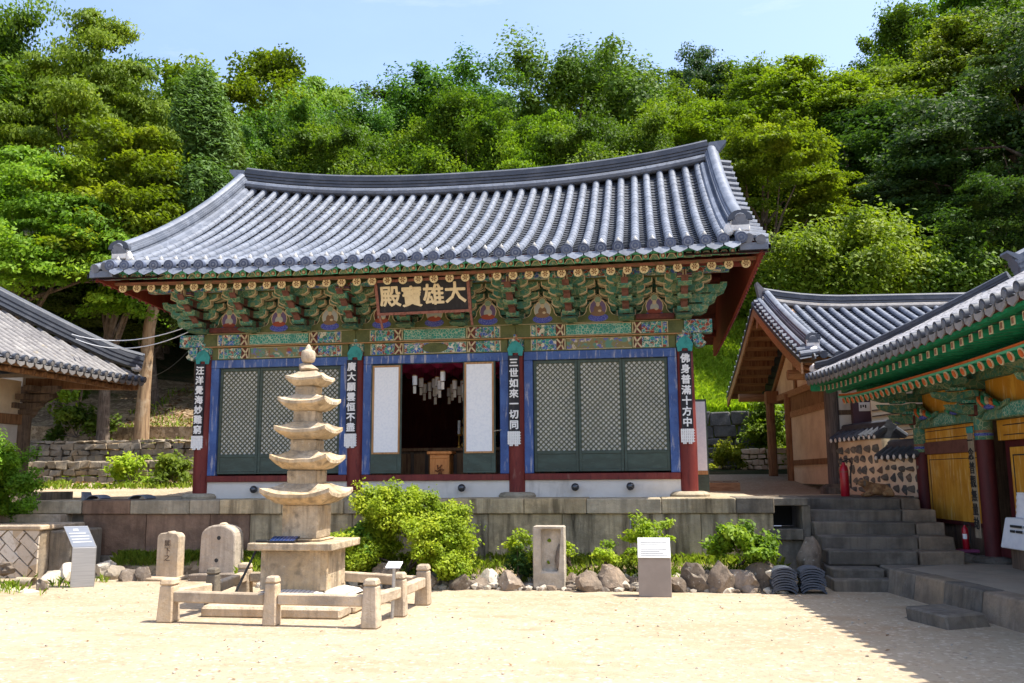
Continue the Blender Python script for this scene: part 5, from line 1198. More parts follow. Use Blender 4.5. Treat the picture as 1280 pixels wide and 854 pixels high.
q = MB(); q.hexa([(8.86, -2.75, .62), (9.1, -3.9, .60), (9.7, -3.8, .60), (9.5, -2.7, .62), (8.96, -2.75, 1.05), (9.1, -3.9, 1.05), (9.7, -3.8, 1.05), (9.5, -2.7, 1.05)]); q.v = [(x+SH, y-.02, z) for x, y, z in q.v]; q.build('cloth_cover', MAT['cloth'], cbx, bevel=.015)
MB().box(9.0+SH, 9.55+SH, -3.75, -2.78, .33, .615).build('wooden_base', MAT['wood_old'], cbx)
for k, wds in enumerate(((.30, .13, .08), (.12, .16))):
    y0 = -3.0
    for w_ in wds:
        zz = .92-k*.07; xx = SH+9.05-.105*(1.05-zz)/.43*1.0+(-2.75-y0-w_/2)*.122-.094; MB().hexa([(xx-.006, y0, zz), (xx, y0, zz), (xx+w_*.12, y0-w_, zz), (xx+w_*.12-.006, y0-w_, zz), (xx-.004, y0, zz+.035), (xx+.006, y0, zz+.035), (xx+w_*.12+.006, y0-w_, zz+.035), (xx+w_*.12-.004, y0-w_, zz+.035)]).build('printed_word', MAT['ink'], cbx); y0 -= w_+.04
for k, (x, y, h) in enumerate(((9.18+SH, -2.92, .34), (9.24+SH, -3.06, .27))):
    t = thing('plastic_tub', ('tall stack of white lidded tubs on the cloth covered table', 'white ribbed plastic tub beside the stacked tubs on the covered table')[k], 'tub', (x, y, 1.05))
    q = MB(); pr_ = []
    nr = 4
    for i in range(nr): pr_ += [(.115-.008*i, h*i/nr), (.12-.008*i, h*(i+.25)/nr), (.105-.008*i, h*(i+.9)/nr)]
    q.lathe((x, y, 1.052), pr_, 16); q.build('tub', MAT['cloth'], t, smooth=50); MB().tube([(x, y, 1.052+h*.98), (x, y, 1.07+h)], .085, 14).build('lid', MAT['white'], t)

# ---------------- wooden building behind the stairs
WA = R(4.5)
wb = thing('timber_house', 'unpainted timber house with tiled gable roof and cream clay walls behind the stairs', 'house', (8.25, 4.2, 1.3), None, WA, True)
EX0, EX1 = -.92, 9.0; yE, yR, zE, zR = -1.63, 3.05, 2.80, 4.75
def wf(u, t):
    c = .22*max(0, (1.5-u)/2.4)**2
    return (u, yE+(yR-yE)*t, zE+c*.5*(1-t)+c*1.2*t+(zR-zE)*(.86*t+.14*t*t))
def wbk(u, t): p = wf(u, t); return (p[0], 2*yR-p[1], p[2])
usW = [EX0+.36+i*.30 for i in range(32)]
q = MB(); tiles(q, wf, usW, 18, .075, 0, 1); tiles(q, wbk, usW, 8, .075, 0, 1, nar=4, nU=2)
for fnx in (wf, wbk):
    for k in range(16):
        t = .03+.94*k/15; p0 = Vector(fnx(EX0+.30, t)); p1 = Vector(fnx(EX0-.10, t)); q.tube([p0+Vector((0, 0, .05)), p1+Vector((0, 0, -.04))], .066, 8, 0)
    q.grid(lambda u, v: tuple(Vector(fnx(EX0+.33, v))*(1-u)+Vector((EX0-.12, fnx(0, v)[1], fnx(EX0, v)[2]-.10))*u), 2, 16, 1)
    q.grid(lambda u, v: (EX0-.12, fnx(0, v)[1], fnx(EX0, v)[2]-.10-.10*u), 1, 16, 1)
q.build('tiled_roof', [MAT['tile'], MAT['tile_dark']], wb, smooth=40)
pth = [Vector(wf(u, 1))+Vector((0, 0, -.05)) for u in np.linspace(EX0+.1, EX1, 20)]
q = MB(); q.sweep(pth, ridge_sec(.16, .30, 4), 0); q.sweep([p+Vector((0, -.2, .05)) for p in pth], [(.08*math.cos(t*math.pi/4), .08*math.sin(t*math.pi/4)) for t in range(8)][::-1], 1)
e = pth[0]; q.prism([(e.x+.1, e.z-.05), (e.x-.03, e.z-.1), (e.x-.06, e.z+.2), (e.x-.12, e.z+.52), (e.x-.07, e.z+.54), (e.x+.12, e.z+.32)], 'xz', e.y-.12, e.y+.12, 1)
q.build('main_ridge', [MAT['tile_dark'], MAT['tile_old']], wb, smooth=40)
for fnx, sgn in ((wf, -1), (wbk, 1)):
    dp = [Vector(fnx(EX0+.22, t))+Vector((.05, 0, .02)) for t in np.linspace(1, .10, 12)]
    q = MB(); q.sweep(dp, ridge_sec(.13, .20, 2), 0); q.sweep([p+Vector((-.20, 0, .03)) for p in dp], [(.085*math.cos(t*math.pi/4), .085*math.sin(t*math.pi/4)) for t in range(8)][::-1], 0)
    o = q.build('descending_ridge', MAT['tile_old'] if 0 else MAT['tile'], wb, smooth=40); p = dp[-1]
    q = MB(); q.prism([(p.x+.17*math.cos(math.pi*j/8), p.z+.20+.15*math.sin(math.pi*j/8)) for j in range(9)], 'xz', p.y+sgn*.07, p.y, 0); q.build('ridge_end_tile', MAT['tile_dark'], o)
    q = MB(); q.box(p.x-.14, p.x+.14, min(p.y, p.y+sgn*.05), max(p.y, p.y+sgn*.05), p.z+.02, p.z+.195); q.rock((p.x+.02, p.y+sgn*.12, p.z-.06), (.13, .10, .10), 7, 0, .2); q.build('ridge_plaster', MAT['lime'], o)
e = MB(); e.tube([(0, yE+.03, 0), (0, yE-.04, -.01)], .085, 12); eo2 = e.build('eave_end_tile', MAT['tile_dark'], wb)
for i, u in enumerate(usW):
    a = eo2 if i == 0 else dup(eo2, parent=wb); a.location = (u, 0, wf(u, 0)[2]+.03)
# gable woodwork
q = MB(); q.grid(lambda u, v: (EX0-.08+1.0*u, yE+.1+(2*(yR-yE)-.2)*v, (wf(EX0, min(v*2, 2-v*2))[2]-.17)), 3, 24); q.build('gable_soffit', MAT['wood_y'], wb)
for fnx in (wf, wbk):
    q = MB(); a = [Vector(fnx(EX0, t)) for t in np.linspace(0.02, 1, 10)]
    for p0, p1 in zip(a[:-1], a[1:]): q.hexa([(EX0-.10, p0.y, p0.z-.44), (EX0-.055, p0.y, p0.z-.44), (EX0-.055, p1.y, p1.z-.44), (EX0-.10, p1.y, p1.z-.44), (EX0-.10, p0.y, p0.z-.19), (EX0-.055, p0.y, p0.z-.19), (EX0-.055, p1.y, p1.z-.19), (EX0-.10, p1.y, p1.z-.19)])
    q.build('barge_board', MAT['wood_y'], wb)
    for k in range(9):
        t = .08+.1*k; p = Vector(fnx(EX0, t)); MB().box(EX0-.05, -.0, p.y-.055, p.y+.055, p.z-.33, p.z-.18).build('gable_lookout', MAT['wood'], wb)
for y, z in ((0, 2.55), (yR, 4.25), (2*yR, 2.55)): MB().tube([(EX0-.02, y, z+.1), (EX1-.3, y, z+.1)], .12, 12).build('purlin', MAT['wood_y'], wb, smooth=60)
rw_ = MB(); rw_.tube([(0, .6, 2.95), (0, yE+.12, 2.58)], .06, 8); rw0 = rw_.build('rafter', MAT['wood_y'], wb, smooth=60)
for i in range(20): a = rw0 if i == 0 else dup(rw0, parent=wb); a.location.x = EX0+.3+i*.4
colw = [(0, 0, .155, 'wood_grey'), (-.02, 3.9, .12, 'wood'), (-.22, 5.25, .125, 'wood'), (3.0, 0, .14, 'wood_grey'), (6.0, 0, .14, 'wood_grey')]
for x, y, r_, mm in colw:
    MB().tube([(x, y, .16), (x, y, 1.4), (x, y, 2.55)], [r_*1.04, r_, r_*.98], 14).build('column', MAT[mm], wb, smooth=40)
    q = MB(); q.lathe((x, y, -.05), [(r_*2.3, 0), (r_*2.25, .14), (r_*1.5, .22)], 10); q.build('base_stone', MAT['granite_dark'], wb)
# side wall (x=0 plane), front wall (y=0)
MB().box(.0, .09, .16, 3.80, .15, .62).build('clay_wall', MAT['cream_wall'], wb); MB().box(-.03, .11, .16, 3.80, .62, .76).build('wall_beam', MAT['wood'], wb)
MB().box(.0, .09, .16, 3.80, .762, 1.90).build('clay_wall', MAT['cream_wall'], wb); MB().box(-.03, .11, .16, 3.80, 1.902, 2.06).build('wall_beam', MAT['wood_y'], wb)
MB().box(.0, .08, .16, 3.80, 2.062, 2.45).build('plank_wall', MAT['wood'], wb); MB().box(-.06, .14, .16, 5.4, 2.452, 2.62).build('wall_beam', MAT['wood_y'], wb)
MB().prism([(.1, 2.62), (6.0, 2.62), (yR, 4.4)], 'yz', .0, .08).build('gable_wall', MAT['cream_wall'], wb)
MB().box(-.34, .2, 5.1, 5.4, 2.40, 2.75).build('tie_beam', MAT['wood'], wb)
q = MB(); q.box(-.05, .05, yR-.1, yR+.1, 2.62, 4.3); q.bar((-.02, .4, 2.7), (-.02, yR, 4.2), .1, .14); q.bar((-.02, 2*yR-.4, 2.7), (-.02, yR, 4.2), .1, .14); q.build('gable_truss', MAT['wood'], wb)
MB().box(.16, 2.86, -.02, .07, .15, 1.0).build('plaster_wall', MAT['plaster'], wb); MB().box(.16, 2.86, -.04, .09, 1.0, 1.12).build('wall_beam', MAT['wood_old'], wb)
MB().box(.16, 2.86, -.02, .07, 1.122, 1.72).build('plaster_wall', MAT['plaster'], wb); MB().box(.16, 2.86, -.045, .09, 1.722, 1.83).build('wall_beam', MAT['wood_old'], wb)
MB().box(.16, 2.86, -.02, .07, 1.832, 2.45).build('plaster_wall', MAT['plaster'], wb); MB().box(.16, 8.8, -.06, .1, 2.452, 2.62).build('wall_beam', MAT['wood_old'], wb)
MB().box(3.14, 8.8, -.02, .07, .15, 2.45).build('plaster_wall', MAT['plaster'], wb)
MB().box(8.7, 8.8, .1, 6, .1, 3.4).build('end_wall', MAT['plaster'], wb); MB().box(.1, 8.8, 3.82, 3.9, .1, 2.6).build('rear_wall', MAT['wood'], wb)
cbn = thing('wall_cabinet', 'dark plum cabinet with a white notice on the wall of the timber house', 'cabinet', (9.2, 4.1, 2.9))
p0, p1 = at(1067, 556, y=4.05), at(1090, 500, y=4.05)
MB().box(p0.x, p1.x+.06, 3.9, 4.12, p0.z, p1.z).build('box', M('plum_metal', (.085, .045, .06), .5), cbn, bevel=.01)
MB().box(p0.x+.13, p1.x+.0, 3.893, 3.899, p1.z-.26, p1.z-.06).build('notice', MAT['white'], cbn)
for k in range(3): MB().box(p0.x+.16+k*.05, p0.x+.19+k*.05, 3.889, 3.892, p1.z-.19+.02*(k % 2), p1.z-.12).build('notice_mark', MAT['ink'], cbn)
lat = thing('bamboo_screen', 'slatted bamboo screen leaning by the timber house wall behind the tile capped wall', 'screen', (9.4, 3.6, 2.5))
pa, pb_ = at(1092, 545, y=3.5), at(1128, 505, y=3.5)
for k in range(6): MB().bar((pa.x, 3.5, pa.z-.1+k*.13), (pb_.x+.3, 3.5, pa.z+.02+k*.13), .02, .03).build('slat', MAT['wood_old'], lat)
MB().box(pa.x, pb_.x+.3, 3.54, 3.6, pa.z-.2, pa.z+.85).build('backing_board', MAT['cream_wall'], lat)
# ---------------- tile capped stone wall at the top of the stairs
cw = thing('tile_capped_wall', 'clay wall set with dark rounded stones under a tiled cap, behind the sleeping dog', 'wall', (8.7, 2.1, 1.25))
Wp0, Wp1, Wp2 = Vector((8.27, 3.85, 0)), Vector((8.74, 1.98, 0)), Vector((9.08, .62, 0))
rr = random.Random(31)
def wallseg(a, b, z0, z1, n0):
    d = (b-a).normalized(); nn_ = Vector((d.y, -d.x, 0))
    MB().hexa([a+Vector((0, 0, z0)), b+Vector((0, 0, z0)), b-nn_*.38+Vector((0, 0, z0)), a-nn_*.38+Vector((0, 0, z0)), a+Vector((0, 0, z1)), b+Vector((0, 0, z1)), b-nn_*.38+Vector((0, 0, z1)), a-nn_*.38+Vector((0, 0, z1))]).build('clay_core', MAT['cream_wall'], cw, bevel=.02)
    L = (b-a).length; q = MB(); pts = []
    zz = z0+.07
    row = 0
    while zz < z1-.06:
        hh = rr.uniform(.12, .19)*(1.25 if row == 0 else 1); x = rr.uniform(.0, .12)
        while x < L-.04:
            w2 = rr.uniform(.13, .27)*(1.2 if row == 0 else 1)
            p = a+d*(x+w2*.5)+nn_*.0+Vector((0, 0, zz+hh*.45+rr.uniform(-.02, .02)))
            b0 = len(q.v); q.rock(p, (w2*rr.uniform(.5, .66), .05, hh*rr.uniform(.45, .64)), rr.randint(0, 999), 0, .3, 2); x += w2+rr.uniform(.07, .11)
        zz += hh+.04; row += 1
    q.build('stone_inlay', MAT['wallcob'], cw, smooth=50)
    # tiled cap
    q = MB(); c0, c1 = a-nn_*.19, b-nn_*.19
    q.hexa([c0+nn_*.30+Vector((0, 0, z1+.002)), c1+nn_*.30+Vector((0, 0, z1+.002)), c1-nn_*.30+Vector((0, 0, z1+.002)), c0-nn_*.30+Vector((0, 0, z1+.002)), c0+nn_*.07+Vector((0, 0, z1+.20)), c1+nn_*.07+Vector((0, 0, z1+.20)), c1-nn_*.07+Vector((0, 0, z1+.20)), c0-nn_*.07+Vector((0, 0, z1+.20))], 1)
    k = int(L/.21)
    for i in range(k+1):
        p = c0+(c1-c0)*(i/k)
        for sg in (1, -1): q.tube([p+nn_*(.10*sg)+Vector((0, 0, z1+.20)), p+nn_*(.33*sg)+Vector((0, 0, z1+.045))], .062, 8, 0, True, 0)
    q.sweep([c0+Vector((0, 0, z1+.19)), c1+Vector((0, 0, z1+.19))], ridge_sec(.13, .10, 2), 1)
    co = q.build('tile_cap', [MAT['tile_dark'], MAT['tile_dark']], cw, smooth=40)
    q = MB()
    for i in range(k+1):
        p = c0+(c1-c0)*(i/k); q.rock(p+nn_*.345+Vector((0, 0, z1+.03)), (.03, .055, .055), i, 0, .1)
    q.build('plaster_plug', MAT['lime'], co, smooth=50)
MAT['wallcob'] = M('wall_cobble', (.165, .135, .105), .85, [('n', 3.1, (.19, .095, .06), .56, .62, .8), ('n', 2.2, (.10, .095, .09), .5, .56, .9), ('n', 14, (.25, .215, .17), .5, .68)], (20, .3, .01), .3, .1)
wallseg(Wp0, Wp1, 1.24, 2.40, 9); wallseg(Wp1+Vector((.002, -.004, 0)), Wp2, 1.24, 1.98, 6)
# ---------------- left building
lb_ = thing('wooden_hall', 'unpainted wooden building with weathered tile roof at the left edge', 'temple building', (-9.9, 1.4, 1.3), None, math.pi, True)
zl = lambda u: 2.78+.006*max(0, -u-.5)**3*1.2+.002*max(0, u-2)**2
fnL, usL = hip_roof(lb_, -1.62, 3.2, -2.25, 8.5, zl, .66, -1, .27, .07, MAT['tile_old'], MAT['tile_dark'])
disc_row(lb_, usL, zl, -1.62, .07, MAT['tile_dark'], MAT['tile_old'], dm=MAT['tile_old'])
YL = -2.25
hp = [Vector((-1.55+d, YL+.08+d, fnL(YL+d+.16, 1)[2]+.08)) for d in np.linspace(0.05, 4.2, 16)]; hp[0].z += .10; hp[1].z += .03
q = MB(); q.sweep(hp, ridge_sec(.15, .30, 3), 0); q.build('hip_ridge', MAT['tile_dark'], lb_, smooth=40)
q = MB(); q.sweep([p+Vector((-.02, .0, .33)) for p in hp], [(.10*math.cos(t*math.pi/4), .08*math.sin(t*math.pi/4)) for t in range(8)][::-1], 0); q.build('ridge_cap', MAT['tile_dark'], lb_, smooth=40)
q = MB(); q.rock((hp[0].x+.02, hp[0].y+.12, hp[0].z+.02), (.14, .10, .13), 9, 0, .15); q.build('ridge_plaster', MAT['lime'], lb_, smooth=40)
# woodwork
q = MB(); q.grid(lambda u, v: (-1.5+1.8*u, YL+.1+10.5*v, zl(YL+.1+10.5*v)-.08+.18*u), 4, 20); q.build('soffit', MAT['wood_old'], lb_)
q = MB(); q.grid(lambda u, v: (-1.5+6*u, YL+.1+2.0*v, zl(YL)-.08-.12*u+.12*v), 4, 6); q.build('end_soffit', MAT['wood_old'], lb_)
q = MB()
for i in range(14):
    a = YL+.1+10.5*i/14; b = YL+.1+10.5*(i+1)/14; q.hexa([(-1.56, a, zl(a)-.12), (-1.44, a, zl(a)-.12), (-1.44, b, zl(b)-.12), (-1.56, b, zl(b)-.12), (-1.56, a, zl(a)-.03), (-1.44, a, zl(a)-.03), (-1.44, b, zl(b)-.03), (-1.56, b, zl(b)-.03)])
q.build('eave_board', MAT['wood'], lb_)
ra_ = MB(); ra_.tube([(.3, 0, .12), (-1.42, 0, -.17)], .065, 8); ra0 = ra_.build('rafter', MAT['wood'], lb_, smooth=60)
for i in range(26):
    u = YL+.3+i*.36; a = ra0 if i == 0 else dup(ra0, parent=lb_); a.location = (0, u, zl(u)-.02)
q = MB(); q.bar((.3, -.3, 2.6), (-1.45, YL+.12, 2.70), .2, .24); q.build('corner_rafter', MAT['wood'], lb_, bevel=.02)
for y in (0, 2.6, 5.2):
    MB().tube([(0, y, .1), (0, y, 1.9)], .17, 16).build('column', MAT['wood_old'], lb_, smooth=40)
    q = MB()
    for k in range(3): q.prism([(.2, 1.95+k*.19), (-.25-.2*k, 1.95+k*.19), (-.45-.2*k, 2.04+k*.19), (-.45-.2*k, 2.11+k*.19), (.2, 2.11+k*.19)], 'xz', y-.08, y+.08); q.box(-.1-.18*k, .1-.18*k, y-.42, y+.42, 1.98+k*.19, 2.10+k*.19)
    q.box(-.2, .2, y-.2, y+.2, 1.86, 1.95)
    q.build('bracket_set', MAT['wood_old'], lb_)
q = MB(); q.prism([(0, 2.5), (-.9, 2.5), (-1.05, 2.35), (-.7, 2.2), (-.45, 2.05), (-.25, 1.8), (0, 1.75)], 'yz', -.09, .09); q.build('corner_bracket', MAT['wood_old'], lb_)
for ya, yb in ((.15, 2.45), (2.75, 5.05)):
    MB().box(-.08, .1, ya, yb, 1.62, 1.84).build('lintel_beam', MAT['wood'], lb_); MB().box(.0, .08, ya, yb, .4, 1.615).build('clay_wall', MAT['plaster'], lb_); MB().box(.0, .08, ya, yb, 1.845, 2.6).build('clay_wall', MAT['cream_wall'], lb_); MB().box(-.06, .1, ya, yb, .2, .395).build('sill_beam', MAT['wood_old'], lb_)
MB().box(.05, 6, -.05, .05, .1, 2.7).build('end_wall', MAT['plaster'], lb_)
MB().box(-.8, 6, -.8, 9, -1.3, .12).build('stone_base', MAT['granite_dark'], lb_)
# cables from hall to left building
for k, (a, b, sag) in enumerate(((at(90, 418, y=1.5), Vector((-4.98, -.1, 4.86)), .25), (at(95, 424, y=1.8), Vector((-4.98, -.1, 4.76)), .32), (at(190, 470, y=3.4), Vector((-5.05, -.1, 4.40)), .12))):
    q = MB(); q.tube([a.lerp(b, t)-Vector((0, 0, sag*4*t*(1-t))) for t in np.linspace(0, 1, 14)], .011 if k < 2 else .007, 5)
    tag(q.build('power_cable', MAT['white' if k < 2 else 'rubber']), ('upper pale cable strung between the left roof and the main hall', 'lower pale cable strung between the left roof and the main hall', 'thin dark cable slanting from the left roof corner up to the hall beam')[k], 'cable')
# ================================================================ SLEEPING DOG
dg_ = thing('dog', 'curly tan and brown dog lying curled on the landing in front of the stone wall', 'dog', (8.2, .45, 1.275))
def skin(name, V, E, rad, mat, parent, lv=2):
    me = bpy.data.meshes.new(name); me.from_pydata(V, E, []); o = link(name, me, None); me.materials.append(mat)
    sk = o.modifiers.new('skin', 'SKIN')
    for i, r_ in enumerate(rad): me.skin_vertices[0].data[i].radius = (r_, r_) if not isinstance(r_, tuple) else r_
    me.skin_vertices[0].data[0].use_root = True
    sd_ = o.modifiers.new('sub', 'SUBSURF'); sd_.levels = lv; sd_.render_levels = lv
    dgp = bpy.context.evaluated_depsgraph_get(); m2 = bpy.data.meshes.new_from_object(o.evaluated_get(dgp)); bpy.data.objects.remove(o)
    for v in m2.vertices:
        n_ = mnoise.noise(v.co*16)*.014+mnoise.noise(v.co*38)*.008; v.co += v.normal*n_-ORG[parent.name]
    for p in m2.polygons: p.use_smooth = True
    o = link(name, m2, parent); return o
DX, DY_, DZ = 8.22, .46, 1.275
V = [(.0, 0, .13), (.13, .02, .125), (.23, 0, .10), (-.13, 0, .15), (-.20, -.02, .20), (-.245, -.05, .255), (-.30, -.09, .25), (-.355, -.12, .225),
     (.20, -.10, .06), (.06, -.13, .045), (.12, -.17, .03), (-.15, -.08, .08), (-.24, -.14, .04), (-.34, -.17, .03), (-.10, -.10, .06), (-.20, -.19, .035), (-.30, -.22, .028), (.28, .03, .05), (.22, .10, .04), (.10, .14, .035)]
E_ = [(0, 1), (1, 2), (0, 3), (3, 4), (4, 5), (5, 6), (6, 7), (2, 8), (8, 9), (9, 10), (3, 11), (11, 12), (12, 13), (3, 14), (14, 15), (15, 16), (2, 17), (17, 18), (18, 19)]
rad = [.115, .12, .10, .115, .085, .085, .06, .035, .075, .045, .03, .055, .035, .03, .05, .035, .028, .03, .025, .015]
skin('body', [(DX+x, DY_+y, DZ+z) for x, y, z in V], E_, rad, MAT['dogfur'], dg_)
for s in (-1, 1):
    q = MB(); q.rock((DX-.235+.01*s, DY_-.05+.085*s, DZ+.245), (.03, .018, .06), 3+s, 0, .15); q.build('ear', MAT['wood_old'], dg_, smooth=60)
    q = MB(); q.rock((DX-.318, DY_-.105+.036*s, DZ+.268), (.009, .009, .009), 1, 0, .05); q.build('eye', MAT['rubber'], dg_)
q = MB(); q.rock((DX-.388, DY_-.135, DZ+.232), (.016, .02, .016), 2, 0, .05); q.build('nose', MAT['rubber'], dg_)
# ================================================================ VEGETATION
def leafmesh(name, P, N, S, T, mat, asp=.55, fold=.18):
    """P centres, N normals, S half lengths, T tint; one folded diamond per leaf"""
    n = len(P); rng = np.random.default_rng(n)
    rv = rng.normal(size=(n, 3)); a = np.cross(N, rv); a /= np.linalg.norm(a, axis=1)[:, None]+1e-9; b = np.cross(N, a)
    S = S[:, None]
    V = np.empty((n, 4, 3)); V[:, 0] = P-a*S; V[:, 1] = P+b*S*asp+N*S*fold; V[:, 2] = P+a*S; V[:, 3] = P-b*S*asp+N*S*fold
    me = bpy.data.meshes.new(name); me.vertices.add(4*n); me.loops.add(4*n); me.polygons.add(n)
    me.vertices.foreach_set('co', V.reshape(-1)); idx = np.arange(4*n, dtype=np.int32)
    me.loops.foreach_set('vertex_index', idx); me.polygons.foreach_set('loop_start', idx[::4].copy()); me.polygons.foreach_set('loop_total', np.full(n, 4, dtype=np.int32))
    at_ = me.attributes.new('tint', 'FLOAT', 'FACE'); at_.data.foreach_set('value', T.astype(np.float32))
    me.materials.append(mat); me.update(calc_edges=True); return me
def unit(v): return v/(np.linalg.norm(v, axis=1)[:, None]+1e-9)
def crown_mesh(name, seed, rad, nclump, per, cr, ls, mat, flat=.6, zoff=0, shell=.55, layer=0, gap=-9, cone=False, asp=.55):
    rng = np.random.default_rng(seed); C = []
    while len(C) < nclump:
        d = rng.normal(size=3); d /= np.linalg.norm(d)
        if d[2] < -.55: continue
        rr = (shell+(1-shell)*rng.random()**.6)
        lob = 1+.15*math.sin(3*math.atan2(d[1], d[0])+seed)+.09*math.sin(5*math.atan2(d[1], d[0])+2*d[2]*3+seed*2)
        p = d*rr*lob
        if cone:
            h = rng.random()**.8; w_ = (1-h)**.75*.95+.06; th = rng.random()*6.28; q = w_*(.55+.45*rng.random()**.5); p = np.array([math.cos(th)*q, math.sin(th)*q, h*2-1])
        p = p*np.array(rad)+np.array([0, 0, zoff])
        if len(C) > 12 and np.min(np.linalg.norm(np.array(C)-p, axis=1)) > cr*1.25: continue
        C.append(p)
    C = np.array(C); P = []; N = []; S = []; T = []
    ctr = np.array([0, 0, zoff])
    for c in C:
        if mnoise.noise(Vector(c*1.1/max(.5, cr)*.45)+Vector((seed*3.3, 0, 0))) < gap: continue
        k = int(per*rng.uniform(.55, 1.45)); r = cr*rng.uniform(.55, 1.4)
        d = unit(rng.normal(size=(k, 3))); q = rng.random(k)**.45*rng.choice([1, 1, 1, 1.3], k)
        ax = (c-ctr)/np.array(rad); ax = ax/(np.linalg.norm(ax)+1e-6)+rng.normal(size=3)*.55+np.array([0, 0, .15]); ax /= np.linalg.norm(ax)
        off = d*q[:, None]*r; al = off@ax
        if cone: off = off*np.array([1, 1, flat])*.8+np.outer(np.abs(al)*.5, np.array([0, 0, 1]))
        else: off = off*.78*np.array([1, 1, flat])+np.outer(al*.75, ax*np.array([1, 1, .7]))
        if layer: off[:, 2] = off[:, 2]*.6-layer*(off[:, 0]**2+off[:, 1]**2)/r
        P.append(c+off)
        N.append(unit(d*.32+rng.normal(size=(k, 3))*.45+np.array([.32, -.2, .58])))
        S.append(ls*rng.uniform(.6, 1.4, k)); T.append(np.clip(rng.normal(.5, .24)+rng.normal(0, .13, k), 0, 1))
    return leafmesh(name, np.concatenate(P), np.concatenate(N), np.concatenate(S), np.concatenate(T), mat, asp), C
def trunk_mesh(name, C, h0, r0, seed, mat, nl=14, lean=(0, 0), z0=-1.0):
    rng = random.Random(seed); q = MB(); top = max(c[2] for c in C)*.75
    pts = [Vector((lean[0]*t+.12*math.sin(5*t+seed), lean[1]*t+.12*math.cos(4*t+seed), z0+(top-z0)*t)) for t in np.linspace(0, 1, 9)]
    q.tube(pts, [r0*(1.25-.15*min(i, 1)-.105*i) for i in range(9)], 9)
    for c in rng.sample(list(C), min(nl, len(C))):
        t = rng.uniform(.35, .8); a = pts[int(t*8)]; b = Vector(c)*.93; mid = a.lerp(b, .5)+Vector((rng.uniform(-.3, .3), rng.uniform(-.3, .3), .35))
        q.tube([a, a.lerp(mid, .6), mid, mid.lerp(b, .6), b], [r0*.36, r0*.3, r0*.23, r0*.14, r0*.05], 6)
    me_o = q.build(name, mat, None, smooth=60); me = me_o.data; bpy.data.objects.remove(me_o); return me
# prototypes: crown radius about 1 unit = real metres, base at z=0
PROTO = {}
def proto(k, rad, zc, nclump, per, cr, ls, mat, seed, tr=.22, **kw):
    cm_, C = crown_mesh('crown', seed, rad, nclump, per, cr, ls, mat, zoff=zc, **kw)
    co = np.empty(len(cm_.vertices)*3); cm_.vertices.foreach_get('co', co); co = co.reshape(-1, 3)
    top = np.percentile(co[:, 2], 99.7); wid = np.percentile(np.abs(co[:, :2]), 98.5)*2
    PROTO[k] = (cm_, trunk_mesh('trunk', C, zc, tr, seed, MAT['bark'], lean=(.3, -.2)), top, wid)
proto('broad', (4.0, 4.0, 3.6), 7.4, 270, 400, .72, .078, LEAF['mid'], 1, flat=.7, shell=.42, gap=-.2)
proto('broad2', (3.6, 3.9, 4.2), 7.4, 260, 400, .70, .076, LEAF['mid'], 2, flat=.75, shell=.42, gap=-.2)
proto('lime', (4.2, 4.2, 3.4), 7.0, 250, 420, .80, .078, LEAF['lime'], 3, flat=.42, layer=.12, shell=.4, gap=-.18)
proto('lime2', (3.4, 3.6, 3.8), 7.2, 240, 400, .68, .076, LEAF['lime'], 4, flat=.6, layer=.06, shell=.42, gap=-.2)
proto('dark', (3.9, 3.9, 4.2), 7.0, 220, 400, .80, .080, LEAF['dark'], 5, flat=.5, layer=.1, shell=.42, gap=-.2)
proto('open', (3.8, 3.8, 3.0), 8.2, 130, 360, .62, .076, LEAF['mid'], 6, flat=.6, shell=.35, gap=-.12)
proto('juniper', (2.2, 2.2, 3.9), 6.2, 300, 330, .30, .075, LEAF['juniper'], 7, flat=2.2, cone=True, asp=.28, gap=-.25)
G_T = 'trees on the wooded slope behind the halls'
def tree(kind, label, x, y, top, width=None, name='broadleaf_tree', cat='tree', rz=None, zb=None, group=G_T, wz=None):
    cme, tme, h, wid = PROTO[kind]; zb = H(x, y) if zb is None else zb
    sz = (top-zb)/h; sx = (width/wid) if width else sz
    t = thing(name, label, cat, (x, y, zb), group, rz if rz is not None else random.uniform(0, 6.28), True); t.scale = (sx, sx, sz)
    link('trunk', tme, t); link('crown', cme, t); return t
def tpx(kind, px, pytop, y, wpx, label, **kw):
    p = at(px, pytop, y=y); d = (p-CAMP).dot(_f); return tree(kind, label, p.x, y, p.z, wpx/FPX*d, **kw)
random.seed(77)
# front of the wood, left
tpx('lime', 45, 200, 10.5, 300, 'big layered yellow green tree leaning over the left wooden hall roof, lowest crown')
tpx('lime2', 150, 175, 12.5, 230, 'yellow green tree whose sprays reach toward the left roof corner of the main hall')
tpx('broad', -45, -30, 17, 220, 'tall bright green tree filling the upper left corner')
tpx('lime', 120, 28, 19, 215, 'tall sunlit tree left of the juniper, its top against the sky')
tpx('broad2', -80, 60, 16, 300, 'green tree cut off by the left edge of the photo')
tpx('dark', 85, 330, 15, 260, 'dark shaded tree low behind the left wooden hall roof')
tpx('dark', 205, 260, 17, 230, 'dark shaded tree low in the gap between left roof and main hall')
tpx('open', 225, 92, 24, 160, 'thin topped tree rising just behind the juniper')
t = tree('juniper', 'dense feathery juniper with pale bare trunk, left of the main hall roof ridge', *(lambda p: (p.x, p.y))(at(178, 512, y=13.2)), at(240, 95, y=13.2).z, 4.6, 'juniper_tree', group=None)
for c in t.children:
    if c.name.startswith('crown'): c.location = (1.05, 0, 0)
    else:
        q = MB(); q.tube([(0, 0, -.6), (.02, 0, 1.5), (.06, 0, 3.2), (.35, 0, 5.0), (.9, 0, 7.5)], [.20, .15, .14, .13, .06], 12); o_ = q.build('trunk', MAT['bark_pale'], None, smooth=50); c.data = o_.data; bpy.data.objects.remove(o_)
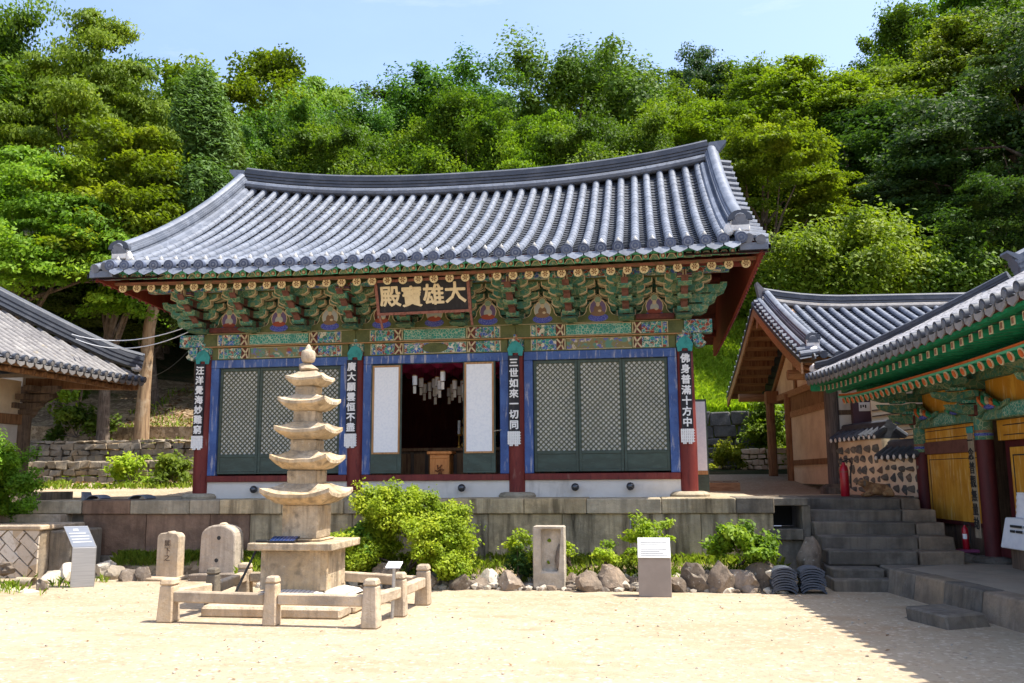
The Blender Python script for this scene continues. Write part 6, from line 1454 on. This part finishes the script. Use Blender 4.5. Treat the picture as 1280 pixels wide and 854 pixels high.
t.rotation_euler = (0, 0, 0)
tpx('juniper', 275, 150, 17, 130, 'smaller pointed juniper right behind the left end of the hall ridge', name='juniper_tree', group=None)
# behind the hall ridge
tpx('lime2', 300, 72, 26, 210, 'yellow green tree with a domed top above the left end of the ridge')
tpx('lime', 390, 108, 28, 190, 'spreading yellow green tree right of the domed top above the ridge')
tpx('broad', 350, 130, 22, 210, 'dense green tree directly behind the left third of the hall ridge')
tpx('broad2', 470, 132, 27, 180, 'rounded green tree at the dip of the skyline above the ridge')
tpx('broad', 450, 150, 20, 200, 'mid green tree behind the ridge left of the signboard')
tpx('open', 565, 88, 30, 180, 'open topped tree with sky showing through above the signboard')
tpx('broad2', 575, 130, 21, 190, 'full green tree behind the middle of the ridge')
tpx('broad', 700, 72, 26, 240, 'tall round crowned tree with visible limbs above the middle of the ridge')
tpx('broad2', 775, 98, 31, 180, 'green tree right behind the tall round crowned one')
tpx('lime', 665, 150, 20, 170, 'low sunlit tree behind the ridge right of the middle')
tpx('broad', 760, 140, 19, 190, 'leafy green tree touching the rising right half of the ridge')
tpx('dark', 870, 66, 40, 150, 'dark topped far tree on the skyline right of the gap of sky')
tpx('lime2', 850, 130, 24, 190, 'yellow green tree just above the right end of the ridge')
tpx('broad2', 935, 85, 38, 170, 'far green tree on the skyline above the right ridge end')
tpx('lime', 945, 165, 22, 230, 'large layered yellow green tree right of the hall roof end')
tpx('lime2', 1010, 95, 34, 220, 'sunlit tree on the skyline above the large layered tree')
tpx('lime', 985, 235, 29, 160, 'small lower yellow green tree beside the right gable')
# right side
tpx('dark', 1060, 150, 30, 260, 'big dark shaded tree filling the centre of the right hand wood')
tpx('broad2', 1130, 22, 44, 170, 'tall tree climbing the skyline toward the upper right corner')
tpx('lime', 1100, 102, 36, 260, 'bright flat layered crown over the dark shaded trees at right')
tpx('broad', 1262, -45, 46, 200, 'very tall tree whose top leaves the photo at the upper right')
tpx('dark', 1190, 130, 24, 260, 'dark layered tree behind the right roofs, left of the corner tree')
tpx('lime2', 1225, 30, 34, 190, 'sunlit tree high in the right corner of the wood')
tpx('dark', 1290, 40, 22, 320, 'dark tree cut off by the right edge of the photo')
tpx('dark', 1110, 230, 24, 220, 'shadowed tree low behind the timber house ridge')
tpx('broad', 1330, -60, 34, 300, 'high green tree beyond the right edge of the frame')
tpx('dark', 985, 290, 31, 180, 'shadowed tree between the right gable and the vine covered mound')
tpx('dark', 1240, 215, 19, 220, 'dim tree just above the side hall hip ridge')
# far filler trees in the wood, well behind (seen only through gaps)
for k, (px, top, y) in enumerate(((120, 95, 40), (260, 120, 42), (420, 130, 44), (520, 125, 42), (640, 130, 44), (800, 120, 46), (900, 120, 50), (1040, 120, 52), (1170, 60, 56), (1270, 30, 60))):
    tpx('dark', px, top, y, 220, 'distant dark green tree glimpsed through gaps between the nearer crowns', name='broadleaf_tree', group='far trees seen through gaps')
for k, (px, top, y) in enumerate(((20, 400, 19), (110, 395, 21), (200, 380, 23), (1020, 270, 27), (1090, 300, 29), (1180, 250, 31), (920, 330, 30), (960, 250, 31))):
    tpx('dark', px, top, y, 230, 'low dark understorey tree in the shade of the wood', name='understorey_tree', group='understorey trees in deep shade')
# vine-covered mound and shrubs at right, shrubs in general
def shrub_mesh(seed, rad, n, per, cr, ls, mat, flat=.8, zoff=None):
    return crown_mesh('foliage', seed, rad, n, per, cr, ls, mat, flat=flat, zoff=rad[2]*.55 if zoff is None else zoff, shell=.5)
def shrub(label, x, y, z, rad, n, per, cr, ls, mat, seed, name='shrub', cat='shrub', group=None, stems=5, flat=.8):
    me, C = shrub_mesh(seed, rad, n, per, cr, ls, mat, flat)
    t = thing(name, label, cat, (x, y, z), group, 0, True)
    link('foliage', me, t)
    q = MB(); rng = random.Random(seed)
    for c in rng.sample(list(C), min(stems, len(C))): q.tube([(rng.uniform(-.04, .04), rng.uniform(-.04, .04), -.05), (c[0]*.35, c[1]*.35, c[2]*.45), (c[0]*.9, c[1]*.9, c[2]*.95)], [.022*rad[2]+.008, .014*rad[2]+.006, .004], 6)
    o = q.build('stem', MAT['bark'], t, smooth=60); return t
def spx(label, px, pyb, y, wpx, hpx, n, per, cr, ls, mat, seed, dep=None, **kw):
    p = at(px, pyb, y=y); d = (p-CAMP).dot(_f); w_ = wpx/FPX*d/2; h = hpx/FPX*d
    return shrub(label, p.x, p.y, p.z, (w_, dep or w_, h*.62), n, per, cr, ls, mat, seed, **kw)
spx('mound of vines with big pale leaves rising behind the timber house roof', 1060, 385, 17.5, 200, 120, 110, 300, .7, .085, LEAF['lime'], 31, name='vine_mound')
spx('dull green shrub thicket right of the vine mound above the side hall roof', 1180, 385, 18.5, 190, 80, 90, 280, .7, .085, LEAF['mid'], 32)
spx('bright leafy shrub in the gap between right gable and timber house ridge', 950, 420, 24, 70, 60, 22, 200, .6, .12, LEAF['lime'], 33)
spx('bright green rounded bush sunlit beside the far right column', 905, 612, 12.2, 66, 66, 26, 170, .22, .055, LEAF['bush'], 34)
spx('leafy dark shrub on the dry stone wall left of the timber house posts', 965, 590, 12.6, 50, 105, 30, 170, .35, .07, LEAF['lime'], 35)
spx('glossy dark green bush at the left edge in front of the wooden hall', -4, 664, -1.75, 88, 122, 120, 330, .18, .03, LEAF['lime'], 36)
# garden bed
spx('largest bright green bush in front of the terrace, just right of the pagoda', 506, 712, -2.74, 160, 102, 210, 300, .17, .028, LEAF['bush'], 41, dep=.75)
spx('upright bright shoot of the bush, leaning right above the rock edging', 560, 722, -2.78, 62, 62, 24, 170, .16, .032, LEAF['bush'], 42)
spx('low dark leaved bush at the right foot of the pagoda', 448, 715, -2.78, 55, 55, 16, 170, .16, .036, LEAF['mid'], 43)
spx('small bright azalea on thin bare stems left of the stone trough', 652, 706, -2.80, 42, 46, 9, 120, .13, .032, LEAF['bush'], 44)
spx('small bright azalea peeping out right of the stone trough', 712, 704, -2.82, 26, 26, 5, 100, .11, .03, LEAF['bush'], 45)
spx('small upright shrub midway between stone trough and metal box sign', 758, 704, -2.80, 32, 34, 8, 100, .11, .028, LEAF['dry'] if 0 else LEAF['bush'], 46)
spx('bright layered azalea behind the metal box sign', 808, 700, -2.76, 56, 56, 14, 130, .15, .034, LEAF['bush'], 47, flat=.45)
spx('rounded leafy green shrub on the rocks at the right end of the bed', 926, 702, -2.78, 76, 42, 26, 150, .16, .042, LEAF['mid'] if 0 else LEAF['lime'], 48)
spx('clump of drooping green leaves at the left foot of the stone trough', 648, 728, -3.0, 30, 42, 9, 150, .12, .03, LEAF['dark'], 49)
# terrace plants left
spx('yellow green weeds at the foot of the terrace wall, left clump', 166, 604, 8.6, 58, 32, 16, 130, .25, .06, LEAF['bush'], 51)
spx('green weeds at the foot of the terrace wall beside the first red column', 215, 606, 8.4, 48, 36, 16, 130, .25, .06, LEAF['lime'], 52)
spx('low ferny bush growing on the upper terrace behind the left column', 95, 545, 12.4, 80, 40, 16, 130, .4, .08, LEAF['mid'], 53)
spx('pale leafy branch clump under the left wooden hall eave', 100, 500, 12.0, 60, 48, 14, 110, .4, .08, LEAF['lime'], 54)
# ---------------- grass
def grass(name, pts, h, w_, mat, lean=.5, seed=1):
    rng = np.random.default_rng(seed); P = np.array(pts); n = len(P)
    th = rng.random(n)*6.28; ln = rng.random(n)*lean; hh = h*rng.uniform(.45, 1.25, n)
    d = np.stack([np.cos(th), np.sin(th), np.zeros(n)], 1); s = np.stack([-np.sin(th), np.cos(th), np.zeros(n)], 1)
    ww = w_*rng.uniform(.6, 1.3, n)[:, None]
    V = np.empty((n, 5, 3)); up = np.array([0, 0, 1.])
    V[:, 0] = P-s*ww; V[:, 1] = P+s*ww; V[:, 2] = P+up*(hh*.6)[:, None]+d*(hh*ln*.35)[:, None]+s*ww*.7; V[:, 4] = P+up*(hh*.6)[:, None]+d*(hh*ln*.35)[:, None]-s*ww*.7
    V[:, 3] = P+up*(hh*(1-.3*ln))[:, None]+d*(hh*ln)[:, None]
    me = bpy.data.meshes.new(name); me.vertices.add(5*n); me.loops.add(5*n); me.polygons.add(n)
    me.vertices.foreach_set('co', V.reshape(-1)); idx = np.arange(5*n, dtype=np.int32); me.loops.foreach_set('vertex_index', idx)
    me.polygons.foreach_set('loop_start', idx[::5].copy()); me.polygons.foreach_set('loop_total', np.full(n, 5, dtype=np.int32))
    a = me.attributes.new('tint', 'FLOAT', 'FACE'); a.data.foreach_set('value', np.clip(rng.normal(.5, .22, n), 0, 1).astype(np.float32))
    me.materials.append(mat); me.update(calc_edges=True); o = link(name, me); return o
rng = random.Random(9)
# garden bed soil
def bedf(x): k = min(1, max(0, (x+3.1)/.5)); return -1.85*(1-k)-3.2*k
def bedz(x, y): v = (y-bedf(x))/(-1.05-bedf(x)); return .02+.24*min(1, v*2.2) if v > 0 else -.1
def bedp(u, v): x = -6.0+12.3*u; f = bedf(x); return (x, f+(-1.05-f)*v, (.02+.24*min(1, v*2.2))*(1 if .02 < u < .985 else 0)+.03*mnoise.noise(Vector((u*30, v*5, 0)))-.01)
q = MB(); q.grid(bedp, 90, 10)
q.build('garden_bed', MAT['dirt'], None, smooth=60)['kind'] = 'structure'
pts = []
for _ in range(14000):
    x = rng.uniform(-5.6, 6.1); y = rng.uniform(bedf(x)+.2, -1.2)
    if mnoise.noise(Vector((x*1.3, y*1.6, 2))) > -.12 or rng.random() < .12: pts.append((x, y, bedz(x, y)-.01))
tag(grass('grass', pts, .17, .006, LEAF['grass'], .8, 3), 'tufts of bright grass along the foot of the stone terrace', 'grass', None, 'stuff')
pts = []
for _ in range(60000):
    y = 13.7+rng.random()**1.3*11; x = rng.uniform(5.2, 14)
    pts.append((x, y, H(x, y)-.02))
tag(grass('hill_grass', pts, .34, .03, LEAF['hill'], .9, 4), 'bright sunlit grass on the slope right of the hall', 'grass', None, 'stuff')
pts = []
for _ in range(9000):
    x = rng.uniform(-16, -4.6); y = rng.choice([rng.uniform(7.5, 9.3), rng.uniform(9.8, 11.2), rng.uniform(11.6, 20)])
    if mnoise.noise(Vector((x*.6, y*.6, 5))) > .06: pts.append((x, y, H(x, y)-.02))
tag(grass('terrace_weeds', pts, .22, .02, LEAF['grass'], .9, 5), 'patchy weeds on the stepped terraces left of the hall', 'weeds', None, 'stuff')
pts = [(x, y, .0) for x, y in ((rng.uniform(-6.4, -4.9), rng.uniform(-4.6, -2.4)) for _ in range(700)) if mnoise.noise(Vector((x*3, y*3, 1))) > .12]
tag(grass('courtyard_weeds', pts, .15, .007, LEAF['grass'], .9, 6), 'small weeds around the stones by the left sign', 'weeds', None, 'stuff')
# leaf litter on the left slope
P = []
for _ in range(5000):
    x = rng.uniform(-16, -4.6); y = rng.uniform(8, 22); P.append((x, y, H(x, y)+.03))
P = np.array(P); nn2 = len(P); r2 = np.random.default_rng(3)
me = leafmesh('leaf_litter', P, unit(r2.normal(size=(nn2, 3))*.4+np.array([0, 0, 1])), r2.uniform(.04, .12, nn2), r2.random(nn2), LEAF['dry'])
tag(link('leaf_litter', me), 'dry fallen leaves scattered over the left slope', 'leaf litter', None, 'stuff')
# ---------------- terrace walls
tw = thing('terrace_wall', 'low rubble terrace wall in sun left of the first red column', 'stone wall', (-9, 9.6, 1.5))
rubble('masonry', tw, -17, -3.5, 9.5, 1.3, 2.28, .25, 11, MAT['wallstone'], .07, lambda x: 9.5+.04*(x+9))
tw2 = thing('terrace_wall', 'upper rubble terrace wall, mossy and half collapsed, below the bare juniper trunk', 'stone wall', (-9, 11.2, 2.3))
rubble('masonry', tw2, -17, -3.5, 11.2, 2.25, 3.0, .24, 12, MAT['wallstone'], .10, lambda x: 11.2+.03*(x+9))
tw3 = thing('dry_stone_wall', 'dark dry stone wall below the bright grass slope right of the hall', 'stone wall', (8, 13.2, 2))
MAT['drystone'] = stone('dry_stone', (.13, .128, .122), .35, None, .2, .3, 1, .5)
rubble('masonry', tw3, 4.5, 14, 13.05, 1.6, 3.75, .36, 13, MAT['drystone'], .10)
# low earthen planter and clay wall right of the hall
gp = thing('clay_garden_wall', 'short ochre clay wall with stones between the bush and the timber house', 'wall', (7.2, 6, 1.3))
rubble('masonry', gp, at(928, 600, y=11.6).x, at(975, 600, y=11.6).x+.3, 11.6, 1.5, 2.5, .16, 15, MAT['cream_wall'], .03)
pt = thing('wooden_planter', 'long low wooden planter box under the bright green bush', 'planter', (6.4, 3, 1.3))
a, b = at(886, 612, y=5.6), at(925, 612, y=5.6); MB().box(a.x-.2, b.x, 5.5, 6.3, 1.25, 1.50).build('box', MAT['wood_y'], pt, bevel=.01); MB().box(a.x-.16, b.x-.04, 5.54, 6.26, 1.525, 1.54).build('soil', MAT['dirt'], pt)
# ---------------- garden rocks
def rock(label, px, pyb, wpx, hpx, y, mat='rock', seed=0, group='rough rocks edging the garden bed', rough=.32, dz=.06, name='garden_rock'):
    p = at(px, pyb, y=y); d = (p-CAMP).dot(_f); w_ = wpx/FPX*d/2; h = hpx/FPX*d
    q = MB(); q.rock((0, 0, h*.30), (w_*1.25, w_*.95, h*.50), seed, 0, .5, 3); o = q.build(name, MAT[mat], None, smooth=22)
    o.location = (p.x, y, max(-.02, p.z)-dz); tag(o, label, 'rock', group); return o
RK = [(575, 738, 30, 34, 'small brown rock under the leaning bright shoot'), (598, 740, 30, 26, 'low brown rock second from the bush'), (613, 741, 30, 42, 'pale sharp edged rock left of the trough, leaning right'), (640, 740, 34, 40, 'wedge shaped grey rock beside the drooping leaves'), (662, 737, 18, 18, 'small pale stone at the left foot of the trough'), (717, 740, 30, 36, 'white edged triangular rock right of the trough'), (738, 739, 34, 42, 'broad reddish rock with a green tuft'), (768, 739, 34, 56, 'tall pointed brown rock left of the metal box sign'), (790, 738, 22, 30, 'shadowed rock touching the metal box sign on its left'), (850, 740, 24, 34, 'low rock touching the metal box sign on its right'), (868, 739, 32, 54, 'dark mottled rock with an upright spike'), (886, 742, 32, 42, 'tilted brown rock lying against its dark neighbour'), (903, 741, 34, 52, 'reddish rock with a cleft top under the rounded shrub'), (930, 740, 42, 50, 'smooth buff rock leaning left below the rounded shrub'), (957, 738, 46, 62, 'largest grey boulder at the right end of the rock edging'), (974, 722, 26, 20, 'white flat stone in front of the stacked tiles'),
      (588, 741, 18, 22, 'small wedged stone between the low brown rock and its left neighbour'), (626, 742, 20, 20, 'small stone tucked between the pale leaning rock and the grey wedge'), (752, 741, 20, 24, 'small stone between broad reddish rock and tall pointed rock'), (917, 742, 20, 22, 'small stone between cleft reddish rock and smooth buff rock'), (944, 742, 16, 20, 'small stone at the foot of the largest grey boulder'),
      (535, 736, 26, 34, 'rock half hidden under the big bush'), (508, 736, 24, 30, 'shaded rock below the trunk of the big bush'), (482, 738, 34, 54, 'upright brown rock between pagoda railing and big bush')]
for k, (px, pb, w_, h_, l) in enumerate(RK): rock(l, px, pb, w_, h_, -3.25+.12*(k % 3), 'rock' if k not in (2, 4, 15, 17) else 'rock_pale', 20+k)
RL = [(160, 728, 26, 30, 'round orange brown stone right of the left steel sign', -2.6, 'rock'), (180, 727, 20, 36, 'notched orange stone beside the marker stone', -2.6, 'rock'), (143, 722, 22, 26, 'grey rough stone behind the grass tuft by the left sign', -2.4, 'wallstone'), (130, 716, 26, 26, 'pale stone behind the grass tuft by the left sign', -2.2, 'rock_pale'), (82, 722, 26, 32, 'pale upright stone left of the left steel sign', -2.9, 'rock_pale'), (66, 726, 34, 24, 'flat buff stone left of the pale upright stone', -3.0, 'rock_pale'), (52, 742, 18, 28, 'small ochre upright stone at the front of the left weeds', -3.9, 'rock'), (35, 745, 32, 14, 'flat white stone lying at the front left', -4.1, 'rock_pale'), (12, 738, 40, 14, 'flat pale slab at the left edge of the sand', -3.9, 'rock_pale'), (420, 722, 26, 24, 'square cut stone behind the pagoda railing', -2.5, 'granite'), (315, 730, 40, 26, 'low pale stone block between stele and pagoda', -2.6, 'rock_pale'), (5, 712, 24, 22, 'rounded stone at the foot of the low wall', -3.0, 'rock')]
for k, (px, pb, w_, h_, l, y, mm) in enumerate(RL): rock(l, px, pb, w_, h_, y, mm, 60+k, 'loose stones in the left part of the courtyard')
# pebbles on the sand
q = MB(); rr = random.Random(5)
for _ in range(900):
    x = rr.uniform(-8, 7.3); y = rr.uniform(-10.5, -3.4); s = .005+.018*rr.random()**2.5; q.rock((x, y, s*.3), (s, s, s*.7), rr.randint(0, 99), 0, .3, 1)
tag(q.build('pebbles', MAT['rock_pale'], None), 'tiny pebbles scattered over the packed sand', 'pebbles', None, 'stuff')
lt_ = thing('loose_roof_tile', 'half round roof tile lying on the stones at the far left', 'roof tile', (-5.8, -3.4, 0)); pz = at(32, 728, y=-3.4)
q = MB(); q.tube([(pz.x-.15, -3.4, .06), (pz.x+.18, -3.45, .06)], .075, 12, cap=False); q.build('tile', MAT['granite_grey'], lt_, smooth=50)

q = MB(); rr = random.Random(8)
for _ in range(620):
    x = rr.uniform(-2.2, 6.0); y = rr.uniform(-3.3, -2.75); sz = rr.uniform(.03, .10); q.rock((x, y, max(0, bedz(x, y))+sz*.35), (sz*1.3, sz, sz*.8), rr.randint(0, 99), rr.choice([0, 0, 1]), .4, 1)
tag(q.build('rubble_stones', [MAT['rock_pale'], MAT['rock']], None, smooth=25), 'small rubble stones filling the gaps of the rock edging', 'rubble', None, 'stuff')
P = np.array([(rr.uniform(-7, 7), rr.uniform(-9.5, -3.0), .008) for _ in range(170)]); r2 = np.random.default_rng(5); n3 = len(P)
me = leafmesh('fallen_leaves', P, unit(r2.normal(size=(n3, 3))*.25+np.array([0, 0, 1])), r2.uniform(.012, .03, n3), r2.random(n3), LEAF['dry'])
tag(link('fallen_leaves', me), 'few dry leaves lying on the courtyard sand', 'leaf litter', None, 'stuff')
